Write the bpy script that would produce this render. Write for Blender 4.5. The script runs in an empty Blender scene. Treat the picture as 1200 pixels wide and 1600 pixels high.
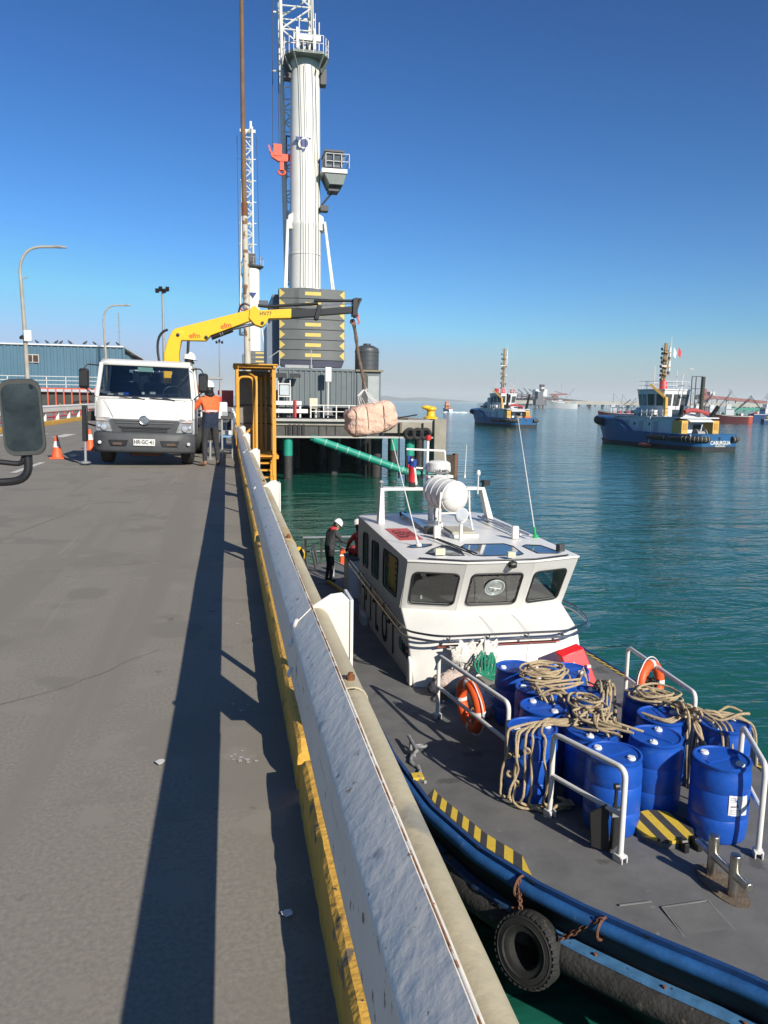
import bpy, math, random
from math import sin, cos, pi, radians, atan2, sqrt
from mathutils import Vector, Matrix, noise
random.seed(7)
S = bpy.context.scene
COL = S.collection
# ------------------------------------------------------------------ camera
cd = bpy.data.cameras.new('camera'); cam = bpy.data.objects.new('camera', cd); COL.objects.link(cam); S.camera = cam
cd.sensor_fit = 'HORIZONTAL'; cd.sensor_width = 36; cd.lens = 36 * 1200 / 1200; cd.clip_end = 40000; cd.clip_start = .05
pitch, yaw, roll = radians(8.3), radians(11.55), radians(.9)
fw = Vector((sin(yaw)*cos(pitch), cos(yaw)*cos(pitch), -sin(pitch)))
r0 = Vector((cos(yaw), -sin(yaw), 0)); u0 = r0.cross(fw)
rr = r0*cos(roll) + u0*sin(roll); uu = u0*cos(roll) - r0*sin(roll)
cam.matrix_world = Matrix(((rr.x, uu.x, -fw.x, 0), (rr.y, uu.y, -fw.y, 0), (rr.z, uu.z, -fw.z, 1.45), (0, 0, 0, 1)))
# ------------------------------------------------------------------ world, sun, exposure
SUN = Vector((.342, -.797, .5)).normalized()
w = bpy.data.worlds.new('World'); S.world = w; w.use_nodes = True
nt = w.node_tree; nt.nodes.clear()
sky = nt.nodes.new('ShaderNodeTexSky'); sky.sky_type = 'NISHITA'; sky.sun_disc = False
sky.sun_elevation = math.asin(SUN.z); sky.sun_rotation = atan2(SUN.x, SUN.y)
sky.altitude = 10; sky.air_density = 1.0; sky.dust_density = .6; sky.ozone_density = 2.6
bg = nt.nodes.new('ShaderNodeBackground'); bg.inputs[1].default_value = .064
out = nt.nodes.new('ShaderNodeOutputWorld')
# thin brown smog bank that lies along the whole horizon
tc = nt.nodes.new('ShaderNodeTexCoord'); sp = nt.nodes.new('ShaderNodeSeparateXYZ'); nt.links.new(tc.outputs['Generated'], sp.inputs[0])
rp = nt.nodes.new('ShaderNodeValToRGB'); nt.links.new(sp.outputs['Z'], rp.inputs[0])
e = rp.color_ramp.elements; e[0].position = 0.0; e[0].color = (.55, .55, .55, 1); e[1].position = .085; e[1].color = (0, 0, 0, 1)
e2 = rp.color_ramp.elements.new(.02); e2.color = (.85, .85, .85, 1)
e3 = rp.color_ramp.elements.new(.042); e3.color = (.50, .50, .50, 1)
mx = nt.nodes.new('ShaderNodeMix'); mx.data_type = 'RGBA'
gm_ = nt.nodes.new('ShaderNodeGamma'); gm_.inputs[1].default_value = 1.5; nt.links.new(sky.outputs[0], gm_.inputs[0])
tn = nt.nodes.new('ShaderNodeMix'); tn.data_type = 'RGBA'; tn.blend_type = 'MULTIPLY'; tn.inputs[0].default_value = 1; tn.clamp_result = False; nt.links.new(gm_.outputs[0], tn.inputs[6]); tn.inputs[7].default_value = (.335, .50, .625, 1)
nt.links.new(rp.outputs[0], mx.inputs[0]); cp = nt.nodes.new('ShaderNodeMix'); cp.data_type = 'RGBA'; cp.blend_type = 'DARKEN'; cp.inputs[0].default_value = 1; nt.links.new(tn.outputs[2], cp.inputs[6]); cp.inputs[7].default_value = (5.0, 8.0, 12.0, 1); nt.links.new(cp.outputs[2], mx.inputs[6]); mx.inputs[7].default_value = (5.5, 5.9, 6.9, 1)
hs = nt.nodes.new('ShaderNodeHueSaturation'); hs.inputs['Saturation'].default_value = 1.04
nt.links.new(mx.outputs[2], hs.inputs['Color']); nt.links.new(hs.outputs[0], bg.inputs[0]); nt.links.new(bg.outputs[0], out.inputs[0])
sl = bpy.data.lights.new('sun', 'SUN'); sl.energy = 5.0; sl.angle = radians(.53); sl.color = (1, .925, .80)
so = bpy.data.objects.new('sun', sl); COL.objects.link(so); so.rotation_euler = SUN.to_track_quat('Z', 'Y').to_euler()
S.view_settings.view_transform = 'Standard'; S.view_settings.look = 'None'; S.view_settings.exposure = .36; S.view_settings.gamma = 1
S.view_settings.use_curve_mapping = False
S.cycles.volume_bounces = 2; S.cycles.max_bounces = 6; S.cycles.diffuse_bounces = 2; S.cycles.glossy_bounces = 3; S.cycles.transmission_bounces = 4
S.cycles.sample_clamp_indirect = 6; S.cycles.caustics_reflective = False; S.cycles.caustics_refractive = False
# ------------------------------------------------------------------ materials
_M = {}
def M(name, col, rough=.5, metal=0, var=.12, scale=4, spots=None, bump=0, bscale=60, streak=None, ior=None, spec=None, stretch=None, along=None):
    """painted / plain surface: colour mottled by noise, optional stain spots (colour, amount 0-1, scale), vertical streaks, bump."""
    if name in _M: return _M[name]
    m = bpy.data.materials.new(name); m.use_nodes = True; n = m.node_tree; L = n.links.new
    b = n.nodes['Principled BSDF']; b.inputs['Roughness'].default_value = rough; b.inputs['Metallic'].default_value = metal
    if ior: b.inputs['IOR'].default_value = ior
    if spec is not None: b.inputs['Specular IOR Level'].default_value = spec
    t = n.nodes.new('ShaderNodeNewGeometry'); pos = t.outputs['Position']
    if stretch:
        mp = n.nodes.new('ShaderNodeMapping'); mp.inputs['Scale'].default_value = stretch; L(pos, mp.inputs[0]); pos = mp.outputs[0]
    nz = n.nodes.new('ShaderNodeTexNoise'); nz.inputs['Scale'].default_value = scale; nz.inputs['Detail'].default_value = 6; nz.inputs['Roughness'].default_value = .62
    L(pos, nz.inputs['Vector'])
    r = n.nodes.new('ShaderNodeValToRGB'); L(nz.outputs[0], r.inputs[0])
    c = Vector(col[:3])
    r.color_ramp.elements[0].position = .3; r.color_ramp.elements[0].color = (*(c*(1-var)), 1)
    r.color_ramp.elements[1].position = .7; r.color_ramp.elements[1].color = (*[min(1, x) for x in c*(1+var)], 1)
    cur = r.outputs[0]
    def over(cur, fac, colour):
        x = n.nodes.new('ShaderNodeMix'); x.data_type = 'RGBA'; L(fac, x.inputs[0]); L(cur, x.inputs[6]); x.inputs[7].default_value = (*colour[:3], 1); return x.outputs[2]
    def thresh(vec, sc, amount, det=5):
        q = n.nodes.new('ShaderNodeTexNoise'); q.inputs['Scale'].default_value = sc; q.inputs['Detail'].default_value = det; L(vec, q.inputs['Vector'])
        k = n.nodes.new('ShaderNodeValToRGB'); L(q.outputs[0], k.inputs[0]); p = .78 - .45*amount
        k.color_ramp.elements[0].position = p; k.color_ramp.elements[0].color = (0, 0, 0, 1); k.color_ramp.elements[1].position = p+.045; k.color_ramp.elements[1].color = (1, 1, 1, 1)
        return k.outputs[0]
    for s in (spots or []):
        cur = over(cur, thresh(pos, s[2], s[1]), s[0])
    if streak:
        mp = n.nodes.new('ShaderNodeMapping'); mp.inputs['Scale'].default_value = (1, 1, .08); L(t.outputs['Position'], mp.inputs[0])
        cur = over(cur, thresh(mp.outputs[0], streak[2], streak[1]), streak[0])
    if along:
        mp = n.nodes.new('ShaderNodeMapping'); mp.inputs['Scale'].default_value = (1, .035, 1); L(t.outputs['Position'], mp.inputs[0])
        for a_ in along: cur = over(cur, thresh(mp.outputs[0], a_[2], a_[1], 8), a_[0])
    L(cur, b.inputs['Base Color'])
    if bump:
        q = n.nodes.new('ShaderNodeTexNoise'); q.inputs['Scale'].default_value = bscale; q.inputs['Detail'].default_value = 4; L(t.outputs['Position'], q.inputs['Vector'])
        bp = n.nodes.new('ShaderNodeBump'); bp.inputs['Strength'].default_value = min(1, bump); bp.inputs['Distance'].default_value = .6/bscale; L(q.outputs[0], bp.inputs['Height']); L(bp.outputs[0], b.inputs['Normal'])
    _M[name] = m; return m
RUST = (.16, .06, .022)
white = M('white_paint', (.68, .67, .64), .38, var=.05, scale=3, spots=[((.5, .46, .4), .12, 5)])
whiterail = M('white_rail_paint', (.82, .755, .64), .45, var=.06, scale=7, spots=[((.50, .47, .43), .26, 9), ((.20, .085, .03), .27, 19), ((.25, .12, .05), .20, 60), ((.48, .46, .43), .2, 40)], bump=.12, bscale=26, along=[((.40, .38, .34), .2, 30)])
whitecrane = M('crane_white_paint', (.72, .71, .66), .45, var=.05, scale=.8, streak=((.5, .42, .32), .03, 1.4))
black = M('black_plastic', (.015, .015, .016), .45, var=.2, scale=12)
rubber = M('black_rubber', (.018, .018, .018), .75, var=.4, scale=9, spots=[((.05, .045, .04), .3, 6)], bump=.3, bscale=70)
darkgrey = M('dark_grey_plastic', (.055, .058, .062), .55, var=.15, scale=6)
chrome = M('stainless_steel', (.62, .61, .58), .22, 1, var=.12, scale=14)
galv = M('galvanised_steel', (.32, .33, .34), .5, .35, var=.12, scale=5)
asphalt = M('road_asphalt', (.215, .196, .163), .92, var=.20, scale=60, spots=[((.198, .180, .150), .58, .55), ((.184, .168, .141), .46, 1.4), ((.228, .208, .174), .42, 3.1), ((.42, .40, .36), .13, 110), ((.07, .065, .06), .13, 85), ((.13, .12, .102), .2, 6)], bump=.55, bscale=330, along=[((.196, .178, .149), .46, 1.5), ((.24, .22, .186), .24, 9)])
concrete = M('concrete', (.30, .275, .225), .9, var=.18, scale=1.2, streak=((.16, .14, .11), .3, 1.3), bump=.4, bscale=25)
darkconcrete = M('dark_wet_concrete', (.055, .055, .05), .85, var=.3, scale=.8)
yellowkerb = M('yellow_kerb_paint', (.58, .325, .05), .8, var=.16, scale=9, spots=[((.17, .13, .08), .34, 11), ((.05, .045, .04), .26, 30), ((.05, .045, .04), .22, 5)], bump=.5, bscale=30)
yellowold = M('weathered_yellow_pipe', (.46, .40, .27), .6, var=.16, scale=2.5, spots=[((.46, .35, .17), .42, 2.1), ((.28, .26, .21), .26, 3.4), ((.12, .105, .08), .14, 6), ((.10, .05, .02), .1, 22)], bump=.15, bscale=40)
deckgrey = M('deck_grey_nonslip', (.135, .134, .132), .82, var=.20, scale=2.6, spots=[((.20, .195, .185), .22, 5), ((.085, .083, .08), .30, 2.1), ((.07, .068, .065), .12, 14), ((.2, .2, .19), .08, 26)], bump=.5, bscale=140)
hazyel = M('hazard_yellow', (.62, .43, .045), .7, var=.1, scale=14, spots=[((.1, .09, .06), .2, 22)])
hazblk = M('hazard_black', (.045, .045, .047), .75, var=.2, scale=12)
bluepaint = M('blue_gunwale_paint', (.014, .085, .25), .55, var=.25, scale=6, spots=[((.012, .03, .07), .28, 3), ((.08, .15, .24), .24, 9), ((.28, .30, .3), .1, 22), ((.02, .02, .02), .1, 5)], bump=.2, bscale=30)
hullblack = M('black_hull_paint', (.012, .014, .018), .5, var=.3, scale=3, spots=[((.04, .042, .04), .2, 6)])
orange = M('orange_lifebuoy', (.75, .10, .02), .5, var=.08, scale=9)
conered = M('orange_cone_plastic', (.80, .11, .03), .55, var=.06, scale=9)
drumblue = M('blue_plastic_drum', (.010, .080, .42), .40, var=.10, scale=5, spots=[((.02, .10, .36), .25, 9), ((.10, .16, .30), .14, 34), ((.03, .035, .05), .12, 17)], bump=.12, bscale=18)
ropem = M('tan_hemp_rope', (.40, .31, .19), .9, var=.3, scale=45, bump=1, bscale=190)
cageorange = M('orange_cage_paint', (.62, .30, .03), .55, var=.14, scale=4, spots=[(RUST, .3, 5)])
cranegrey = M('crane_grey_paint', (.115, .125, .125), .55, var=.08, scale=1.2, streak=((.075, .08, .08), .3, 1.2))
contgrey = M('container_grey', (.12, .145, .155), .5, var=.1, scale=1.2, streak=((.08, .09, .09), .28, 1.5))
green = M('green_pile_paint', (.012, .27, .19), .5, var=.12, scale=1.5)
craneyel = M('yellow_boom_paint', (.78, .46, .02), .36, var=.05, scale=3)
redp = M('red_paint', (.55, .035, .03), .5, var=.1, scale=4)
def glass(name, col=(.03, .035, .04), ior=1.9, rough=.03):
    m = M(name, col, rough, var=.2, scale=2, ior=ior); return m
gl_boat = M('cabin_glass', (.075, .08, .08), .06, var=.55, scale=2.2, ior=1.75); gl_truck = glass('windscreen_glass', (.018, .022, .027), 1.5)
def clearglass(name, tint=(.55, .6, .62), k=.85):
    m = bpy.data.materials.new(name); m.use_nodes = True; n = m.node_tree; n.nodes.clear()
    o = n.nodes.new('ShaderNodeOutputMaterial'); mix = n.nodes.new('ShaderNodeMixShader'); tr = n.nodes.new('ShaderNodeBsdfTransparent'); gl = n.nodes.new('ShaderNodeBsdfGlossy')
    lw = n.nodes.new('ShaderNodeLayerWeight'); lw.inputs[0].default_value = .5; pw = n.nodes.new('ShaderNodeMath'); pw.operation = 'POWER'; pw.inputs[1].default_value = 3.5; n.links.new(lw.outputs['Facing'], pw.inputs[0]); fr = n.nodes.new('ShaderNodeMath'); fr.operation = 'MULTIPLY_ADD'; fr.inputs[1].default_value = k; fr.inputs[2].default_value = .07; n.links.new(pw.outputs[0], fr.inputs[0]); tr.inputs[0].default_value = (*tint, 1); gl.inputs['Roughness'].default_value = .02
    n.links.new(fr.outputs[0], mix.inputs[0]); n.links.new(tr.outputs[0], mix.inputs[1]); n.links.new(gl.outputs[0], mix.inputs[2]); n.links.new(mix.outputs[0], o.inputs[0]); return m
cg = clearglass('clear_glass')
# ------------------------------------------------------------------ mesh helpers
OFF = {}
class MB:
    def __init__(s): s.v = []; s.f = []; s.mi = []; s.k = 0
    def add(s, vs, fs):
        b = len(s.v); s.v += [Vector(p) for p in vs]; s.f += [[b+i for i in f] for f in fs]; s.mi += [s.k]*len(fs); return s
    def mat(s, k): s.k = k; return s
    def box(s, c, d, rz=0, R=None, tz=1):
        c = Vector(c); R = R or Matrix.Rotation(rz, 3, 'Z'); x, y, z = d[0]/2, d[1]/2, d[2]/2
        vs = [c + R @ Vector((sx*x*(tz if sz > 0 else 1), sy*y*(tz if sz > 0 else 1), sz*z)) for sz in (-1, 1) for sx, sy in ((-1, -1), (1, -1), (1, 1), (-1, 1))]
        return s.add(vs, [(3, 2, 1, 0), (4, 5, 6, 7), (0, 1, 5, 4), (1, 2, 6, 5), (2, 3, 7, 6), (3, 0, 4, 7)])
    def bb(s, x0, x1, y0, y1, z0, z1): return s.box(((x0+x1)/2, (y0+y1)/2, (z0+z1)/2), (abs(x1-x0), abs(y1-y0), abs(z1-z0)))
    def bar(s, a, b, w, h=None, up=(0, 0, 1)):
        a, b = Vector(a), Vector(b); h = h or w; d = (b-a).normalized(); up = Vector(up)
        if abs(d.dot(up)) > .98: up = Vector((0, 1, 0))
        x = d.cross(up).normalized(); y = x.cross(d)
        vs = [p + x*(i*w/2) + y*(j*h/2) for p in (a, b) for i, j in ((-1, -1), (1, -1), (1, 1), (-1, 1))]
        return s.add(vs, [(0, 1, 2, 3), (7, 6, 5, 4), (0, 4, 5, 1), (1, 5, 6, 2), (2, 6, 7, 3), (3, 7, 4, 0)])
    def tube(s, pts, r, n=8, closed=False, caps=True):
        pts = [Vector(p) for p in pts]; N = len(pts); rs = r if isinstance(r, (list, tuple)) else [r]*N
        t = []
        for i in range(N):
            a = pts[(i-1) % N] if closed or i > 0 else pts[i]; b = pts[(i+1) % N] if closed or i < N-1 else pts[i]
            d = b-a; t.append(d.normalized() if d.length > 1e-9 else Vector((0, 0, 1)))
        u = t[0].orthogonal().normalized(); vs = []
        for i in range(N):
            u = (u - t[i]*u.dot(t[i])); u = u.normalized() if u.length > 1e-6 else t[i].orthogonal().normalized(); w_ = t[i].cross(u)
            vs += [pts[i] + (u*cos(2*pi*k/n) + w_*sin(2*pi*k/n))*rs[i] for k in range(n)]
        fs = [(i*n+k, i*n+(k+1) % n, ((i+1) % N)*n+(k+1) % n, ((i+1) % N)*n+k) for i in range(N if closed else N-1) for k in range(n)]
        if caps and not closed: fs += [tuple(range(n))[::-1], tuple((N-1)*n+k for k in range(n))]
        return s.add(vs, fs)
    def lathe(s, prof, c=(0, 0, 0), n=24, axis=(0, 0, 1)):
        c = Vector(c); q = Vector((0, 0, 1)).rotation_difference(Vector(axis).normalized()); vs = []
        for r, z in prof: vs += [c + q @ Vector((max(r, 1e-4)*cos(2*pi*k/n), max(r, 1e-4)*sin(2*pi*k/n), z)) for k in range(n)]
        P = len(prof); fs = [(i*n+k, i*n+(k+1) % n, (i+1)*n+(k+1) % n, (i+1)*n+k) for i in range(P-1) for k in range(n)]
        if prof[0][0] > 1e-3: fs.append(tuple(range(n))[::-1])
        if prof[-1][0] > 1e-3: fs.append(tuple((P-1)*n+k for k in range(n)))
        return s.add(vs, fs)
    def ell(s, c, d, R=None, n=12, m=8):
        c = Vector(c); R = R or Matrix.Identity(3); vs = []
        for i in range(m+1):
            a = pi*i/m; vs += [c + R @ Vector((d[0]*sin(a)*cos(2*pi*k/n), d[1]*sin(a)*sin(2*pi*k/n), -d[2]*cos(a))) for k in range(n)]
        return s.add(vs, [(i*n+k, i*n+(k+1) % n, (i+1)*n+(k+1) % n, (i+1)*n+k) for i in range(m) for k in range(n)])
    def torus(s, c, R1, r, axis=(0, 0, 1), n=32, m=10, flat=1):
        q = Vector((0, 0, 1)).rotation_difference(Vector(axis).normalized()); c = Vector(c); vs = []
        for i in range(n):
            a = 2*pi*i/n
            for k in range(m):
                b = 2*pi*k/m; vs.append(c + q @ Vector(((R1+r*cos(b))*cos(a), (R1+r*cos(b))*sin(a), r*sin(b)*flat)))
        return s.add(vs, [(i*m+k, ((i+1) % n)*m+k, ((i+1) % n)*m+(k+1) % m, i*m+(k+1) % m) for i in range(n) for k in range(m)])
    def ext(s, poly, d, close=True):
        """polygon (3-D, planar) pushed along vector d into a solid"""
        poly = [Vector(p) for p in poly]; d = Vector(d); n = len(poly)
        return s.add(poly + [p+d for p in poly], [tuple(range(n))[::-1], tuple(n+i for i in range(n))] + [(i, (i+1) % n, n+(i+1) % n, n+i) for i in range(n)])
    def loft(s, rings, caps=True, closed=True):
        n = len(rings[0]); vs = [p for r in rings for p in r]; K = n if closed else n-1
        fs = [(i*n+k, i*n+(k+1) % n, (i+1)*n+(k+1) % n, (i+1)*n+k) for i in range(len(rings)-1) for k in range(K)]
        if caps: fs += [tuple(range(n))[::-1], tuple((len(rings)-1)*n+k for k in range(n))]
        return s.add(vs, fs)
    def build(s, name, mat, parent=None, bevel=0, angle=.6, world=True, normals=True, tri=False):
        me = bpy.data.meshes.new(name)
        off = OFF.get(parent.name) if (parent and world) else None
        T = SP[0]
        vs = [T(p) for p in s.v] if T else s.v
        if off: vs = [p-off for p in vs]
        me.from_pydata([tuple(p) for p in vs], [], s.f)
        for m in (mat if isinstance(mat, (list, tuple)) else [mat]): me.materials.append(m)
        me.polygons.foreach_set('material_index', s.mi)
        if normals:
            import bmesh
            b = bmesh.new(); b.from_mesh(me); bmesh.ops.recalc_face_normals(b, faces=b.faces); b.to_mesh(me); b.free()
        me.polygons.foreach_set('use_smooth', [True]*len(me.polygons)); me.set_sharp_from_angle(angle=angle)
        o = bpy.data.objects.new(name, me); COL.objects.link(o)
        if parent:
            o.parent = parent
            if off: OFF[o.name] = off
        if bevel:
            md = o.modifiers.new('bevel', 'BEVEL'); md.width = bevel; md.segments = 2; md.limit_method = 'ANGLE'; md.angle_limit = .7
        return o
SP = [None]            # unit conversion for things laid out in the boat's own drawing
def thing(name, label, cat, loc=(0, 0, 0), rz=0, group=None, local=False):
    o = bpy.data.objects.new(name, None); COL.objects.link(o); o.empty_display_size = .1
    l = Vector(loc)
    if SP[0] and not local: l = SP[0](l)
    o.location = l; o.rotation_euler = (0, 0, rz); o['label'] = label; o['category'] = cat
    if group: o['group'] = group
    if not local: OFF[o.name] = l.copy()
    return o
def tag(o, label, cat, group=None, kind=None):
    o['label'] = label; o['category'] = cat
    if group: o['group'] = group
    if kind: o['kind'] = kind
    return o
def struct(o, label=None): o['kind'] = 'structure'; return o
def dup(o, parent=None):
    c = o.copy(); COL.objects.link(c); c.parent = parent
    for ch in o.children: dup(ch, c)
    return c
def text(name, body, size, M4, mat, parent=None, ext=.004, bold=0, align='CENTER', sx=1):
    cu = bpy.data.curves.new(name, 'FONT'); cu.body = body; cu.size = size; cu.extrude = ext; cu.align_x = align; cu.align_y = 'CENTER'; cu.offset = bold; cu.resolution_u = 3
    cu.materials.append(mat); o = bpy.data.objects.new(name, cu); COL.objects.link(o)
    off = OFF.get(parent.name) if parent else None
    m = M4.copy()
    if SP[0]:
        t = SP[0](m.translation); k = (SP[0](Vector((1, 0, 0)))-SP[0](Vector((0, 0, 0)))).x; m = Matrix.Translation(t) @ Matrix.Scale(k, 4) @ m.to_3x3().to_4x4()
    if off: m = Matrix.Translation(-off) @ m
    m = m @ Matrix.Diagonal((sx, 1, 1, 1)); bpy.context.view_layer.update()
    me = bpy.data.meshes.new_from_object(o.evaluated_get(bpy.context.evaluated_depsgraph_get())); me.name = name; me.transform(m); me.materials.clear(); me.materials.append(mat)
    bpy.data.objects.remove(o); q = bpy.data.objects.new(name, me); COL.objects.link(q); q.parent = parent
    return q
def face(pos, xdir, updir):
    x = Vector(xdir).normalized(); y = Vector(updir); y = (y-x*y.dot(x)).normalized(); z = x.cross(y)
    m = Matrix((x, y, z)).transposed().to_4x4(); m.translation = Vector(pos); return m
def arc(p0, p1, p2, n=6):
    p0, p1, p2 = Vector(p0), Vector(p1), Vector(p2)
    return [p0*(1-t)**2 + p1*2*t*(1-t) + p2*t*t for t in [i/n for i in range(n+1)]]
def rounded(pts, r=.08, n=5):
    pts = [Vector(p) for p in pts]; out = [pts[0]]
    for a, b, c in zip(pts, pts[1:], pts[2:]):
        q = min(r, (a-b).length/2, (c-b).length/2)
        out += arc(b+(a-b).normalized()*q, b, b+(c-b).normalized()*q, n)
    return out+[pts[-1]]
# ================================================================== SETTING
# water: one sheet to the horizon
def water_mat():
    m = bpy.data.materials.new('sea_water'); m.use_nodes = True; n = m.node_tree; L = n.links.new; b = n.nodes['Principled BSDF']
    b.inputs['Base Color'].default_value = (.009, .088, .062, 1); b.inputs['Roughness'].default_value = .07; b.inputs['IOR'].default_value = 1.333
    g = n.nodes.new('ShaderNodeNewGeometry')
    def nz(sx, sy, sc, det, dist=0):
        mp = n.nodes.new('ShaderNodeMapping'); mp.inputs['Scale'].default_value = (sx, sy, 1); mp.inputs['Rotation'].default_value = (0, 0, radians(-14)); L(g.outputs['Position'], mp.inputs[0])
        q = n.nodes.new('ShaderNodeTexNoise'); q.inputs['Scale'].default_value = sc; q.inputs['Detail'].default_value = det; q.inputs['Roughness'].default_value = .55; q.inputs['Distortion'].default_value = dist; L(mp.outputs[0], q.inputs['Vector']); return q.outputs[0]
    a = nz(.45, 1.25, .42, 4, .6); c = nz(.6, 1.3, 2.1, 3, .6); big = nz(.3, 1, .035, 3)
    mu = n.nodes.new('ShaderNodeMath'); mu.operation = 'MULTIPLY_ADD'; L(c, mu.inputs[0]); mu.inputs[1].default_value = .20; L(a, mu.inputs[2])
    bp = n.nodes.new('ShaderNodeBump'); bp.inputs['Distance'].default_value = .36; L(mu.outputs[0], bp.inputs['Height'])
    k = n.nodes.new('ShaderNodeMapRange'); L(big, k.inputs[0]); k.inputs[1].default_value = .35; k.inputs[2].default_value = .65; k.inputs[3].default_value = .45; k.inputs[4].default_value = .85; L(k.outputs[0], bp.inputs['Strength'])
    L(bp.outputs[0], b.inputs['Normal']); return m
ZW = -4.4
o = MB().add([(-14000, -3000, ZW), (14000, -3000, ZW), (14000, 14000, ZW), (-14000, 14000, ZW)], [(0, 1, 2, 3)]).build('sea_water', water_mat(), normals=False); struct(o)
# distant hills along the bay
hm = M('far_hill', (.09, .10, .09), .95, var=.25, scale=.003)
b = MB(); N = 90; top = []; bot = []
for i in range(N+1):
    a = radians(-8 + 34*i/N); R = 9000; x, y = R*sin(a), R*cos(a)
    prof = 95*max(0, 1-abs((i-40)/30)**1.6)*(.62+.5*noise.noise((i*.21, 0, 3))) + 34*max(0, noise.noise((i*.11, 5, 0))+.3)
    top.append(Vector((x*1.04, y*1.04, ZW+max(3, prof)))); bot.append(Vector((x, y, ZW-1)))
back = [p*1.2 - Vector((0, 0, p.z*1.2+6)) for p in top]
b.loft([bot, top, back], caps=False, closed=False); struct(b.build('hills', hm))
# the causeway road the truck stands on
RX0, RX1 = -8.35, .26
b = MB(); b.add([(RX0, -8, 0), (RX1, -8, 0), (RX1, 300, 0), (RX0, 300, 0)], [(0, 1, 2, 3)]); struct(b.build('road', asphalt, normals=False))
b = MB(); b.bb(-60, .52, -8, 300, -.75, -.012); struct(b.build('quay_slab', concrete))
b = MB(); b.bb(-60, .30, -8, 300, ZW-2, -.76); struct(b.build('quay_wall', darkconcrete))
b = MB(); b.bb(-40, -8.75, -8, 230, -.01, .002); struct(b.build('yard_ground', M('yard_concrete', (.22, .21, .19), .9, var=.12, scale=.6)))
# paint on the road
lane = M('road_marking_white', (.55, .54, .50), .8, var=.1, scale=14, spots=[((.25, .24, .22), .3, 9)])
def mark(x0, x1, y0, y1, z=.005):
    return struct(MB().add([(x0, y0, z), (x1, y0, z), (x1, y1, z), (x0, y1, z)], [(0, 1, 2, 3)]).build('lane_marking', lane, normals=False))
for x0, x1, y0, y1 in ((-3.98, -3.86, 15.3, 17.7), (-3.98, -3.86, 9.0, 11.4), (-5.95, -5.55, 28.2, 30.6), (-7.0, -6.6, 28.6, 31.0), (-8.0, -7.65, 28.8, 31.2), (-3.98, -3.86, 33, 36), (-3.98, -3.86, 42, 45), (-3.98, -3.86, 51, 54)):
    mark(x0, x1, y0, y1)
# seam of the concrete gutter slab beside the kerb
crk = M('crack_tar', (.06, .055, .05), .95)
random.seed(14)
for x0, y0, x1, y1 in ((-1.9, 2.6, -.35, 4.4), (-3.2, 6.1, -.5, 6.9), (-2.2, 8.5, -1.2, 14.0), (-6.5, 12, -2.4, 13.2)):
    n_ = 26; L_ = []; R_ = []; dx, dy = x1-x0, y1-y0; l = sqrt(dx*dx+dy*dy); px_, py_ = -dy/l, dx/l; o_ = 0
    for i in range(n_+1): o_ += random.gauss(0, .018); w_ = random.uniform(.0008, .003); x, y = x0+dx*i/n_+px_*o_, y0+dy*i/n_+py_*o_; L_.append(Vector((x-px_*w_, y-py_*w_, .0025))); R_.append(Vector((x+px_*w_, y+py_*w_, .0025)))
    struct(MB().loft([L_, R_], caps=False, closed=False).build('road_crack', crk, normals=False))
# rubbish and bird droppings on the asphalt
pap = M('torn_paper', (.6, .58, .56), .8)
for x, y, s_, lab in ((.148, 2.00, .017, 'torn white paper scrap on the shaded gutter'), (-.28, 3.0, .02, 'small white scrap lying out on the sunlit asphalt')):
    b = MB(); vs = [(x+s_*cos(a)*random.uniform(.7, 1.3), y+s_*1.2*sin(a)*random.uniform(.6, 1.2), .006+random.uniform(0, .008)) for a in [2*pi*i/7 for i in range(7)]]
    b.ext(vs, (0, 0, .002)); tag(b.build('paper_scrap', pap), lab, 'litter')
drop = M('bird_dropping', (.42, .41, .39), .9, var=.1)
b = MB()
for cx, cy, n_ in ((.04, 2.98, 16), (.03, 4.9, 10), (.03, 3.5, 6), (-.02, 8.2, 6)):
    for i in range(n_):
        x = cx+random.gauss(0, .025); y = cy+random.gauss(0, .03); r = random.uniform(.002, .007)
        b.add([(x+r*1.6*cos(a)*random.uniform(.7, 1.3), y+r*sin(a)*random.uniform(.7, 1.3), .0045+.0003*(i % 3)) for a in [2*pi*k/7 for k in range(7)]], [tuple(range(7))])
o = b.build('bird_droppings', drop, normals=False); o['kind'] = 'stuff'; tag(o, 'pale speckled bird droppings on the asphalt beside the barrier', 'droppings')
# ------------------------------------------------------------------ right-hand kerb, barrier and pipe
random.seed(11)
kr = thing('kerb', 'worn yellow painted concrete kerb running under the near white barrier', 'kerb', (.26, 10, 0))
y = -1.5; k = 0
for y0, y1 in ((-1.6, .2), (.215, 2.62), (2.70, 7.22), (7.32, 12.2), (12.23, 17), (17.03, 22), (22.03, 27), (27.03, 32), (32.03, 38), (38.03, 44), (44.03, 50), (50.03, 55.5)):
    n = max(4, int((y1-y0)/.05)) if y0 < 13 else 4
    rings = []
    for i in range(n+1):
        yy = y0+(y1-y0)*i/n; j = lambda a=.006: random.uniform(-a, a) if y0 < 13 else 0
        e_ = .03 if i in (0, n) else 0
        chip = random.uniform(0, .010) if random.random() < .2 and y0 < 13 else 0
        rings.append([Vector((.236+j(.002), yy, -.01)), Vector((.239+j(.002), yy, .12)), Vector((.241+j(.001)+chip*.6, yy, .168-chip*.6-e_)), Vector((.255+j(.002), yy, .180+j(.002)-e_)), Vector((.345, yy, .185+j(.002)-e_)), Vector((.36, yy, -.01))])
    MB().loft(rings).build('kerb_stone', yellowkerb, kr, angle=.5)
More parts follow.
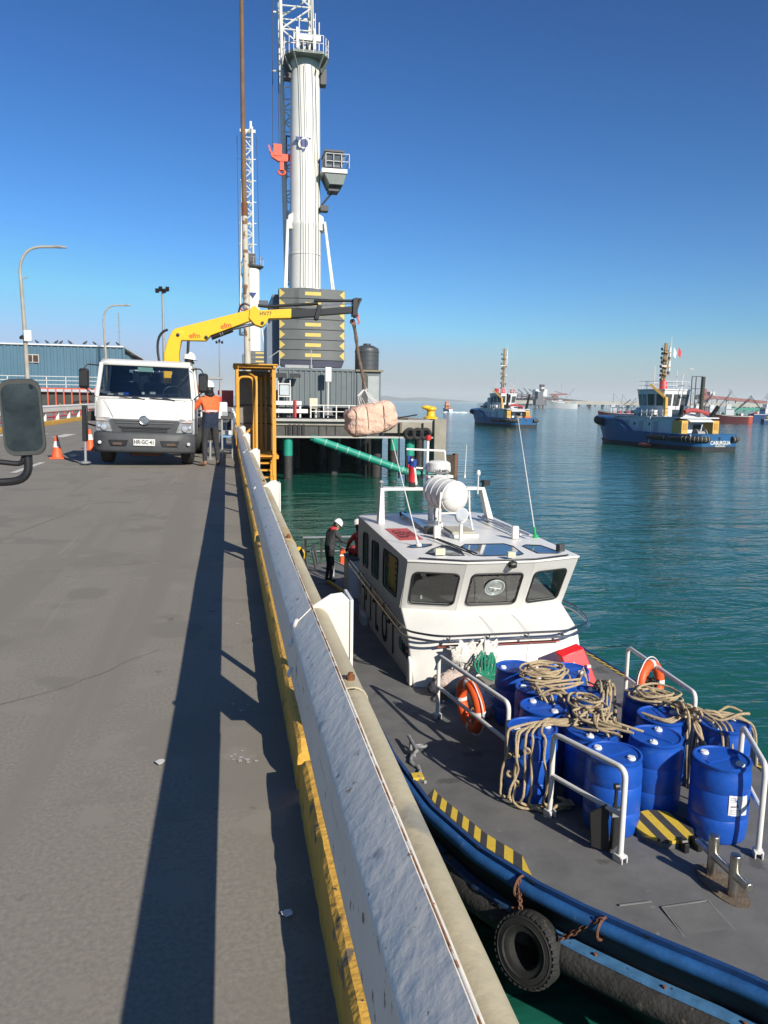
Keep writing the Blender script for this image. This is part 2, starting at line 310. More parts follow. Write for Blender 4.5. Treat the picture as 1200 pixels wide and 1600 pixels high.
# W-beam of the barrier
WP = [(.272, .735), (.2735, .746), (.2685, .7505), (.252, .734), (.2065, .6905), (.201, .682), (.202, .668), (.219, .648), (.221, .60), (.219, .55), (.217, .50), (.217, .46), (.219, .43), (.226, .412)]
WB = [(x+.006, z-.001) for x, z in WP[::-1]]
def wbeam(x_off, y0, y1, zs=0, mir=1, bumps=True):
    n = max(2, int((y1-y0)/(.12 if (y0 < 9 and bumps) else 1.5))); rings = []
    for i in range(n+1):
        yy = y0+(y1-y0)*i/n; dx = .003*noise.noise((yy*.9, 3, 1))+.0012*noise.noise((yy*4, 1, 1)) if bumps else 0; dz = .005*noise.noise((yy*.5, 7, 2)) if bumps else 0
        rings.append([Vector((x_off+mir*(x+dx), yy, z+dz+zs)) for x, z in WP+WB])
    return MB().loft(rings)
rl = thing('crash_barrier', 'white steel crash barrier with rusty chips running along the right road edge', 'barrier', (.26, 10, 0))
segs = [(-1.4, 2.60), (2.52, 6.55), (6.47, 10.85), (10.77, 15.6), (15.52, 19.9)]
for i, (a, c) in enumerate(segs): wbeam(-.0022*(i % 2), a, c, .0014*(i % 2)).build('barrier_rail', whiterail, rl, angle=.38)
for yy in (2.56, 6.51, 10.81):
    for zz, xx in ((.70, .219), (.635, .207), (.53, .202)):
        MB().lathe([(.001, .012), (.014, .009), (.019, .003), (.019, 0)], (xx-.003, yy-.05, zz), 12, (-1, -.0, .45)).build('bolt', white, rl)
def postplate(yy, lab=None):
    p = MB(); prof = arc((.285, yy, .0), (.36, yy, 0), (.44, yy+.012, 0), 6); ring = []
    zt, zb = .745, .42
    for q, z in ((0, zt), (1, zb)):
        pass
    f = [Vector((x, yy+.03*((x-.285)/.155)**2*-1+.03, z)) for x, z in ((.285, .70), (.285, .42), (.428, .42), (.428, .725), (.40, .755), (.36, .748), (.32, .722))]
    p.ext(f, (0, .007, 0)); o = p.build('barrier_post', white, rl, bevel=.002)
    q = MB(); q.ext([(.428, yy-.003, .42), (.44, yy, .42), (.44, yy+.16, .42), (.428, yy+.16, .42)], (0, 0, .31)); q.build('post_flange', white, o, bevel=.002)
    MB().bb(.34, .41, yy+.03, yy+.10, -.01, .43).build('post_leg', white, o)
for yy in (2.68, 6.6, 10.9, 15.66, 19.6): postplate(yy)
rre = M('rusty_edge', (.24, .11, .05), .85, var=.5, scale=60, spots=[((.55, .52, .48), .62, 22)])
for a, c in segs: q = MB(); q.tube([(.2735+.0012*noise.noise((a+i*.03, 1, 1))*3, a+(c-a)*i/90, .7485+.0015*noise.noise((i*.7, 2, 2))) for i in range(91)], [.0018+.0022*abs(noise.noise((i*.6, a, 3))) for i in range(91)], 6); q.build('rusty_edge', rre, rl)
# pipe behind the barrier
pp = thing('service_pipe', 'weathered yellow and grey service pipe lying behind the white barrier', 'pipe', (.37, 8, .40))
for y0, y1 in ((-1.4, 1.92), (1.90, 7.0), (6.98, 13), (12.98, 19.8)):
    n = int((y1-y0)/.3)+1; MB().tube([(.312, y0+(y1-y0)*i/n, .655+.003*noise.noise((i, 2, 2))) for i in range(n+1)], .043, 20).build('pipe_length', yellowold, pp)
for yy in (1.92, 4.1, 7.0, 10.2, 13.4): MB().lathe([(.046, -.012), (.046, .012)], (.312, yy, .655), 18, (0, 1, 0)).build('pipe_clamp', yellowold, pp, bevel=.006)
for yy in (1.975, 4.15, 7.05): MB().lathe([(.012, 0), (.012, .012), (.007, .014), (.007, .02)], (.318, yy, .697), 12).build('pipe_fitting', M('rusty_metal', RUST, .8, var=.4, scale=30), pp)
for yy in (.5, 3.5, 6.5, 9.5, 12.5, 15.5, 18.5): MB().bb(.30, .325, yy-.02, yy+.02, -.01, .615).build('pipe_support', galv, pp)
# far run of the same kind of barrier beyond the cage
b = thing('crash_barrier', 'far stretch of white barrier on the right beyond the orange access cage', 'barrier', (.3, 35, 0))
for a in range(5): wbeam(0, 22.2+a*6.5, 28.66+a*6.5, 0, 1, False).build('barrier_rail', whiterail, b, angle=.9)
for a in range(17): MB().bb(.30, .40, 22.3+a*2, 22.4+a*2, -.01, .7).build('barrier_post', white, b)
# ------------------------------------------------------------------ left side of the road
kl = thing('kerb', 'yellow kerb along the far left edge of the road', 'kerb', (-8.5, 30, 0))
for i in range(9):
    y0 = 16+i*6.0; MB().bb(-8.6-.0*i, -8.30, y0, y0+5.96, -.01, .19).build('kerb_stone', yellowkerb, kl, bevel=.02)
bl = thing('crash_barrier', 'white double rail barrier on the left side of the road beyond the kerb', 'barrier', (-8.75, 30, 0))
for i in range(9): wbeam(-8.55, 16+i*6, 21.97+i*6, .17, -1, False).build('barrier_rail', white, bl, angle=.9)
for i in range(19):
    yy = 17+i*3; MB().ext([(-8.83, yy, -.01), (-9.05, yy, -.01), (-8.83, yy, .85)], (0, .12, 0)).build('barrier_post', white, bl)
    if i % 2: MB().box((-8.745, yy, .93), (.03, .12, .1)).build('reflector', hazyel, bl)
rr_ = thing('pipe_rail', 'low red pipe rail just behind the left white barrier', 'rail', (-9.6, 30, 0))
for z in (.22, .5): MB().tube([(-9.6, 14, z), (-9.6, 72, z)], .045, 8).build('rail_tube', redp, rr_)
for i in range(15): MB().tube([(-9.6, 14.5+i*4, 0), (-9.6, 14.5+i*4, .5)], .035, 6).build('rail_post', redp, rr_)
# red railing in front of the shed
fr = thing('railing', 'orange red railing with upright bars in front of the blue shed', 'railing', (-16, 66, 0))
redrail = M('orange_red_paint', (.58, .09, .04), .55, var=.1, scale=2)
for z in (.5, 1.95): MB().bb(-26, -9.9, 65.95, 66.05, z-.05, z+.05).build('rail_tube', redrail, fr)
for i in range(27): MB().bb(-26+i*.6-.045, -26+i*.6+.045, 65.96, 66.04, 0, 1.9).build('rail_bar', redrail, fr)
# blue corrugated shed
wh = thing('shed', 'long blue corrugated harbour shed with a small window and birds on its roof', 'shed', (-20, 75, 1))
shedblue = M('shed_blue', (.075, .155, .215), .5, var=.08, scale=.5, streak=((.055, .115, .16), .3, 1.6))
b = MB(); pts = []; x = -46.0
while x < -9.4: pts += [(x, 75.0), (x+.22, 75.0), (x+.26, 74.93), (x+.44, 74.93), (x+.48, 75.0)]; x += .56
pts.append((-9.4, 75))
ring0 = [Vector((px, py, 2.0)) for px, py in pts]; ring1 = [Vector((px, py, 5.86)) for px, py in pts]
b.loft([ring0, ring1], caps=False, closed=False); b.build('wall', shedblue, wh, angle=.3)
b = MB(); y = 75.0; pts = []
while y < 95: pts += [(-9.4, y), (-9.4, y+.22), (-9.33, y+.26), (-9.33, y+.44), (-9.4, y+.48)]; y += .56
b.loft([[Vector((px, py, 2)) for px, py in pts], [Vector((px, py, 5.3)) for px, py in pts]], caps=False, closed=False); b.build('side_wall', shedblue, wh, angle=.3)
MB().ext([(-46.2, 74.8, 5.86), (-9.2, 74.8, 5.82), (-8.6, 96, 5.1), (-46.2, 96, 5.2)], (0, 0, .12)).build('roof', M('shed_roof_white', (.62, .64, .65), .6, var=.08, scale=.8), wh)
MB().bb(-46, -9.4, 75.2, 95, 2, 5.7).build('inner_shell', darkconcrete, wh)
wn = MB().bb(-17.55, -16.5, 74.83, 74.93, 4.28, 5.0).build('window', M('pale_frame', (.5, .48, .44), .6), wh)
for i in range(2): MB().bb(-17.47+i*.5, -17.05+i*.5, 74.80, 74.828, 4.35, 4.93).build('pane', M('brown_pane', (.07, .045, .03), .25), wn)
MB().bb(-46, -9.0, 73.2, 75.2, 1.72, 2.0).build('walkway', M('walkway_grey', (.42, .45, .48), .7, var=.1, scale=1), wh)
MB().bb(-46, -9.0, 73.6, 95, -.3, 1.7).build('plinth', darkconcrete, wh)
for i in range(24): MB().bb(-46+i*1.6-.03, -46+i*1.6+.03, 73.25, 73.31, 2, 3.05).build('railing_post', white, wh)
for z in (2.35, 2.7, 3.05): MB().bb(-46, -9, 73.25, 73.3, z-.022, z+.022).build('railing_bar', white, wh)
dkb = M('pigeon_grey', (.05, .05, .055), .8)
random.seed(3)
def bird(x, y, z, lab, s_=1.0):
    b = MB(); q = random.choice((-1, 1)); b.ell((x, y, z+.13*s_), (.15*s_, .075*s_, .085*s_), Matrix.Rotation(-.5*q, 3, 'Y')); b.ell((x+.12*q*s_, y, z+.25*s_), (.05*s_, .045*s_, .05*s_)); b.bar((x-.1*q*s_, y, z+.1*s_), (x-.26*q*s_, y, z+.04*s_), .06*s_, .02); b.bar((x+.15*q*s_, y, z+.25*s_), (x+.21*q*s_, y, z+.24*s_), .015, .015)
    b.bar((x, y, z), (x, y, z+.08), .015); return tag(b.build('bird', dkb), lab, 'bird', 'birds perched on the shed roof')
for i, x in enumerate((-15.75, -14.6, -13.8, -12.55, -11.7, -10.6, -15.0, -9.7, -16.6)): bird(x, 74.95, 5.97, 'dark bird perched on the blue shed roof, '+('just right of the lamp pole', 'third from the lamp pole', 'fourth from the lamp pole', 'in mid row', 'right of mid row', 'second from the right end of the roof', 'second from the lamp pole', 'at the right end of the roof', 'left of the lamp pole')[i], random.uniform(1.0, 1.35))
# lower grey wing of the shed with a small mast
ar = thing('antenna_mast', 'thin aerial mast standing behind the right end of the shed', 'mast', (-10.2, 80, 5.3))
MB().tube([(-10.2, 80, 0), (-10.2, 80, 9.4)], .05, 6).build('pole', galv, ar)
for z in (7.6, 8.2): MB().bar((-10.5, 80, z), (-9.9, 80, z), .04).build('crossbar', galv, ar)
wg = thing('annex', 'small white annex with a dark roof behind the truck cab', 'building', (-8, 84, 0))
MB().bb(-9.3, -6.6, 84, 92, 0, 5.0).build('wall', white, wg); MB().ext([(-9.5, 83.7, 5.0), (-6.4, 83.7, 4.6), (-6.4, 92.3, 4.6), (-9.5, 92.3, 5.0)], (0, 0, .15)).build('roof', darkgrey, wg)
for i in range(3): MB().bb(-9.0+i*.8, -8.5+i*.8, 83.96, 83.99, 3.6, 4.4).build('window', gl_truck, wg)
# street lamps
def lamp(x, y, h, lab, w_, cam_=False):
    t = thing('street_lamp', lab, 'street lamp', (x, y, 0), group='street lamps on the left')
    MB().tube([(x, y, 0), (x-.03, y, h*.55), (x-.1, y, h-1.1)] + arc((x-.1, y, h-1.1), (x-.02, y, h-.05), (x+w_*.45, y, h), 10)[1:] + [(x+w_*.75, y, h+.03)], [.11, .09, .07]+[.06]*11, 10).build('pole', M('lamp_pole_grey', (.33, .31, .27), .6, var=.2, scale=2), t)
    MB().tube([(x+w_*.72, y, h+.03), (x+w_*.8, y, h+.05), (x+w_, y, h+.02)], [.05, .085, .04], 8).build('lamp_head', galv, t)
    if cam_:
        c = MB().box((x+.12, y-.1, 4.1), (.34, .2, .5)).build('camera_box', white, t, bevel=.03); MB().lathe([(.12, 0), (.13, .1), (.0, .2)], (x-.12, y-.12, 3.95), 12).build('dome_camera', black, t)
        MB().bar((x-.02, y, 6.65), (x+.22, y, 6.75), .05).build('bracket', galv, t)
lamp(-9.05, 38.7, 8.1, 'tall curved street lamp with a camera box, nearest the left edge', 1.95, True)
lamp(-8.9, 62, 8.15, 'smaller curved street lamp farther back behind the truck mirror', 1.9)
def flood(x, y, h, lab, s_=1, n=4):
    t = thing('floodlight_mast', lab, 'floodlight mast', (x, y, 0), group='floodlight masts')
    MB().tube([(x, y, 0), (x, y, h)], [.16*s_, .08*s_], 8).build('pole', galv, t)
    MB().bar((x-.45*s_, y, h), (x+.45*s_, y, h), .07).build('crossarm', galv, t)
    for i in range(n): MB().box((x+(-.42+.84*i/(n-1))*s_, y-.15, h+(.22 if i % 2 else .02)), (.3*s_, .25, .32*s_), R=Matrix.Rotation(.5, 3, 'X')).build('floodlight', black, t)
flood(-6.05, 80, 11.6, 'floodlight mast with four black lamps above the yellow boom', 1.15)
flood(-.95, 110, 8.9, 'distant thin floodlight mast between truck and orange cage', .9, 3)
# ------------------------------------------------------------------ side mirror of the vehicle the picture was taken beside
mt = thing('side_mirror', 'large black vehicle side mirror on a bent arm at the left edge', 'mirror', (-.88, 3.6, 1.15))
def rrect(cx, cz, w_, h_, r, n=5):
    out = []
    for sx, sz, a0 in ((1, 1, 0), (-1, 1, 90), (-1, -1, 180), (1, -1, 270)):
        out += [(cx+sx*(w_/2-r)+r*cos(radians(a0+90*i/n)), cz+sz*(h_/2-r)+r*sin(radians(a0+90*i/n))) for i in range(n+1)]
    return out
mx_ = (-.872, 3.6, 1.350); R_ = Matrix.Rotation(radians(-3), 3, 'Y') @ Matrix.Rotation(radians(8), 3, 'Z')
def mring(k, y): return [Vector(mx_)+R_ @ Vector((x, y, z)) for x, z in rrect(0, 0, .165*k, .325*k, .045*k)]
MB().loft([mring(.90, -.012), mring(1.0, -.012), mring(1.02, .01), mring(.97, .05), mring(.7, .085)]).build('housing', M('mirror_housing', (.035, .038, .035), .55, var=.2, scale=20), mt)
MB().add(mring(.89, -.0135), [tuple(range(24))]).build('mirror_glass', M('dirty_mirror', (.075, .09, .09), .16, .75, var=.45, scale=9, spots=[((.2, .2, .18), .16, 70), ((.03, .035, .04), .3, 14)]), mt, normals=False)
MB().tube(rounded([(-.862, 3.62, 1.22), (-.862, 3.62, 1.075), (-1.05, 3.62, 1.06), (-1.35, 3.6, 1.26)], .09, 6), .018, 10).build('arm', black, mt)
MB().tube(rounded([(-.875, 3.62, 1.20), (-.885, 3.62, 1.145), (-1.02, 3.62, 1.16), (-1.35, 3.6, 1.42)], .04, 4), .012, 8).build('arm_brace', black, mt)
# ------------------------------------------------------------------ traffic cones
def cone(x, y, lab, s_=1):
    t = thing('traffic_cone', lab, 'traffic cone', (x, y, 0), group='orange traffic cones'); h = .50*s_
    MB().box((x, y, .018), (.33*s_, .33*s_, .03), rz=.2).build('base', conered, t, bevel=.008)
    MB().lathe([(.125*s_, .03), (.115*s_, .05), (.078*s_, h*.5)], (x, y, 0), 20).build('lower_cone', conered, t)
    MB().lathe([(.079*s_, h*.5), (.052*s_, h*.76)], (x, y, 0), 20).build('white_band', white, t)
    MB().lathe([(.051*s_, h*.76), (.03*s_, h*.98), (.022*s_, h), (.001, h)], (x, y, 0), 20).build('tip', conered, t)
cone(-3.84, 18.75, 'orange cone with white band standing clear of the truck on the left', 1.06)
cone(-3.62, 21.8, 'orange cone partly hidden behind the black outrigger', 1.1)
# ------------------------------------------------------------------ people
helm = M('white_hard_hat', (.78, .78, .76), .3, var=.03)
skinm = M('skin', (.34, .19, .12), .55, var=.06)
def person(name_lab, loc, rz, J, mats, rad=1.0, helmet=True, extra=None, group=None, scale=1):
    """J: joints (x right, y forward, z up). One skinned body mesh, clothing colour by region."""
    t = thing('person', name_lab, 'person', loc, rz, group, local=True); t.scale = (scale,)*3
    V = []; E = []; Rr = []; seg = []
    def v(p, r): V.append(Vector(p)); Rr.append(r); return len(V)-1
    def e(a, b, m): E.append((a, b)); seg.append((a, b, m))
    P = v(J['pelvis'], .135); sp = v(J['waist'], .125); ch = v(J['chest'], .15); nk = v(J['neck'], .06); hd = v(J['head'], .075); tp = v(J['top'], .085)
    e(P, sp, 'top'); e(sp, ch, 'top'); e(ch, nk, 'top2'); e(nk, hd, 'skin'); e(hd, tp, 'skin')
    for s_ in ('L', 'R'):
        sh = v(J['sh'+s_], .07); el = v(J['el'+s_], .052); wr = v(J['wr'+s_], .032); e(ch, sh, 'top2'); e(sh, el, 'arm'); e(el, wr, 'arm')
        d = (V[wr]-V[el]).normalized(); pm = v(V[wr]+d*.07, .034); e(wr, pm, 'hand')
        side = d.cross(Vector((0, 0, 1))); side = side.normalized() if side.length > .1 else Vector((1, 0, 0)); cu = Vector((0, 0, -1)) if abs(d.z) < .7 else Vector((0, 1, 0))
        for k_, L_ in ((-1.5, .055), (-.5, .07), (.5, .065), (1.5, .05)):
            a = v(V[pm]+side*k_*.018+d*.02, .0095); b_ = v(V[a]+d*L_*.55+cu*.012, .009); c_ = v(V[b_]+d*L_*.3+cu*.03, .008); e(pm, a, 'hand'); e(a, b_, 'hand'); e(b_, c_, 'hand')
        a = v(V[wr]+d*.03+side*.035, .011); b_ = v(V[a]+d*.035+side*.015, .0095); e(wr, a, 'hand'); e(a, b_, 'hand')
        hp = v(J['hip'+s_], .095); kn = v(J['kn'+s_], .062); an = v(J['an'+s_], .045); he = v(Vector(J['an'+s_])+Vector((0, -.03, -.04)), .04); to = v(J['to'+s_], .04)
        e(P, hp, 'leg'); e(hp, kn, 'leg'); e(kn, an, 'leg'); e(an, he, 'shoe'); e(he, to, 'shoe')
    me = bpy.data.meshes.new('body'); me.from_pydata([tuple(p) for p in V], E, []); o = bpy.data.objects.new('body', me); COL.objects.link(o)
    sk = o.modifiers.new('s', 'SKIN'); sk.use_smooth_shade = True
    for i, sv in enumerate(me.skin_vertices[0].data): sv.radius = (Rr[i]*rad*(1.18 if i in (P, sp, ch) else 1), Rr[i]*rad); sv.use_root = (i == 0)
    sb = o.modifiers.new('d', 'SUBSURF'); sb.levels = 2
    bpy.context.view_layer.update(); dg = bpy.context.evaluated_depsgraph_get(); nm = bpy.data.meshes.new_from_object(o.evaluated_get(dg)); bpy.data.objects.remove(o)
    keys = list(mats); 
    nm.materials.clear()
    for k_ in keys: nm.materials.append(mats[k_])
    idx = {k_: i for i, k_ in enumerate(keys)}
    for pl in nm.polygons:
        c = pl.center; best = None
        for a, b_, m in seg:
            A, B = V[a], V[b_]; ab = B-A; tt = max(0, min(1, (c-A).dot(ab)/max(ab.length_squared, 1e-9))); dd = (c-(A+ab*tt)).length - .6*(Rr[a]*(1-tt)+Rr[b_]*tt)
            if best is None or dd < best[0]: best = (dd, m)
        m = best[1]
        if m in ('top', 'leg') and c.z < J.get('hem', J['pelvis'][2]): m = 'leg'
        if m == 'leg' and c.z > J.get('hem', J['pelvis'][2]): m = 'top'
        if m == 'top' and c.z > J.get('band', 9): m = 'top2'
        pl.material_index = idx[m]; pl.use_smooth = True
    ob = bpy.data.objects.new('body', nm); COL.objects.link(ob); ob.parent = t
    H_ = Vector(J['top']); F = Vector(J.get('look', (0, 1, 0))).normalized(); U = (Vector(J['top'])-Vector(J['neck'])).normalized(); F = (F-U*F.dot(U)).normalized(); Sd = F.cross(U)
    Rm = Matrix((Sd, F, U)).transposed(); c0 = H_-U*.03
    fb = MB(); fb.ell(c0-U*.02, (.077, .095, .115), Rm, 16, 12)
    fb.ell(c0+F*.1-U*.03, (.012, .02, .026), Rm); fb.ell(c0+F*.082-U*.085, (.026, .014, .008), Rm)
    for sg in (-1, 1): fb.ell(c0+Sd*sg*.079-U*.02, (.012, .022, .034), Rm)
    ho = fb.build('face', J.get('facem', skinm), t, world=False)
    ey = MB()
    for sg in (-1, 1): ey.ell(c0+F*.085+Sd*sg*.03, (.011, .008, .008), Rm)
    ey.build('eyes', black, ho, world=False)
    hr = MB(); hr.ell(c0-F*.018-U*.005, (.084, .092, .112), Rm, 14, 10); hr.build('hair', J.get('hairm', black), t, world=False)
    if helmet:
        q = MB(); c1 = c0+U*.045; rings = []
        prof = [(1.30, -.012, 1), (1.02, .0, 1), (1.0, .03, 1), (.93, .075, 1), (.72, .118, 1), (.4, .14, 1), (.05, .146, 1)]
        for kf, z, _ in prof: rings.append([c1+Sd*(.112*min(kf, 1.08)*cos(a))+F*((.135*min(kf, 1.08)+(.05*max(0, sin(a)) if kf > 1.1 else 0))*sin(a))+U*z for a in [2*pi*i/24 for i in range(24)]])
        q.loft(rings, caps=False); q.tube([c1+F*(.13*cos(a))+U*(.147*sin(a)+.004) for a in [radians(20+140*i/10) for i in range(11)]], .012, 6)
        q.build('hard_hat', helm, t, world=False)
    if extra: extra(t, J)
    return t
navy = M('navy_jacket', (.012, .02, .045), .85, var=.2, scale=12, bump=.6, bscale=18); hivis = M('orange_hi_vis', (.85, .13, .03), .7, var=.08, scale=12, bump=.6, bscale=18)
trous = M('charcoal_trousers', (.03, .03, .033), .9, var=.25, scale=12, bump=.6, bscale=16); shoe = M('tan_boots', (.22, .13, .08), .8, var=.2, scale=20); blk = M('black_workwear', (.012, .012, .014), .8, var=.3, scale=10, bump=.5, bscale=18)
dgre = M('dark_grey_jacket', (.035, .036, .04), .8, var=.25, scale=12, bump=.6, bscale=18)
std = dict(pelvis=(0, 0, .95), waist=(0, 0, 1.1), chest=(0, 0, 1.32), neck=(0, .0, 1.48), head=(0, .01, 1.56), top=(0, .02, 1.64),
           shL=(-.17, 0, 1.4), elL=(-.24, .02, 1.13), wrL=(-.24, .1, .9), shR=(.17, 0, 1.4), elR=(.24, .02, 1.13), wrR=(.24, .1, .9),
           hipL=(-.09, 0, .88), knL=(-.1, .02, .5), anL=(-.11, -.02, .1), toL=(-.12, .14, .04), hipR=(.09, 0, .88), knR=(.1, .02, .5), anR=(.11, -.02, .1), toR=(.12, .14, .04))
J = dict(std); J.update(chest=(-.01, .02, 1.33), shL=(-.19, .0, 1.4), elL=(-.30, .12, 1.2), wrL=(-.20, .33, 1.22), shR=(.18, .05, 1.4), elR=(.22, .24, 1.33), wrR=(.10, .28, 1.53), hem=.80, band=1.16,
    knL=(-.12, .03, .5), anL=(-.15, -.04, .1), toL=(-.2, .1, .04), knR=(.13, .02, .5), anR=(.17, 0, .1), toR=(.22, .14, .04), hipL=(-.09, 0, .86), hipR=(.09, 0, .86), look=(.5, 1, .1))
def vest_extra(t, J):
    st = M('silver_tape', (.62, .45, .42), .4); b = MB(); rings = []
    for z in (1.145, 1.185): rings.append([Vector((.185*cos(a)-.005, .01+.158*sin(a), z)) for a in [2*pi*i/24 for i in range(24)]])
    b.loft(rings, caps=False); b.build('reflective_band', st, t, world=False)
    c = MB(); c.ell((0, -.01, 1.5), (.085, .085, .07)); c.build('hood_scarf', blk, t, world=False)
person('worker in an orange and navy jacket and white hard hat standing beside the truck', (-.36, 16.75, 0), radians(25), J, dict(top=navy, top2=hivis, arm=hivis, leg=trous, shoe=shoe, skin=blk, hand=skinm), 1.08, extra=vest_extra, scale=1.0)
J = dict(std); J['look'] = (.6, 1, -.2); J['facem'] = blk
person('crane operator in a white hard hat behind the truck cab below the boom', (-.86, 18.6, .66), radians(-60), J, dict(top=redp, top2=redp, arm=redp, leg=trous, shoe=blk, skin=blk, hand=skinm), 1.05)
# ------------------------------------------------------------------ crane truck (built in its own frame: x right as seen from the front, y to the rear)
T = thing('crane_truck', 'white cab-over truck with a folding yellow loader crane, parked facing us', 'truck', (-1.69, 16.6, .02), radians(1.5), local=True)
T.rotation_euler = (0, radians(1.3), radians(-1.0))
cabw = M('truck_white', (.70, .69, .66), .3, var=.05, scale=2, spots=[((.52, .49, .44), .16, 5)])
hw = .98
def P_(name, b, m, par=None, bevel=.0, angle=.6): return b.build(name, m, par or T, bevel=bevel, world=False, angle=angle)
# cab side profile (y, z): front face, raked windscreen, roof
zs_b, zs_t, zr = 1.40, 2.04, 2.14
def crs(y, z, w_): return [Vector((w_*sx, y, z)) for sx in (-1, 1)]
b = MB()   # front lower panel, curved in plan
def plan(yf, w_, z, n=10, bow=.07): return [Vector((w_*(-1+2*i/n), yf+bow*abs(-1+2*i/n)**3, z)) for i in range(n+1)]
rings = [plan(.0, hw, .62), plan(-.015, hw, .95), plan(.0, hw-.01, 1.2), plan(.035, hw-.02, 1.40)]
b.loft(rings, caps=False, closed=False); fp = P_('front_panel', b, cabw); fp.modifiers.new('t', 'SOLIDIFY').thickness = .03
b = MB(); b.loft([plan(.045, hw-.025, 1.415, bow=.06), plan(.22, hw-.09, 2.05, bow=.06)], caps=False, closed=False); ws = P_('windscreen', b, cg)
b = MB(); b.loft([plan(.041, hw-.022, 1.385, bow=.06), plan(.052, hw-.024, 1.43, bow=.06)], caps=False, closed=False); P_('windscreen_seal', b, black)
b = MB()
for s in (-1, 1): b = MB(); b.bar((s*(hw-.03), .10, 1.38), (s*(hw-.10), .27, 2.09), .07, .07); P_('windscreen_pillar', b, cabw, bevel=.015)
b = MB(); rf = [plan(.20, hw-.09, 2.045, bow=.05), plan(.22, hw-.09, 2.12, bow=.05), plan(.34, hw-.11, 2.17, bow=.02), plan(1.45, hw-.1, 2.17, bow=.0), plan(1.5, hw-.09, 2.05, bow=0)]
b.loft(rf, caps=False, closed=False); r_ = P_('roof', b, cabw); r_.modifiers.new('t', 'SOLIDIFY').thickness = .03
for s in (-1, 1):
    b = MB(); X = s*hw
    b.ext([(X, .07, .60), (X, .42, .60), (X, .50, .98), (X, .98, .98), (X, 1.05, .62), (X, 1.5, .62), (X, 1.5, 1.42), (X, .09, 1.40)], (-s*.04, 0, 0))
    d = P_('door', b, cabw, bevel=.01)
    b = MB(); b.bar((X-.01*s, .10, 1.38), (s*(hw-.09), .30, 2.08), .05, .05); b.bar((X-.01*s, 1.46, 1.40), (s*(hw-.09), 1.46, 2.08), .06, .06); b.bar((s*(hw-.09), .28, 2.07), (s*(hw-.09), 1.48, 2.07), .05, .05); P_('window_frame', b, cabw, d)
    b = MB(); b.add([(X-.02*s, .16, 1.41), (X-.02*s, 1.44, 1.41), (s*(hw-.10), 1.44, 2.05), (s*(hw-.10), .34, 2.05)], [(0, 1, 2, 3)]); P_('side_window', b, cg, d)
    b = MB(); b.box((X+.012*s, 1.25, 1.28), (.03, .16, .035)); P_('handle', b, black, d, .008)
    # mirrors
    mm = MB(); cx = s*1.17; mm.loft([[Vector((cx+x, y0, 1.74+z)) for x, z in rrect(0, 0, .19*k_, .40*k_, .05*k_)] for k_, y0 in ((.75, -.10), (1, -.06), (1, .0), (.93, .015))])
    mo = P_('door_mirror', mm, black); q = MB(); q.tube(rounded([(s*(hw-.07), .15, 2.02), (s*1.12, -.0, 2.03), (s*1.17, -.03, 1.93)], .06, 4), .013, 8); q.tube([(s*1.15, -.03, 1.55), (s*(hw), .06, 1.40)], .012, 8); P_('mirror_arm', q, black, mo)
    # headlights
    hl = MB(); prof = [(s*.97, .03, .97), (s*.965, .02, .70), (s*.54, -.035, .68), (s*.58, -.035, .86), (s*.70, -.025, .985)]
    hl.ext(prof, (0, .06, 0)); ho = P_('headlight', hl, M('headlamp_housing', (.42, .43, .45), .18, .5, var=.35, scale=16), bevel=.01)
    q = MB(); q.lathe([(.0, -.006), (.055, .0), (.07, .02), (.07, .03)], (s*.80, -.048, .78), 20, (0, 1, 0)); q.lathe([(.0, -.004), (.03, .0), (.035, .02)], (s*.90, -.022, .80), 16, (0, 1, 0)); P_('lens', q, M('headlamp_reflector', (.75, .76, .78), .12, .7, var=.15, scale=30), ho)
    q = MB(); q.ext([(s*.80, -.02, .955), (s*.955, .017, .955), (s*.95, .01, .91), (s*.72, -.033, .91)], (0, -.012, 0)); P_('indicator', q, M('indicator_lens', (.5, .42, .36), .2), ho)
    q = MB(); q.lathe([(.0, -.012), (.032, -.006), (.038, .01)], (s*.88, -.098, .47), 14, (0, 1, 0)); P_('fog_lamp', q, M('fog_lens', (.7, .7, .68), .15, .3), None)
    wp = MB(); wp.bar((s*.3-.2, .0, 1.40), (s*.3+.24, .03, 1.37), .02, .012); wp.bar((s*.3+.05, .01, 1.42), (s*.3+.3, .02, 1.36), .014, .014); P_('wiper', wp, black)
b = MB(); b.loft([plan(-.10, 1.0, .27, bow=.12), plan(-.12, 1.01, .33, bow=.12), plan(-.11, 1.01, .62, bow=.12), plan(-.07, 1.0, .675, bow=.12), plan(.05, .99, .67, bow=.06)], caps=False, closed=False); bo = P_('bumper', b, darkgrey); bo.modifiers.new('t', 'SOLIDIFY').thickness = .03
for s in (-1, 1):
    q = MB(); q.ext([(s*.32, -.135, .53), (s*.70, -.108, .53), (s*.66, -.112, .41), (s*.36, -.135, .41)], (0, .02, 0)); P_('intake', q, black, bo)
    q = MB(); q.bb(s*.62-.0, s*.44, -.142, -.118, .43, .48); P_('intake_bracket', q, M('intake_brown', (.09, .06, .045), .8), bo)
q = MB(); q.bb(-.215, .215, -.152, -.14, .42, .56); pl_ = P_('number_plate', q, M('plate_white', (.62, .62, .60), .5), bo, .006)
text('plate_lettering', 'HR·GC·41', .115, face((0, -.1545, .492), (1, 0, 0), (0, 0, 1)), black, pl_, .0012, .002, sx=.82)
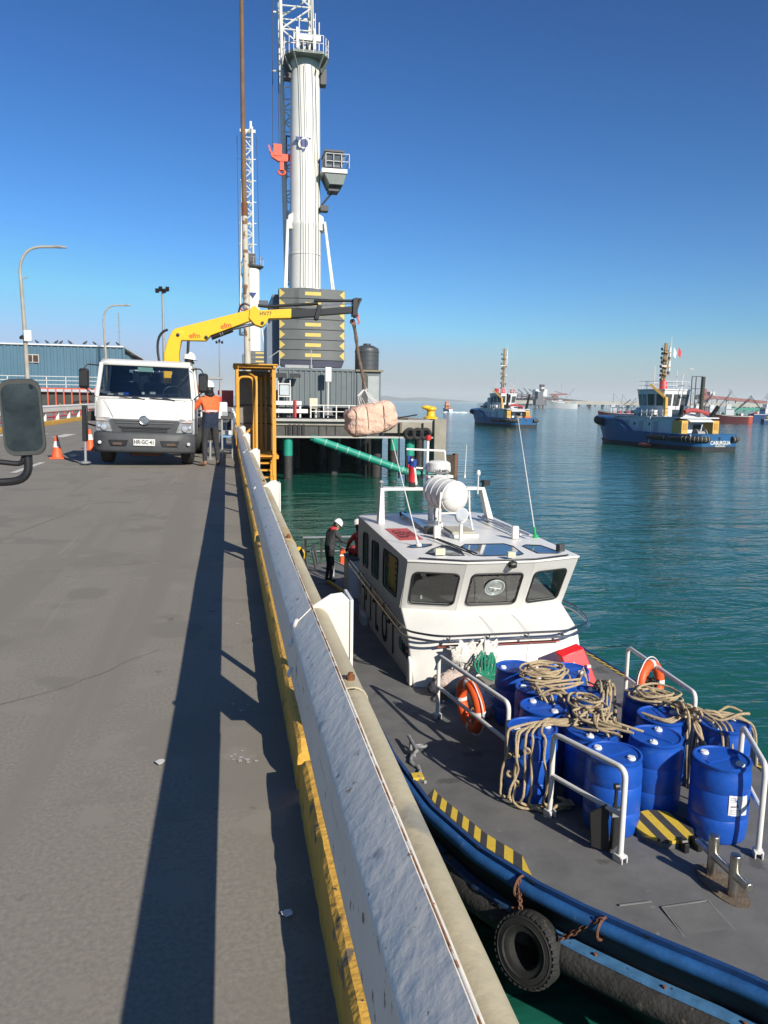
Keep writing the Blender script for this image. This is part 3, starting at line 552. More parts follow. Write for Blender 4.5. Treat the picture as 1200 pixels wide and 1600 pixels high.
# grille
b = MB(); b.ext([(-.62, -.04, .68), (.62, -.04, .68), (.70, -.04, .92), (.66, -.035, .955), (-.66, -.035, .955), (-.70, -.04, .92)], (0, .03, 0)); gr = P_('grille', b, darkgrey)
for z, hh, ww in ((.93, .018, .60), (.885, .018, .58)): q = MB(); q.bb(-ww, ww, -.055, -.04, z-hh, z+hh); P_('grille_slat', q, M('slat_grey', (.085, .09, .095), .45), gr, .006)
q = MB(); q.bb(-.45, .45, -.05, -.03, .70, .765); P_('grille_opening', q, black, gr)
for i in range(2): q = MB(); q.bb(-.45, .45, -.058, -.049, .713+i*.028, .722+i*.028); P_('grille_bar', q, darkgrey, gr)
q = MB(); q.torus((0, -.075, .94), .085, .013, (0, 1, 0), 28, 8); q.bar((-.07, -.075, .955), (.07, -.075, .955), .012, .02); q.bar((-.05, -.075, .91), (.05, -.075, .91), .01, .016); q.lathe([(.0, 0), (.085, .002), (.085, .012)], (0, -.07, .94), 24, (0, 1, 0)); o_ = P_('emblem', q, chrome, gr); o_.scale = (1.15, 1, 1)
for pts in ([(-.62, -.012, .985), (-.80, .008, 1.36)], [(.62, -.012, .985), (.80, .008, 1.36)], [(-.93, .03, 1.375), (.93, .03, 1.375)]): q = MB(); q.tube(pts, .004, 5); P_('panel_gap', q, M('gap_grey', (.22, .22, .21), .8), fp)
for s in (-1, 1): q = MB(); q.ext([(s*.99, .10, 1.40), (s*.99, .035, .99), (s*.962, .02, .99), (s*.958, .06, 1.40)], (0, -.012, 0)); P_('corner_trim', q, cabw, fp, .004)
q = MB(); q.ext([(-.52, -.06, .80), (.52, -.06, .80), (.45, -.06, .77), (-.45, -.06, .77)], (0, .02, 0)); P_('grille_lip', q, black, gr)
# cab interior
b = MB(); b.bb(-.95, .95, 1.46, 1.5, .7, 1.55); b.bb(-.95, -.50, 1.46, 1.5, 1.55, 2.1); b.bb(.42, .95, 1.46, 1.5, 1.55, 2.1); b.bb(-.5, .42, 1.46, 1.5, 2.0, 2.1); P_('rear_cab_panel', b, M('cab_lining', (.05, .052, .055), .8))
b = MB(); b.ext([(-.94, .12, 1.0), (-.94, .12, 1.37), (-.94, .45, 1.42), (-.94, .6, 1.35), (-.94, .6, 1.0)], (1.88, 0, 0)); P_('dashboard', b, M('dash_grey', (.035, .036, .038), .7), None, .02)
for x in (-.5, .08, .55): q = MB(); q.box((x, 1.15, 1.35), (.46 if x else .3, .14, .75)); q.box((x, 1.13, 1.83), (.24, .1, .2)); P_('seat', q, M('seat_navy', (.02, .025, .05), .9), None, .04)
q = MB(); q.torus((.50, .62, 1.5), .2, .016, (0, -.8, .6), 24, 8); q.bar((.32, .64, 1.49), (.68, .64, 1.49), .03, .02); P_('steering_wheel', q, black)
random.seed(5)
for i, (x, m_) in enumerate(((-.72, lane), (-.60, gl_boat), (-.50, lane), (-.43, drumblue), (-.80, galv), (-.08, white), (.12, white))): q = MB(); q.box((x, .33, 1.44+.01*i % 3), (.12 if i < 5 else .05, .1, .05), rz=i*.7); P_('dashboard_clutter', q, m_)
q = MB(); q.bb(-.16, .14, .22, .225, 1.93, 2.02); P_('windscreen_sticker', q, M('mint_sticker', (.35, .6, .5), .5)); q = MB(); q.bb(-.14, .1, .35, .38, 1.84, 1.94); P_('rear_view_mirror', q, black)
# chassis, wheels, load bed
b = MB(); b.bb(-.38, -.28, .2, 6.2, .62, .80); b.bb(.28, .38, .2, 6.2, .62, .80); b.bb(-.8, .8, .62, .76, .38, .5); b.bb(-.5, .5, .3, 1.2, .3, .6); P_('chassis', b, black)
b = MB(); b.bb(-.3, .3, .1, .3, .2, .3); P_('under_guard', b, M('rusty_metal', RUST))
def wheel(x, y, dual=False):
    s = 1 if x > 0 else -1; q = MB(); R0 = .385; wd = .26
    q.lathe([(.20, -wd/2), (.30, -wd/2), (.365, -wd*.42), (R0, -wd*.3), (R0, wd*.3), (.365, wd*.42), (.30, wd/2), (.20, wd/2)], (x, y, R0), 32, (1, 0, 0)); o = P_('wheel', q, rubber, None)
    q = MB(); q.lathe([(.21, .02), (.2, .075), (.17, .06), (.12, .02), (.07, .04), (.05, .085), (.0, .09)], (x, y, R0), 24, (s, 0, 0)); P_('rim', q, M('rim_grey', (.33, .32, .30), .5, .3, spots=[(RUST, .3, 12)]), o)
    for k in range(5): a = 2*pi*k/5; q = MB(); q.lathe([(.018, 0), (.018, .03), (.0, .032)], (x+s*.035, y+.11*cos(a), R0+.11*sin(a)), 6, (s, 0, 0)); P_('wheel_nut', q, galv, o)
for x in (-.82, .82): wheel(x, .62)
for x in (-.86, .86): wheel(x, 4.1)
b = MB(); b.bb(-1.0, 1.0, 2.75, 6.4, .86, .98); P_('load_bed', b, M('bed_grey', (.2, .2, .19), .8))
for s in (-1, 1): b = MB(); b.bb(s*.98, s*1.02, 2.8, 6.4, .98, 1.38); P_('bed_side', b, cabw)
b = MB(); b.bb(-.9, .9, 2.74, 2.8, .98, 1.75); P_('headboard', b, cabw)
# loader crane: frame, outriggers, column, booms
b = MB(); b.bb(-.55, .75, 1.75, 2.35, .72, 1.05); b.bb(-.15, .55, 1.85, 2.3, 1.05, 1.6); P_('crane_base', b, darkgrey, None, .02)
b = MB(); b.bb(-1.25, 1.3, 1.92, 2.18, .80, .98); P_('outrigger_beam', b, black, None, .01)
for s in (-1, 1):
    y = .35 if s < 0 else 2.05; X = s*1.24
    if s < 0: q = MB(); q.bar((-.9, .5, .98), (-1.24, .40, .98), .16, .2); q.tube([(-1.2, .38, .82), (-1.05, .4, .78), (-.95, .5, .84)], .02, 6); P_('outrigger_bracket', q, black)
    q = MB(); q.bb(X-.05, X+.05, y-.05, y+.05, .46, 1.2); q.tube([(X+.05, y-.07, 1.15), (X+.06, y-.07, .5)], .02, 6); lg = P_('outrigger_leg', q, black, None, .008)
    q = MB(); q.tube([(X, y, .5), (X, y, .04)], .028, 10); q.lathe([(.11, 0), (.11, .02), (.04, .045)], (X, y, .0), 16); P_('outrigger_foot', q, galv, lg)
q = MB(); cx, cy = .38, 2.1
q.loft([[Vector((cx+dx*w_+ox, cy+dy*.17, z)) for dx, dy in ((-1, -1), (1, -1), (1, 1), (-1, 1))] for z, w_, ox in ((1.1, .19, .05), (1.9, .19, .0), (2.4, .165, -.02), (2.68, .15, .04), (2.93, .13, .13))]); P_('crane_column', q, craneyel, None, .02)
q = MB(); q.tube(arc((cx-.1, cy-.1, 2.95), (cx-.45, cy-.1, 2.85), (cx-.26, cy-.12, 2.1), 8)+[(cx-.2, cy-.12, 1.7)], .028, 8); P_('hydraulic_hose', q, black)
q = MB(); q.tube([(cx+.33, cy-.12, 1.75), (cx+.33, cy-.12, 2.15)], .075, 12); q.tube([(cx+.33, cy-.12, 2.1), (cx+.36, cy-.12, 2.75)], .032, 10); P_('lift_cylinder', q, black)
q = MB(); q.bb(cx+.2, cx+.62, cy-.3, cy+.05, 1.55, 1.72); P_('valve_block', q, M('valve_red', (.25, .06, .04), .6), None, .01)
# inner boom (goes to the right), points in truck frame
def boom(poly, y0, y1, name, m, bv=.012): b = MB(); b.ext([(x, y0, z) for x, z in poly], (0, y1-y0, 0)); return P_(name, b, m, None, bv)
bi = boom([(cx-.02, 2.86), (cx+.05, 2.72), (cx+.75, 2.74), (cx+.86, 2.87), (2.16, 3.26), (2.27, 3.33), (2.22, 3.45), (2.10, 3.49), (cx+.2, 3.02), (cx+.05, 2.97)], cy-.16, cy+.16, 'inner_boom', craneyel)
bo2 = boom([(2.10, 3.30), (2.24, 3.16), (2.40, 3.12), (2.50, 3.20), (2.55, 3.32), (3.07, 3.36), (3.07, 3.57), (2.35, 3.49), (2.22, 3.60), (2.12, 3.5)], cy-.20, cy+.20, 'outer_boom', craneyel)
orr = M('orange_lettering', (.7, .10, .01), .5)
text('boom_lettering', 'efm', .17, face((cx+.50, cy-.163, 2.84), (1, 0, .06), (0, 0, 1)), orr, bi, .001, .004)
text('boom_lettering', 'efm', .17, face((cx+1.20, cy-.163, 3.10), (1, 0, .27), (0, 0, 1)), orr, bi, .001, .004)
text('boom_model_lettering', 'HV77', .12, face((2.48, cy-.203, 3.42), (1, 0, .07), (0, 0, 1)), M('dark_brown_lettering', (.08, .05, .02), .6), bo2, .001, .002)
q = MB()
for x, z in ((cx+.13, 2.84), (cx+.76, 2.82), (2.16, 3.38)): q.lathe([(.04, 0), (.04, .03), (.02, .035), (0, .035)], (x, cy-.16, z), 12, (0, -1, 0))
q.lathe([(.035, 0), (.035, .03), (0, .03)], (2.41, cy-.2, 3.21), 12, (0, -1, 0)); P_('pivot_pin', q, black)
q = MB(); q.tube([(cx+.86, cy-.02, 2.84), (1.72, cy-.02, 3.05)], .075, 14); ob_ = P_('boom_cylinder', q, black); q = MB(); q.tube([(1.70, cy-.02, 3.045), (2.30, cy-.02, 3.21)], .035, 10); P_('piston_rod', q, chrome, ob_); q = MB()
for t_ in (.42, .52): q.tube([(cx+.86+(1.72-cx-.86)*t_, cy-.02, 2.84+.21*t_), (cx+.86+(1.72-cx-.86)*(t_+.03), cy-.02, 2.84+.21*(t_+.03))], .079, 14)
P_('cylinder_band', q, galv, ob_)
q = MB(); q.tube(arc((1.86, cy, 3.36), (1.88, cy, 3.75), (2.12, cy, 3.60), 8), .022, 8); P_('hydraulic_hose', q, black)
# telescopes
q = MB(); q.ext([(2.95, cy-.13, 3.36), (3.72, cy-.13, 3.44), (3.72, cy-.13, 3.63), (2.95, cy-.13, 3.55)], (0, .26, 0)); q.bar((3.66, cy, 3.37), (3.74, cy, 3.70), .34, .1); P_('boom_extension', q, M('black_boom_paint', (.010, .011, .013), .4, var=.2, scale=10), None, .01)
q = MB(); q.ext([(3.7, cy-.10, 3.46), (4.62, cy-.10, 3.58), (4.62, cy-.10, 3.74), (3.7, cy-.10, 3.61)], (0, .20, 0)); P_('boom_extension', q, M('black_boom_paint', (.02, .022, .025)), None, .01)
q = MB(); q.tube([(2.3, cy-.05, 3.61), (2.5, cy-.05, 3.60), (3.7, cy-.05, 3.74)], .035, 8); q.tube([(2.5, cy+.06, 3.62), (3.7, cy+.06, 3.74)], .03, 8); q.tube([(3.6, cy-.05, 3.80), (4.65, cy-.05, 3.86)], .033, 8); P_('extension_cylinder', q, M('black_boom_paint', (.02, .022, .025)))
q = MB(); q.tube([(3.7, cy-.05, 3.70), (4.6, cy-.05, 3.80)], .016, 8); P_('piston_rod', q, chrome)
q = MB(); q.bb(4.52, 4.64, cy-.15, cy+.15, 3.5, 3.9); q.bar((4.58, cy-.1, 3.55), (4.70, cy-.1, 3.90), .06, .05); q.bar((4.58, cy+.1, 3.55), (4.70, cy+.1, 3.90), .06, .05); q.bb(4.58, 4.74, cy-.06, cy+.06, 3.86, 3.93); q.lathe([(.05, -.14), (.05, .14)], (4.60, cy, 3.52), 12, (0, 1, 0)); P_('boom_tip', q, black, None, .01)
q = MB(); q.tube([(4.66, cy, 3.56), (4.665, cy, 3.44)], .028, 8); q.tube(arc((4.67, cy, 3.44), (4.75, cy, 3.36), (4.66, cy, 3.34), 6), .022, 8); P_('hook', q, M('hook_pink', (.6, .12, .15), .5))
# grille of grey equipment box seen through the rear window
q = MB(); q.bb(-.45, .0, 1.62, 1.72, 1.2, 1.98); q.bb(.02, .22, 1.62, 1.72, 1.5, 1.98); P_('tool_box', q, cabw, None, .02)
for x in (-.3, -.12): q = MB(); q.bb(x-.004, x+.004, 1.61, 1.618, 1.5, 1.98); P_('box_seam', q, darkgrey)
# ------------------------------------------------------------------ sling and hanging bundle
tip = Vector((2.98, 18.72, 3.36)); att = Vector((3.36, 19.1, 1.72))
sl_ = thing('lifting_sling', 'long brown webbing sling hanging from the boom tip down to the bundle', 'sling', tuple(tip))
q = MB(); q.tube([tip+(att-tip)*t_+Vector((.012*sin(9*t_), 0, 0)) for t_ in [i/14 for i in range(15)]], [.035+.014*sin(i*1.9)**2 for i in range(15)], 8); q.build('webbing', M('dirty_webbing', (.17, .12, .085), .9, var=.4, scale=14, bump=.8, bscale=60), sl_)
q = MB(); q.torus(tip+Vector((0, 0, -.06)), .05, .018, (0, 1, 0), 16, 6); q.build('shackle', M('hook_pink', (.6, .12, .15)), sl_)
ws_ = thing('rope_bridle', 'white ropes tying the pink bundle to the sling', 'rope', tuple(att)); bc = Vector((3.56, 19.3, .97))
for dx, dy in ((-.32, -.2), (-.12, .18), (.1, -.22), (.26, .16), (-.22, .0)):
    q = MB(); q.tube([att, att+Vector((dx*.6, dy*.6, -.18)), bc+Vector((dx, dy, .36))], .014, 6); q.build('rope_leg', white, ws_)
q = MB(); q.torus(att+Vector((.02, 0, -.02)), .04, .015, (0, 1, 0), 14, 6); q.build('rope_eye', white, ws_)
# bundle: a wrapped bale, soft box with folds
bun = thing('bundle', 'big pale pink cloth wrapped bundle hanging over the boat stern', 'bundle', tuple(bc))
q = MB(); rings = []; NN = 72; MM = 44; Rb = Matrix.Rotation(radians(-9), 3, 'Y')
for i in range(MM+1):
    th = pi*i/MM; ring = []
    for k in range(NN):
        ph = 2*pi*k/NN; d = Vector((sin(th)*cos(ph), sin(th)*sin(ph), -cos(th)))
        ex = 4.2; nrm = (abs(d.x)**ex+abs(d.y)**ex+abs(d.z)**ex)**(1/ex); p = Vector((d.x*.66, d.y*.46, d.z*.40))/nrm*.97
        f_ = 1.02+.09*noise.noise(d*2.4)-.06*abs(noise.noise(Vector((d.x*9+2, d.y*2.5, d.z*2))))-.035*abs(noise.noise(Vector((d.x*3, d.y*3+4, d.z*9))))
        if abs(p.x+.12) < .03 or abs(p.x-.3) < .025: f_ -= .04
        p = p*f_; p.z += .05*p.x
        ring.append(bc+Rb @ p)
    rings.append(ring)
q.loft(rings); q.build('wrapping', M('pale_pink_cloth', (.70, .46, .35), .85, var=.1, scale=3, spots=[((.62, .5, .42), .3, 3), ((.45, .24, .16), .2, 6)], bump=.8, bscale=9), bun, angle=1.0)
for xx in (-.42, -.14, .28):
    ring = [bc+Rb @ Vector((xx+.02*sin(3*a), .47*(abs(cos(a))**.55)*(1 if cos(a) > 0 else -1), .375*(abs(sin(a))**.55)*(1 if sin(a) > 0 else -1))) for a in [2*pi*i/32 for i in range(32)]]
    q = MB(); q.tube(ring, .011, 6, True); q.build('binding_rope', M('bundle_cord', (.5, .33, .24), .9), bun)
# ------------------------------------------------------------------ orange access cage with stairs
cg_ = thing('access_cage', 'tall orange caged stairway down the quay side, beside the white barrier', 'cage', (.7, 20.6, 0))
X0, X1, Y0, Y1, ZT = .26, 1.20, 20.2, 21.8, 2.24
def cb(name, a, b2, w_=.055, m=cageorange): q = MB(); q.bar(a, b2, w_); return q.build(name, m, cg_)
for x in (X0, X1):
    for yy in (Y0, Y1): cb('corner_post', (x, yy, 0 if x == X0 else -1.35), (x, yy, ZT), .065)
for x in (X0, X1): cb('top_rail', (x, Y0-.1, ZT), (x, Y1+.1, ZT), .07)
for yy in (Y0, Y1): cb('top_rail', (X0-.08, yy, ZT+.002), (X1+.06, yy, ZT+.002), .062)
q = MB(); q.ext([(X0-.1, Y0-.12, ZT+.04), (X1+.08, Y0-.12, ZT+.04), (X1+.08, Y1+.1, ZT+.02), (X0-.1, Y1+.1, ZT+.02)], (0, 0, .03)); q.build('cage_roof', cageorange, cg_)
for z in (.0, .75, 1.25, 2.0):
    cb('mid_rail', (X0, Y1, z), (X1, Y1, z), .035, darkgrey if 0 < z < 2 else cageorange); cb('mid_rail', (X1, Y0, z), (X1, Y1, z), .035); cb('mid_rail', (X0, Y0+.4, z), (X0, Y1, z), .035)
mesh_ = M('cage_mesh_sheet', (.36, .33, .27), .6, .2, var=.2, scale=4)
q = MB()
for i in range(46): x = X0+.03+i*(X1-X0-.06)/45; q.bar((x, Y1+.02, .02), (x, Y1+.02, 2.18), .012)
q.build('mesh_panel', mesh_, cg_)
q = MB(); q.bb(X0+.03, X1-.03, Y1+.05, Y1+.06, .02, 2.18); q.build('backing_sheet', mesh_, cg_)
q = MB()
for i in range(50): yy = Y0+.03+i*(Y1-Y0-.06)/49; q.bar((X1+.0, yy, .02), (X1+.0, yy, 2.18), .010)
q.build('side_mesh_panel', mesh_, cg_)
for pts, r in (([(X0+.02, Y0+.02, 0), (X0+.02, Y0+.02, 1.98), (X0+.40, Y0+.05, 1.98), (X0+.40, Y0+.05, .05)], .03), ([(X0+.45, Y0-.5, -.7), (X0+.48, Y0-.1, 1.95), (X0+.30, Y0+.3, 2.08)], .03)):
    q = MB(); q.tube(rounded(pts, .15, 5), r, 10); q.build('handrail', cageorange, cg_)
cb('diagonal_brace', (X0-.02, Y0-.1, .35), (X0+.40, Y0+.1, .72), .05); cb('gate_post', (X0+.47, Y0+.02, .0), (X0+.47, Y0+.02, 2.0), .07)
cb('door_frame', (X1-.28, Y1-.05, 0), (X1-.28, Y1-.05, 2.0), .07); cb('door_frame', (X1-.16, Y1-.2, 0), (X1-.16, Y1-.2, 2.1), .05)
for i in range(8): q = MB(); zz = -.02-i*.17; yy = Y0-.05-i*.14; q.bb(.70, 1.14, yy-.11, yy+.09, zz-.035, zz); q.build('stair_tread', cageorange, cg_)
for x in (.68, 1.17): cb('stair_stringer', (x, Y0+.1, .0), (x, Y0-1.3, -1.6), .07)
cb('stair_post', (1.17, Y0-.02, -1.4), (1.17, Y0-.02, 2.2), .06)
q = MB(); q.tube(rounded([(1.17, Y0-.05, .0), (1.10, Y0-.6, -.15), (1.15, Y0-1.2, -.95)], .2, 5), .025, 8); q.build('handrail', cageorange, cg_)
q = MB(); q.bb(.55, 1.3, 20.2, 21.9, -.12, -.03); q.build('landing', cageorange, cg_)
# things on the road beyond the truck
tk = thing('tractor', 'small red tractor far down the road beside the orange cage', 'tractor', (-.9, 52, 0))
MB().bb(-1.4, -.35, 52, 54.2, .7, 1.5).build('bonnet', redp, tk, bevel=.05); q = MB(); q.bb(-1.35, -.4, 53, 54.4, 1.5, 1.6); q.bb(-1.45, -.3, 52.9, 54.5, 2.65, 2.78)
for x in (-1.38, -.4):
    for yy in (53, 54.4): q.bar((x, yy, 1.5), (x, yy, 2.7), .07)
q.build('cab', M('tractor_grey', (.3, .3, .3), .6), tk)
for x in (-1.55, -.2): MB().lathe([(.3, -.15), (.58, -.15), (.62, 0), (.58, .15), (.3, .15)], (x, 54, .62), 20, (1, 0, 0)).build('wheel', rubber, tk)
for x in (-1.45, -.3): MB().lathe([(.2, -.1), (.36, -.1), (.38, 0), (.36, .1), (.2, .1)], (x, 52.2, .38), 16, (1, 0, 0)).build('wheel', rubber, tk)
eq = thing('generator_trailer', 'grey and white generator trailer parked beyond the worker', 'trailer', (-.35, 33, 0))
q = MB(); q.bb(-.85, .0, 33, 34.2, .55, 1.25); q.build('housing', white, eq, bevel=.04); q = MB(); q.bb(-.95, .1, 32.9, 34.4, .42, .52); q.build('frame', darkgrey, eq)
for x in (-.9, .05): MB().lathe([(.1, -.08), (.27, -.08), (.27, .08), (.1, .08)], (x, 33.6, .28), 16, (1, 0, 0)).build('wheel', rubber, eq)
ct = thing('shipping_container', 'red shipping container at the far end of the road', 'container', (-3, 150, 0))
q = MB(); q.bb(-1.5, 1.0, 128, 134, 0, 2.6); q.build('body', redp, ct)
bl_ = thing('low_trolley', 'dark trolley with blue shelf standing against the barrier beyond the worker', 'trolley', (.0, 19, 0))
q = MB(); q.bb(-.14, .12, 18.9, 19.5, .50, .54); q.build('shelf', M('shelf_blue', (.15, .3, .5), .5), bl_)
for x in (-.13, .11):
    for yy in (18.92, 19.48): q = MB(); q.bar((x, yy, 0), (x, yy, .98), .035); q.build('leg', galv, bl_)
q = MB(); q.bb(-.16, .14, 18.88, 19.5, .94, 1.0); q.build('top', darkgrey, bl_)
for i, (x, z) in enumerate(((-.06, 1.06), (.05, 1.03), (.0, .6))): q = MB(); q.box((x, 19.1+i*.1, z), (.14, .2, .1), rz=.4*i); tag(q.build('tool_case', (galv, darkgrey, white)[i]), ('grey tool case on top of the dark trolley', 'dark tool case on top of the trolley next to the grey one', 'white box on the blue trolley shelf')[i], 'tool case')
# ------------------------------------------------------------------ pier head the cranes stand on
pd = thing('pier', 'concrete pier head on green and black piles carrying the big white crane', 'pier', (8, 56, 0))
MB().bb(.53, 15.75, 56, 150, -.45, -.02).build('deck_slab', concrete, pd)
MB().bb(.53, 15.2, 55.7, 56.0, -.16, .02).build('deck_edge', M('pale_edge_concrete', (.42, .41, .38), .9, var=.15, scale=2), pd)
random.seed(21)
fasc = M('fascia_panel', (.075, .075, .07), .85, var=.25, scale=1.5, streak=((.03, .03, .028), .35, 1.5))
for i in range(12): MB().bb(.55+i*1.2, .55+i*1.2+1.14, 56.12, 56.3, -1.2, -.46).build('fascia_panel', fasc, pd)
MB().bb(.53, 15.1, 55.55, 56.5, -1.34, -1.22).build('ledge', M('pale_edge_concrete', (.42, .41, .38)), pd)
for i in range(4): MB().bb(4.3+i*.33, 4.5+i*.33, 55.98, 56.1, -1.2, -.4).build('fender_bar', black, pd)
MB().bb(15.05, 15.95, 55.4, 56.9, -3.1, .1).build('corner_column', concrete, pd, bevel=.04)
MB().bb(11.2, 15.05, 55.7, 56.6, -.95, -.02).build('corner_beam', concrete, pd)
blackpile = M('black_pile', (.03, .03, .03), .7, var=.3, scale=2, spots=[((.2, .2, .18), .3, 9)])
def pile(x, y, r=.34, top=-1.34, split=-2.66, m=green):
    MB().tube([(x, y, top), (x, y, split)], r, 14).build('pile', m, pd); MB().tube([(x, y, split), (x, y, -5.2)], r*.94, 14).build('pile_foot', blackpile, pd)
pile(4.27, 56.1); pile(13.4, 56.3, .36); pile(11.2, 58, .45, -1.3, -1.6); pile(.95, 56.1)
for i in range(5):
    for j in range(4): pile(1.2+i*3.5+(j % 2)*.9, 60.5+j*5, .4, -.5, -1.0 if (i+j) % 3 else -3.2, green if (i+j) % 3 == 0 else blackpile)
MB().bb(.5, 15.7, 80, 80.5, -5, -.45).build('under_pier_dark_wall', M('under_pier_shade', (.012, .012, .012), .95), pd)  # black wall added under the deck to stand in for deep shade
MB().tube([(5.9, 55.9, -1.35), (6.6, 55.8, -1.5)], .22, 14).build('brace_end', green, pd)
MB().tube([(6.13, 55.8, -1.4), (13.3, 54.9, -3.9)], .27, 16).build('diagonal_brace', green, pd)
for i in range(1, 9): t_ = i/9; MB().tube([(6.13+7.17*t_, 55.8-.9*t_, -1.4-2.5*t_), (6.13+7.17*(t_+.012), 55.8-.9*(t_+.012), -1.4-2.5*(t_+.012))], .285, 16).build('brace_collar', M('pale_green_band', (.2, .42, .34), .6), pd)
MB().tube([(13.4, 55.9, -3.95), (15.4, 55.9, -4.0)], .22, 10).build('cross_tube', green, pd)
for x in (9.9, 12.4, 14.2): MB().tube([(x, 55.6, -.2), (x+.05, 55.6, -4.3)], .06, 6).build('hanging_fender_chain', black, pd)
for i in range(3): MB().torus((13.2+i*.6, 55.5, -1.0), .34, .14, (0, 1, 0), 18, 8).build('tyre_fender', rubber, pd)
dol = thing('mooring_dolphin', 'short dark timber faced dolphin standing in the water right of the pier', 'pile', (17.2, 57.4, -4.4))
MB().bb(16.55, 17.25, 57.2, 57.9, -5, -2.7).build('timber_face', M('wet_timber', (.05, .035, .025), .85, var=.4, scale=4), dol); MB().bb(17.25, 17.5, 57.2, 57.9, -5, -2.6).build('rubbing_strip', M('brown_timber', (.16, .085, .055), .8, var=.3, scale=5), dol)
bo_ = thing('mooring_bollard', 'yellow cast bollard on the right corner of the pier', 'bollard', (15, 56.4, .1))
MB().lathe([(.55, .1), (.55, .2), (.33, .3), (.28, .65), (.42, .8), (.40, .95), (.2, 1.05), (0, 1.06)], (15.0, 56.4, 0), 18).build('post', craneyel, bo_); MB().ell((14.65, 56.3, .95), (.4, .24, .16)).build('horn', craneyel, bo_)
# pier furniture
cn = thing('shipping_container', 'grey corrugated container on the pier below the crane counterweight', 'container', (6.6, 58, 0))
b = MB(); pts = [(3.8, 57.5)]; x = 4.85; b1 = [(3.8, 57.5), (4.75, 57.5)]
while x < 9.2: b1 += [(x, 57.5), (x+.17, 57.5), (x+.20, 57.56), (x+.36, 57.56)]; x += .39
b1.append((9.39, 57.5))
b.loft([[Vector((p[0], p[1], .95)) for p in b1], [Vector((p[0], p[1], 3.5)) for p in b1]], caps=False, closed=False); b.build('corrugated_side', contgrey, cn, angle=.3)
MB().bb(3.8, 9.39, 57.6, 59.9, .92, 3.52).build('body', contgrey, cn); MB().bb(3.75, 9.42, 57.44, 59.95, 3.5, 3.66).build('top_rail', contgrey, cn); MB().bb(3.75, 9.42, 57.44, 59.95, .82, .97).build('bottom_rail', contgrey, cn)
for x in (3.78, 4.5, 4.76, 9.36): MB().bb(x-.04, x+.04, 57.42, 57.5, .9, 3.6).build('corner_post', contgrey, cn)
for x in (4.4, 6.6, 8.9): MB().bb(x-.25, x+.25, 57.6, 59.8, -.02, .83).build('foot', darkgrey, cn)
for x in (3.78, 6.1): MB().bar((x, 57.4, 3.66), (x, 57.4, 5.0 if x > 5 else 4.9), .06).build('roof_post', galv, cn)
MB().bar((3.78, 57.4, 4.9), (3.0, 57.4, 4.35), .05).build('roof_brace', galv, cn); MB().bb(4.2, 6.2, 57.6, 58.2, 3.68, 3.9).build('roof_box', galv, cn)
c2 = thing('shipping_container', 'dark end container with a pale door carrying the round water tank', 'container', (10.4, 58, 0))
MB().bb(9.5, 11.35, 57.5, 60, .5, 3.5).build('body', contgrey, c2, bevel=.02); MB().bb(9.4, 11.5, 57.3, 60.1, 3.52, 3.66).build('roof_deck', M('timber_deck', (.22, .19, .14), .8), c2)
MB().bb(10.35, 11.2, 57.44, 57.5, .7, 3.2).build('door', M('pale_door', (.33, .36, .36), .5, var=.1, scale=2), c2); MB().bb(9.95, 10.3, 57.43, 57.49, .6, 3.45).build('door_edge', darkgrey, c2); MB().bb(9.55, 9.9, 57.44, 57.49, .7, 3.3).build('narrow_door', contgrey, c2)
wt = thing('water_tank', 'round black plastic water tank on top of the end container', 'tank', (10.43, 58.5, 3.66))
MB().lathe([(.86, 0), (.9, .05), (.9, 1.3), (.93, 1.32), (.93, 1.4), (.9, 1.44), (.88, 1.62), (.5, 1.82), (.28, 1.86), (.28, 1.98), (0, 2.0)], (10.43, 58.45, 3.66), 32).build('tank_body', M('tank_grey', (.055, .062, .07), .5, var=.1, scale=2), wt)
for z in (.35, .7, 1.05): MB().torus((10.43, 58.45, 3.66+z), .9, .018, n=32, m=6).build('tank_rib', M('tank_grey', (.055, .062, .07)), wt)
bx = thing('lamp_box_post', 'white box on a tall post in front of the grey container', 'post', (7.24, 56.6, 0))
MB().tube([(7.24, 56.6, 0), (7.24, 56.6, 2.7)], .05, 8).build('post', white, bx); MB().bb(7.03, 7.48, 56.5, 56.7, 2.7, 3.75).build('box', white, bx, bevel=.03)
cb_ = thing('control_cabinet', 'cream control cabinet on two legs at the pier edge', 'cabinet', (6.1, 56.5, 0))
MB().bb(5.85, 6.45, 56.3, 56.6, .75, 1.5).build('cabinet', M('cream_paint', (.6, .56, .42), .5), cb_, bevel=.02)
for x in (5.95, 6.35): MB().bar((x, 56.45, 0), (x, 56.45, .8), .08).build('leg', white, cb_)
gd = thing('crash_barrier', 'white two rail barrier with a red marker post on the pier', 'barrier', (4.2, 56.6, 0))
for z, x1 in ((1.12, 5.3), (.55, 5.75)): MB().bb(1.2, x1, 56.35, 56.45, z-.15, z+.15).build('barrier_rail', white, gd, bevel=.03)
for x in (1.6, 3.1, 4.7, 5.2): MB().bb(x-.06, x+.06, 56.46, 56.56, 0, 1.25).build('barrier_post', white, gd)
MB().tube([(4.82, 56.2, .0), (4.82, 56.2, 1.35)], .09, 10).build('marker_post', redp, gd)
so_ = thing('solar_panel_stand', 'small stand with two tilted solar panels beside the orange cage', 'solar panel', (4.0, 56.8, 0))
for x in (3.65, 4.5): MB().bar((x, 56.8, 0), (x, 56.8, 3.0), .06).build('post', white, so_)
for z in (1.6, 2.5): MB().bar((3.65, 56.8, z), (4.5, 56.8, z), .08).build('crossbar', white, so_)
for x, s_ in ((3.75, 1), (4.85, .8)): MB().box((x, 56.7, 3.1), (1.0*s_, .7*s_, .04), R=Matrix.Rotation(.5, 3, 'X')).build('panel', M('solar_cell', (.05, .055, .06), .3), so_)
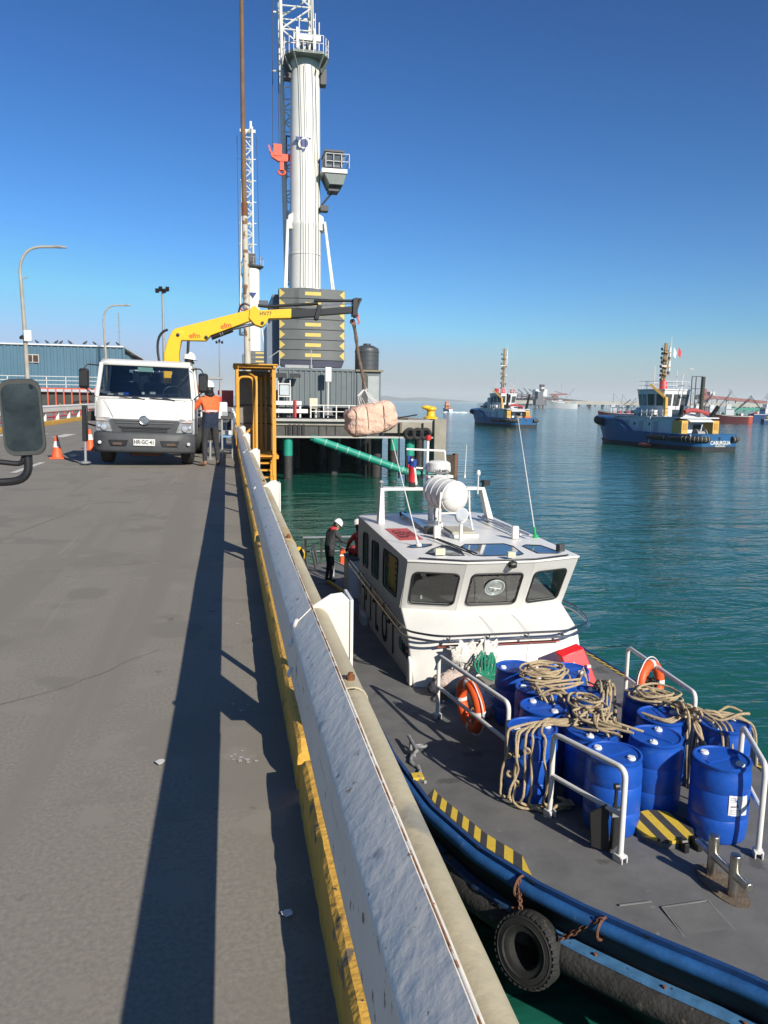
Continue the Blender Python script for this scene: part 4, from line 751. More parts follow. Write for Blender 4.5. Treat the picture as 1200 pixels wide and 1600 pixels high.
MB().bb(3.75, 4.4, 56.7, 56.78, 1.7, 2.4).build('sign_board', M('pale_sign', (.45, .5, .52), .5), so_)
prl = thing('railing', 'thin white two bar railing along the pier edge under the hanging bundle', 'railing', (9, 56, 0))
for z in (.55, 1.0): MB().bb(5.9, 10.6, 56.05, 56.1, z-.03, z+.03).build('rail_tube', white, prl)
for i in range(6): MB().bb(5.9+i*.93, 5.97+i*.93, 56.04, 56.11, 0, 1.0).build('rail_post', white, prl)
b = MB(); b.tube([(1.5+i*.9, 56.0+.15*sin(i*2.1), .05+.03*sin(i)) for i in range(14)], .06, 6); tag(b.build('mooring_hose', black), 'black hose lying along the edge of the pier', 'hose')
b = MB(); b.tube([(9.6, 56, .1), (11.0, 56.3, .95), (12.4, 55.9, .15), (13.8, 55.8, .4)], .05, 6); tag(b.build('mooring_hose', black), 'black hose looping right of the hanging bundle on the pier', 'hose')
ex = thing('fire_extinguisher', 'small red extinguisher standing on the pier right of the bundle', 'extinguisher', (11.6, 56.2, 0))
MB().lathe([(.13, 0), (.14, .1), (.14, .6), (.05, .72), (.05, .8), (0, .8)], (11.6, 56.2, .0), 12).build('cylinder', redp, ex); MB().bar((11.6, 56.2, .78), (11.75, 56.2, .84), .05).build('valve', black, ex)
# ------------------------------------------------------------------ big mobile harbour crane
def lattice(base, top, w0, w1, n, m, root, r=.09, d0=None, d1=None, name='boom_chord', lname='boom_lacing'):
    base, top = Vector(base), Vector(top); ax = (top-base).normalized(); X = Vector((1, 0, 0)); X = (X-ax*X.dot(ax)).normalized(); Y = ax.cross(X); d0 = d0 or w0; d1 = d1 or w1
    def cor(t, k): q = base+(top-base)*t; w_ = (w0+(w1-w0)*t)/2; d_ = (d0+(d1-d0)*t)/2; sx, sy = ((-1, -1), (1, -1), (1, 1), (-1, 1))[k % 4]; return q+X*sx*w_+Y*sy*d_
    for k in range(4): MB().tube([cor(0, k), cor(1, k)], r, 8).build(name, m, root)
    for i in range(n):
        for k in range(4):
            b = MB(); a, c = (k, k+1) if i % 2 else (k+1, k); b.tube([cor(i/n, a), cor((i+1)/n, c)], r*.5, 5); b.tube([cor(i/n, k), cor(i/n, k+1)], r*.45, 5); b.build(lname, m, root)
c1 = thing('harbour_crane', 'huge white mobile harbour crane with grey counterweight marked with yellow triangles', 'crane', (6.3, 62, 0))
MB().lathe([(1.25, 10.0), (1.24, 14.6), (1.27, 14.75), (1.27, 14.95), (1.2, 15.1), (1.12, 26.6), (1.12, 26.9)], (6.18, 63, 0), 40).build('tower', whitecrane, c1)
for s in (-1, 1): MB().ext([(6.2+s*1.0, 62.3, 14.5), (6.2+s*1.45, 62.4, 14.5), (6.2+s*1.35, 62.4, 15.5), (6.2+s*1.0, 62.3, 15.7)], (0, 1.2, 0)).build('shoulder_lug', whitecrane, c1)
for s, xb in ((-1, 4.62), (1, 8.15)):
    for o_ in (0, .16): MB().tube([(6.2+s*1.4+o_*s*.4, 62.2, 15.1), (xb+o_*s, 61.6, 9.9)], .07, 8).build('tower_stay', whitecrane, c1)
for x, yy in ((5.75, 61.85), (6.15, 61.7), (6.7, 61.9), (6.95, 62.1)): MB().tube([(x-.12, yy, 26.3), (x+.12, yy-.25, 18), (x+.15, yy-.5, 10)], .022, 5).build('tower_rope', darkgrey, c1)
MB().lathe([(1.28, 12.6), (1.28, 12.68)], (6.18, 63, 0), 40).build('tower_ring', whitecrane, c1)
b = MB(); b.ext([(5.35, 61.82, 21.1), (6.55, 61.82, 21.1), (5.95, 61.82, 20.0)], (0, .2, 0)); lg = b.build('logo_triangle', M('logo_blue', (.03, .05, .2), .4), c1)
b = MB(); b.ext([(5.98+.42*cos(a)+.12*sin(a), 61.80, 20.68+.42*sin(a)) for a in [2*pi*i/20 for i in range(20)]], (0, .01, 0)); b.build('logo_disc', white, lg)
b = MB(); b.ext([(6.0+.30*cos(a), 61.785, 20.66+.30*sin(a)) for a in [2*pi*i/20 for i in range(20)]], (0, .01, 0)); b.build('logo_dot', M('logo_blue', (.03, .05, .2)), lg)
plat = [Vector((6.15+rx, 62.9+ry, 26.8)) for rx, ry in ((-1.6, -1.0), (-1.0, -1.8), (1.2, -1.8), (1.65, -1.1), (1.65, 1.2), (-1.6, 1.2))]
MB().ext(plat, (0, 0, .18)).build('head_platform', M('platform_green_grey', (.16, .19, .18), .6), c1)
for i in range(6): p, q = plat[i], plat[(i+1) % 6]; b = MB(); b.bar(p-Vector((0, 0, .1)), Vector((6.2, 63, 25.9))+(p-Vector((6.2, 63, 26.8)))*.7, .12); b.build('platform_bracket', M('platform_green_grey', (.16, .19, .18)), c1)
for i in range(6):
    p, q = plat[i], plat[(i+1) % 6]; k = max(2, int((p-q).length/.6)); 
    for j in range(k): a = p+(q-p)*j/k; MB().bar(a, a+Vector((0, 0, 1.25)), .05).build('platform_railing', galv, c1)
    for z in (.7, 1.25): MB().bar(p+Vector((0, 0, z)), q+Vector((0, 0, z)), .045).build('platform_railing', galv, c1)
for s in (-.75, .55): MB().ext([(6.2+s, 62.0, 26.9), (6.2+s, 63.2, 26.9), (6.2+s, 63.0, 29.0), (6.2+s, 62.3, 29.0)], (.16, 0, 0)).build('head_bracket', whitecrane, c1)
MB().bb(5.3, 7.3, 62.4, 62.9, 28.2, 28.6).build('head_beam', whitecrane, c1)
for x in (5.6, 5.9, 6.3, 6.7): MB().lathe([(.5, -.06), (.5, .06)], (x, 62.8, 27.9), 18, (1, 0, 0)).build('rope_sheave', darkgrey, c1)
for x, h_ in ((5.7, 29.9), (6.9, 30.2), (7.2, 29.6)): MB().bar((x, 62.6, 27), (x, 62.6, h_), .07).build('head_aerial', galv, c1)
MB().bb(4.55, 5.1, 62.6, 63.4, 25.5, 26.4).build('winch_box', darkgrey, c1); MB().bb(7.3, 7.75, 62.4, 63.2, 25.2, 26.3).build('winch_box', darkgrey, c1)
# operator cab
MB().ext([(7.5, 61.4, 18.55), (7.9, 61.4, 17.75), (8.95, 61.4, 17.75), (9.2, 61.4, 18.55)], (0, 2.2, 0)).build('cab_platform', M('platform_green_grey', (.16, .19, .18)), c1); MB().bb(7.3, 9.25, 61.3, 63.6, 18.55, 18.85).build('cab_walkway', white, c1)
cbn = MB().ext([(7.55, 61.5, 19.0), (8.9, 61.5, 19.0), (9.1, 61.5, 19.8), (8.9, 61.5, 20.05), (7.55, 61.5, 20.05)], (0, 1.9, 0)).build('cab', M('cab_dark_grey', (.08, .09, .12), .4), c1)
MB().bb(7.5, 9.0, 61.3, 63.5, 20.05, 20.2).build('cab_roof', darkgrey, cbn); MB().bb(7.7, 8.7, 61.47, 61.5, 19.2, 20.0).build('cab_window', gl_boat, cbn)
b = MB()
for x in (7.6, 8.2, 8.8, 9.4): b.bar((x, 61.35, 18.95), (x, 61.35, 19.95), .05)
for z in (19.4, 19.95): b.bar((7.6, 61.35, z), (9.4, 61.35, z), .05); b.bar((9.4, 61.35, z), (9.4, 63.4, z), .05)
b.build('cab_railing', galv, c1); b = MB(); b.bb(7.9, 8.7, 61.8, 63.0, 17.35, 17.7); b.bar((8.2, 62.2, 17.3), (7.4, 62.5, 16.4), .12); b.bb(7.3, 7.9, 62, 62.8, 15.9, 16.3); b.build('cab_bracket', darkgrey, c1)
# boom, raised steeply behind the tower, and its hook block
lattice((6.05, 65.0, 10.8), (5.5, 66.5, 42), 2.3, 2.5, 18, whitecrane, c1, .13, 1.9, 2.0)
for x, z in ((4.4, 31.3), (6.5, 31.0), (4.3, 27.0)): MB().bar((x-.5, 65.5, z), (x+.7, 65.5, z+.05), .10).build('boom_step', whitecrane, c1)
b = MB(); b.bar((4.9, 65, 22.1), (5.4, 65, 22.0), .1); b.bar((4.9, 65, 18.8), (4.9, 65, 22.1), .1); b.bar((4.9, 65, 20.6), (5.4, 65, 20.6), .1); b.build('ladder_cage', M('dark_blue_frame', (.03, .05, .08), .5), c1)
hk = MB(); hr = M('hook_orange_red', (.72, .09, .04), .5, var=.06)
hk.bb(4.35, 5.0, 64.6, 65.2, 19.6, 20.8); hk.loft([[Vector((4.1, 64.9+d, 20.1)), Vector((4.2, 64.9+d, 19.5)), Vector((4.7, 64.9+d, 19.1)), Vector((5.4, 64.9+d, 19.1)), Vector((5.75, 64.9+d, 19.4)), Vector((5.7, 64.9+d, 19.8)), Vector((4.4, 64.9+d, 19.9))] for d in (-.25, .25)])
hk.bb(4.85, 5.15, 64.7, 65.1, 18.2, 19.2); hk.torus((5.0, 64.9, 18.0), .24, .1, (0, 1, 0), 18, 8); hk.bar((4.15, 64.9, 19.9), (4.02, 64.9, 20.7), .12)
hk.v = [Vector((4.3+(p.x-4.9)*1.0, 63.3+(p.y-64.9)*.8, 20.7+(p.z-20.6)*.72)) for p in hk.v]; hko = hk.build('hook_block', hr, c1); MB().tube([(3.72, 63.3, 20.6), (3.8, 64.4, 30), (4.2, 66, 42)], .03, 5).build('hoist_rope', darkgrey, c1); MB().tube([(4.2, 63.3, 20.8), (4.2, 64.4, 30), (4.6, 66, 42)], .03, 5).build('hoist_rope', darkgrey, c1)
MB().tube([(7.1, 62.5, 28.6), (6.9, 63.5, 42)], .035, 5).build('luffing_rope', darkgrey, c1); MB().tube([(6.7, 62.5, 28.6), (6.5, 63.5, 42)], .035, 5).build('luffing_rope', darkgrey, c1)
# superstructure and counterweight slabs
MB().bb(3.5, 9.0, 60.9, 67, 4.2, 9.3).build('superstructure', M('superstructure_blue_grey', (.13, .17, .22), .5, var=.08, scale=1), c1)
MB().ext([(3.05, 61, 4.0), (3.8, 61, 3.8), (3.8, 61, 7.6), (3.05, 61, 7.0)], (0, 5, 0)).build('engine_house', M('superstructure_blue_grey', (.13, .17, .22)), c1)
b = MB()
for yy in (61.0, 62.2, 63.4): b.bar((3.3, yy, 7.2), (3.3, yy, 8.5), .05)
b.bar((3.3, 61, 8.5), (3.3, 63.4, 8.5), .05); b.bar((3.3, 61, 7.9), (3.3, 63.4, 7.9), .05); b.build('side_railing', darkgrey, c1)
cwy = M('counterweight_yellow', (.62, .47, .12), .6, var=.08, scale=3)
zt, zb, NS = 9.66, 4.35, 7; sh = (zt-zb)/NS
for i in range(NS):
    z0 = zb+i*sh; sl = MB(); foot = [(3.92, 59.9), (5.2, 59.5), (8.0, 59.5), (8.93, 59.9), (8.93, 61.0), (3.92, 61.0)]
    if i == 0: pass
    sl.ext([(x, yy, z0+.02) for x, yy in foot], (0, 0, sh-.03)); s_ = sl.build('counterweight_slab', cranegrey, c1, bevel=.02)
    MB().bb(5.85, 7.05, 59.485, 59.499, z0+sh*.5-.13, z0+sh*.5+.13).build('yellow_bar', cwy, s_)
    for xa, xb in ((3.95, 4.36), (8.90, 8.5)):
        ya = 59.9-.4*(xa-3.92)/1.28 if xa < 6 else 59.9-.4*(8.93-xa)/.93; yb = 59.9-.4*(xb-3.92)/1.28 if xb < 6 else 59.9-.4*(8.93-xb)/.93
        MB().ext([(xa, ya-.004, z0+.06), (xb, yb-.004, z0+sh*.5), (xa, ya-.004, z0+sh-.04)], (0, -.012, 0)).build('yellow_triangle', cwy, s_)
foot = [(3.95, 59.95), (5.2, 59.55), (8.0, 59.55), (8.9, 59.95), (8.9, 61.0), (3.95, 61.0)]
MB().loft([[Vector((6.4+(x-6.4)*k, 60.3+(yy-60.3)*k, z)) for x, yy in foot] for z, k in ((3.85, .93), (4.34, 1.0))]).build('counterweight_base', M('base_dark_blue', (.06, .065, .10), .6), c1)
b = MB(); b.lathe([(1.6, 0), (1.6, 2.5), (2.2, 2.6), (2.2, 3.8)], (6.3, 64, 0), 28); b.build('slewing_column', darkgrey, c1); MB().bb(2.6, 10, 62, 68, .9, 2.1).build('chassis', darkgrey, c1)
for yy in (62.6, 65, 67.4):
    for x in (3.2, 9.4): MB().lathe([(.3, -.3), (.75, -.3), (.8, 0), (.75, .3), (.3, .3)], (x, yy, .8), 20, (1, 0, 0)).build('wheel', rubber, c1)
for x in (1.6, 4.0): MB().bb(x-.3, x+.3, 60.6, 61.2, 0, 1.2).build('jack_leg', darkgrey, c1)
# ------------------------------------------------------------------ second crane, farther along the pier
c3 = thing('harbour_crane', 'farther slim white harbour crane seen behind the rusty pole', 'crane', (4, 120, 0))
MB().lathe([(1.15, 7.5), (1.15, 13.4), (1.05, 13.8), (1.03, 20.5)], (3.95, 120, 0), 28).build('tower', whitecrane, c3)
MB().lathe([(.9, 20.3), (1.5, 20.7), (1.5, 20.9)], (4.1, 120, 0), 8).build('head_platform', darkgrey, c3)
b = MB()
for a in range(8): x, yy = 4.1+1.45*cos(a*pi/4), 120+1.45*sin(a*pi/4); b.bar((x, yy, 20.9), (x, yy, 22.0), .07)
b.torus((4.1, 120, 22.0), 1.45, .04, n=16, m=5); b.build('platform_railing', galv, c3); MB().bb(3.4, 4.4, 119.6, 120.2, 21, 22.6).build('head_bracket', darkgrey, c3)
lattice((3.1, 123, 11), (3.35, 119, 40), 2.1, 1.3, 20, whitecrane, c3, .15)
for i in range(5): MB().bar((2.1, 120.2, 24+i*3), (4.6, 120.2, 24+i*3), .09).build('boom_step', whitecrane, c3)
b = MB(); b.bb(2.3, 4.5, 118.7, 119.3, 39.2, 39.6); b.bb(2.7, 3.0, 118.6, 119.4, 39.3, 40.9); b.bb(3.7, 4.0, 118.6, 119.4, 39.3, 40.7); b.build('boom_head', whitecrane, c3)
MB().tube([(1.9, 120, 39), (2.0, 120, 15.2)], .04, 5).build('hoist_rope', darkgrey, c3); MB().tube([(4.7, 120, 39), (5.0, 120, 20)], .04, 5).build('luffing_rope', darkgrey, c3)
MB().tube([(2.0, 120, 15.4)]+arc((2.0, 120, 15.0), (2.1, 120, 14.2), (2.7, 120, 14.5)), .1, 6).build('hook', redp, c3)
for i in range(4): s_ = MB().bb(3.5, 6.4, 117.5, 119, 5.9+i*.62, 6.48+i*.62).build('counterweight_slab', cranegrey, c3); MB().bb(4.2, 5.5, 117.48, 117.499, 6.1+i*.62, 6.3+i*.62).build('yellow_bar', cwy, s_); MB().ext([(5.95, 117.495, 5.93+i*.62), (6.38, 117.495, 6.2+i*.62), (5.95, 117.495, 6.45+i*.62)], (0, -.012, 0)).build('yellow_triangle', cwy, s_)
MB().bb(2.4, 6.2, 119, 124, 2.6, 8).build('superstructure', M('superstructure_blue_grey', (.13, .17, .22)), c3); MB().tube([(5.1, 120, 13.2), (5.7, 119, 8.2)], .07, 6).build('tower_stay', whitecrane, c3)
MB().bb(4.7, 6.2, 119.4, 120.4, 15.2, 15.9).build('operator_cab', M('cab_dark_grey', (.08, .09, .12)), c3); MB().ext([(3.5, 118.8, 16.9), (4.5, 118.8, 16.9), (4.0, 118.8, 16.1)], (0, .3, 0)).build('logo_triangle', M('logo_blue', (.03, .05, .2)), c3)
MB().bb(2, 7, 120, 126, 0, 2.6).build('chassis', darkgrey, c3)
# rusty pole
rp_ = thing('mast_pole', 'very tall thin rusty brown steel pole rising in front of the far crane', 'pole', (1.25, 46, 0))
rs = M('rusty_pole_steel', (.17, .10, .055), .85, var=.25, scale=1.2, streak=((.42, .38, .32), .42, 2.2))
MB().tube([(1.22, 46, -.5), (1.15, 46, 8), (1.10, 46, 11.7)], [.19, .175, .16], 14).build('lower_shaft', M('pale_rusted_steel', (.50, .46, .38), .8, var=.12, scale=1.5, spots=[((.20, .11, .055), .5, 2.2)], streak=((.22, .13, .07), .42, 3)), rp_); MB().tube([(1.10, 46, 11.69), (1.08, 46, 14), (1.06, 46, 18), (1.06, 46, 27)], [.145, .14, .12, .105], 14).build('upper_shaft', rs, rp_)
MB().tube([(1.10, 46, 11.6), (1.10, 46, 12.3)], .18, 14).build('sleeve', M('rusty_metal', RUST), rp_); MB().bb(.9, 1.5, 45.7, 46.3, -.6, .1).build('foot_plate', darkgrey, rp_)
# ================================================================== PILOT BOAT (drawn at 0.9 of life size, SP turns it into metres)
def sm0(pts, n_=5):
    out = []; P2 = [pts[0]]+pts+[pts[-1]]
    for i in range(1, len(P2)-2):
        p0, p1, p2, p3 = P2[i-1:i+3]
        for j in range(n_): t = j/n_; out.append(.5*((2*p1)+(-p0+p2)*t+(2*p0-5*p1+4*p2-p3)*t*t+(-p0+3*p1-3*p2+p3)*t**3))
    return out+[pts[-1]]
SP[0] = lambda p: Vector((p[0]*1.11, p[1]*1.11, p[2]*1.11-.16))
CX = 3.92
def dz(y): return -2.5-(y-5.5)*.042
def hb(y):
    T_ = [(3.66, .0), (3.70, .12), (3.82, .24), (4.09, .40), (4.30, .57), (4.66, .88), (5.1, 1.22), (5.48, 1.47), (6.1, 1.76), (6.92, 1.98), (8.2, 2.10), (17, 2.12), (20, 2.02), (21.3, 1.92)]
    for (a, p), (b_, q) in zip(T_, T_[1:]):
        if a <= y <= b_: return p+(q-p)*(y-a)/(b_-a)
    return T_[-1][1]
ys = [3.66, 3.70, 3.82, 3.95, 4.1, 4.3, 4.5, 4.7, 4.9, 5.1, 5.3, 5.5, 5.8, 6.1, 6.5, 6.9, 7.5, 8.2, 9.5, 11, 13, 15, 17, 18.5, 20, 21.3]
PB = thing('pilot_boat', 'white cabin pilot launch with a grey foredeck and blue gunwale, moored beside the quay', 'boat', (CX, 12, -3.7))
outl = [Vector((CX-hb(y), y, dz(y))) for y in ys]+[Vector((CX+hb(y), y, dz(y))) for y in ys[::-1][:-1]]
b = MB(); n = len(ys); vs = []
for y in ys: vs += [Vector((CX-hb(y)+.0, y, dz(y))), Vector((CX, y, dz(y)+.0)), Vector((CX+hb(y), y, dz(y)))]
b.add(vs, [(i*3+k, i*3+k+1, (i+1)*3+k+1, (i+1)*3+k) for i in range(n-1) for k in (0, 1)]); b.build('deck', deckgrey, PB)
def hullring(y):
    h = hb(y); t = max(0, 1-(y-3.72)/4.5); f_ = 1-.45*t-.05; zt_ = dz(y)
    R_ = []
    for s in (-1, 1):
        L_ = [(h, zt_-.002), (h-.02, zt_-.38), (h*(1-.22*t)-.03, zt_-.75), (h*f_, -3.75), (h*f_*.8, -4.4)]
        pts_ = [Vector((CX+s*q, y+(.0 if z > zt_-.5 else .55*t*(zt_-z)), z)) for q, z in L_]
        R_ += pts_ if s < 0 else pts_[::-1]
    return R_
b = MB(); b.loft([hullring(y) for y in ys], caps=True, closed=False); b.build('hull', hullblack, PB, angle=.8)
def edge(y, o, z): # point outside the deck edge
    e = .05; n_ = Vector((-(y+e)+(y-e), -(hb(y+e)-hb(y-e)) if y > 3.8 else -1, 0)); n_ = Vector((-1, -(hb(min(21.2, y+e))-hb(max(3.73, y-e)))/(2*e)*1.0, 0)).normalized()
    return Vector((CX-hb(y)+n_.x*o, y+n_.y*o, dz(y)+z))
def mirx(p): return Vector((2*CX-p.x, p.y, p.z))
for side in (0, 1):
    f_ = (lambda p: p) if side == 0 else mirx
    fine = [3.78+i*.12 for i in range(70)]+[12.3+i for i in range(9)]
    MB().tube([f_(edge(y, .035, -.07)) for y in fine], .052, 14).build('gunwale_pipe', bluepaint, PB)
    b = MB(); b.loft([[f_(edge(y, o_, z)) for o_, z in ((.0, -.15), (.0, .012), (-.035, .014), (-.035, -.15))] for y in fine]); b.build('deck_edge_bar', M('gunwale_dark_blue', (.012, .05, .16), .5, var=.25, scale=8, spots=[((.2, .2, .2), .12, 20)]), PB)
    for a, c in ((3.95, 5.35), (5.45, 7.4), (7.5, 10.5), (10.6, 14.5), (14.6, 18.3)):
        m_ = int((c-a)/.12)+2; MB().tube([f_(edge(a+(c-a)*i/(m_-1), .055, -.45)) for i in range(m_)], [.06]+[.115]*(m_-2)+[.07], 14).build('rubber_fender', M('scuffed_black_rubber', (.028, .027, .026), .85, var=.5, scale=5, spots=[((.10, .09, .075), .35, 7), ((.16, .15, .14), .12, 16)], bump=.6, bscale=30), PB)
        b = MB(); b.loft([[f_(edge(a+(c-a)*i/(m_-1), o_, z)) for o_, z in ((.0, -.305), (.075, -.315), (.085, -.335), (.0, -.34))] for i in range(m_)]); b.build('fender_flange', M('gunwale_light_blue', (.055, .16, .32), .5, var=.25, scale=9, spots=[((.03, .04, .06), .25, 12), ((.2, .22, .22), .15, 20)]) if a < 4 else M('flange_dark_blue', (.02, .06, .15), .55, var=.3, scale=9, spots=[((.02, .02, .03), .4, 8)]), PB)
        for i in range(int((c-a)/.42)): p = f_(edge(a+.2+i*.42, .055, -.31)); b = MB(); b.lathe([(.014, 0), (.014, .015), (.0, .018)], p, 8); b.build('flange_bolt', M('rusty_metal', RUST), PB)
# deck edge hazard stripes, port bow and starboard side
def stripes(f_, y0, y1, n_, w_=.15, slant=.10):
    for i in range(n_*2):
        a = y0+(y1-y0)*i/(n_*2); c = y0+(y1-y0)*(i+1)/(n_*2)
        V_ = lambda p, k=1: p+Vector((w_*.45*k, w_*1.15*k, 0)); q = [edge(a, -.055, .0), edge(c, -.055, .0), V_(edge(c, -.055, 0)), V_(edge(a, -.055, 0))]
        if i == 0: q = [edge(a, -.055, 0), edge(c, -.055, 0), V_(edge(c, -.055, 0))]
        if i == n_*2-1: q = [edge(a, -.055, 0), edge(c, -.055, 0), V_(edge(a, -.055, 0))]
        for p in q: p.z = dz(p.y)
        b = MB(); b.ext([f_(p)+Vector((0, 0, .004+.0)) for p in q], (0, 0, .003)); b.build('stripe', hazyel if i % 2 == 0 else hazblk, PB)
stripes(lambda p: p, 5.56, 7.14, 8, .185); stripes(mirx, 5.9, 11.6, 27, .15)
# foredeck fittings
b = MB(); cx_, cy_ = 3.94, 6.02
b.lathe([(.27, .0), (.27, .05), (.0, .05)], (cx_, cy_, dz(6)+.002), 40); b.build('hatch_coaming', deckgrey, PB)
hz = dz(6)+.055
import bmesh
for i in range(6):
    xa, xb = -.265+i*.0884, -.265+(i+1)*.0884; R0 = .266; b = MB(); up_ = [(x, sqrt(max(0, R0*R0-x*x))) for x in [xa+(xb-xa)*j/5 for j in range(6)]]
    poly = [Vector((cx_+x, cy_+yy, hz)) for x, yy in up_]+[Vector((cx_+x, cy_-yy, hz)) for x, yy in up_[::-1]]
    b.ext(poly, (0, 0, .028)); b.build('hatch_stripe', hazyel if i % 2 == 0 else hazblk, PB)
for x in (.02, .15): b = MB(); b.bb(cx_+x-.022, cx_+x+.022, cy_-.36, cy_-.23, dz(6), dz(6)+.10); b.lathe([(.03, -.03), (.03, .03)], (cx_+x, cy_-.30, dz(6)+.09), 10, (1, 0, 0)); b.build('hatch_hinge', black, PB, bevel=.004)
# H bitt on an oval foot plate
b = MB(); b.ext([(3.955+.14*cos(a), 5.15+.30*sin(a), dz(5.2)+.003) for a in [2*pi*i/26 for i in range(26)]], (0, 0, .014)); b.build('bitt_foot', M('stained_plate', (.13, .10, .07), .8, var=.4, scale=14, spots=[(RUST, .35, 12), ((.05, .05, .05), .3, 10)], bump=.6, bscale=40), PB)
bt = MB()
for yy in (5.02, 5.30): bt.tube([(3.955, yy, dz(5.2)), (3.955, yy, dz(5.2)+.37)], .042, 18)
bt.tube([(3.955, 4.83, dz(5.2)+.20), (3.955, 5.50, dz(5.2)+.20)], .036, 16); bt.build('bitt', M('brushed_steel_stained', (.50, .48, .43), .33, 1, var=.2, scale=10, spots=[((.3, .24, .16), .25, 12)]), PB, bevel=.006)
b = MB(); zq = dz(4.8)+.003
for a, c in (((3.30, 4.98), (3.71, 4.99)), ((3.71, 4.99), (3.70, 4.55)), ((3.70, 4.55), (3.27, 4.50)), ((3.27, 4.50), (3.30, 4.98)), ((2.98, 5.06), (3.26, 5.06))): b.bar((*a, zq), (*c, zq), .012, .008)
b.build('flush_hatch_seam', M('seam_grey', (.18, .18, .18), .8), PB)
b = MB(); b.bb(3.30, 3.70, 4.53, 4.97, zq, zq+.003); b.build('flush_hatch', M('deck_hatch_grey', (.135, .133, .128), .8, var=.12, scale=5, bump=.4, bscale=140), PB)
# bow handrails
def brail(a, c, h=.85, r=.026, sag=0):
    a, c = Vector(a), Vector(c); a.z, c.z = dz(a.y), dz(c.y); U = Vector((0, 0, 1)); lean = Vector((0, 0, 0))
    q = MB(); q.tube(rounded([a+U*.03, a+U*h, c+U*h, c+U*.03], .09, 5), r, 12); q.tube([a+U*h*.5, c+U*h*.5], r*.9, 10); q.build('handrail', white, PB)
    for p in (a, c):
        d = (c-a).normalized(); q = MB()
        for s in (-1, 1): q.ext([p+d*-.055+Vector((d.y, -d.x, 0))*(s*.03-.006), p+d*.055+Vector((d.y, -d.x, 0))*(s*.03-.006), p+d*.055+Vector((d.y, -d.x, 0))*(s*.03-.006)+U*.06, p+d*-.055+Vector((d.y, -d.x, 0))*(s*.03-.006)+U*.06], Vector((d.y, -d.x, 0))*.012)
        q.box(p+U*.055, (.09, .08, .025), rz=atan2(d.y, d.x)); q.build('rail_foot', white, PB, bevel=.004)
brail((2.64, 9.22, 0), (2.90, 7.38, 0)); brail((3.03, 6.52, 0), (3.31, 5.66, 0)); brail((5.27, 9.15, 0), (5.06, 7.30, 0)); brail((4.95, 6.35, 0), (4.55, 5.50, 0))
# cleats on the port side deck
b = MB(); p = Vector((2.06, 8.2, dz(8.2)))
for s in (-.09, .09): b.tube([p+Vector((0, s, 0)), p+Vector((0, s, .12))], .02, 8)
b.tube([p+Vector((0, -.2, .12)), p+Vector((0, .2, .12))], .022, 8); b.torus(p+Vector((.12, .1, .03)), .07, .018, (0, .3, 1), 16, 6); b.build('deck_cleat', galv, PB)
b = MB(); b.tube([(2.0+.03*sin(i), 8.2-i*.06, dz(8)+.02+.02*(i % 2)) for i in range(14)], .02, 6); b.build('short_chain', galv, PB)
b = MB(); b.bb(1.9, 2.02, 7.5, 7.62, dz(7.5), dz(7.5)+.03); b.build('yellow_block', hazyel, PB)
# ---- wheelhouse
ZR, ZS, ZH = -.92, -1.76, -2.03
roof_r = [(2.60, 10.90), (3.42, 10.60), (4.48, 10.60), (5.30, 10.86), (5.30, 15.2), (5.1, 15.45), (2.8, 15.45), (2.60, 15.3)]
sill_r = [(2.62, 11.38), (3.42, 11.10), (4.48, 11.10), (5.28, 11.34), (5.28, 15.15), (5.1, 15.40), (2.8, 15.40), (2.62, 15.25)]
hood_r = [(2.60, 10.80), (3.05, 10.48), (4.85, 10.48), (5.30, 10.74), (5.30, 15.15), (5.1, 15.40), (2.8, 15.40), (2.60, 15.25)]
base_r = [(2.62, 10.46), (2.9, 10.36), (5.0, 10.36), (5.32, 10.46), (5.32, 15.15), (5.1, 15.40), (2.8, 15.40), (2.62, 15.25)]
def ring(r_, z): return [Vector((x, y, z)) for x, y in r_]
cab = MB().loft([[Vector((x, y, dz(y)+.004)) for x, y in base_r], ring(hood_r, ZH), ring(sill_r, ZS)], caps=False).build('wheelhouse', white, PB, bevel=.018)
MB().add([Vector((x, y, ZS-.02)) for x, y in sill_r], [tuple(range(8))]).build('cabin_shelf', M('shelf_dark', (.055, .058, .058), .7, var=.5, scale=5, spots=[((.2, .2, .19), .2, 3)]), cab)
def rrquad(A, B_, C_, D_, rr=.09, n=5):
    P4 = [Vector(p) for p in (A, B_, C_, D_)]; arcs = []
    for i in range(4):
        p = P4[i]; a_ = P4[i-1]; d_ = P4[(i+1) % 4]; arcs.append(arc(p+(a_-p).normalized()*rr, p, p+(d_-p).normalized()*rr, n))
    return arcs
def lerp2(A, B_, C_, D_, u, v): A, B_, C_, D_ = map(Vector, (A, B_, C_, D_)); return (A*(1-u)+B_*u)*(1-v)+(D_*(1-u)+C_*u)*v
def wallcell(A, B_, C_, D_, hole=None, rr=.09, nm='window_wall'):
    """wall panel A B (bottom) C D (top) with a rounded window opening; hole = its four corners"""
    b = MB(); P4 = [Vector(p) for p in (A, B_, C_, D_)]
    if not hole: b.add(P4, [(0, 1, 2, 3)])
    else:
        arcs = rrquad(*hole, rr=rr); vs = P4[:]; idx = []
        for a_ in arcs: idx.append([len(vs)+j for j in range(len(a_))]); vs += a_
        fs = []
        for i in range(4):
            fs += [(i, idx[i][j], idx[i][j+1]) for j in range(len(idx[i])-1)]; fs.append((i, idx[i][-1], idx[(i+1) % 4][0], (i+1) % 4))
        b.add(vs, fs)
    o = b.build(nm, white, cab); o.data.polygons.foreach_set('use_smooth', [False]*len(o.data.polygons)); sd = o.modifiers.new('t', 'SOLIDIFY'); sd.thickness = .03; sd.offset = 0; return o
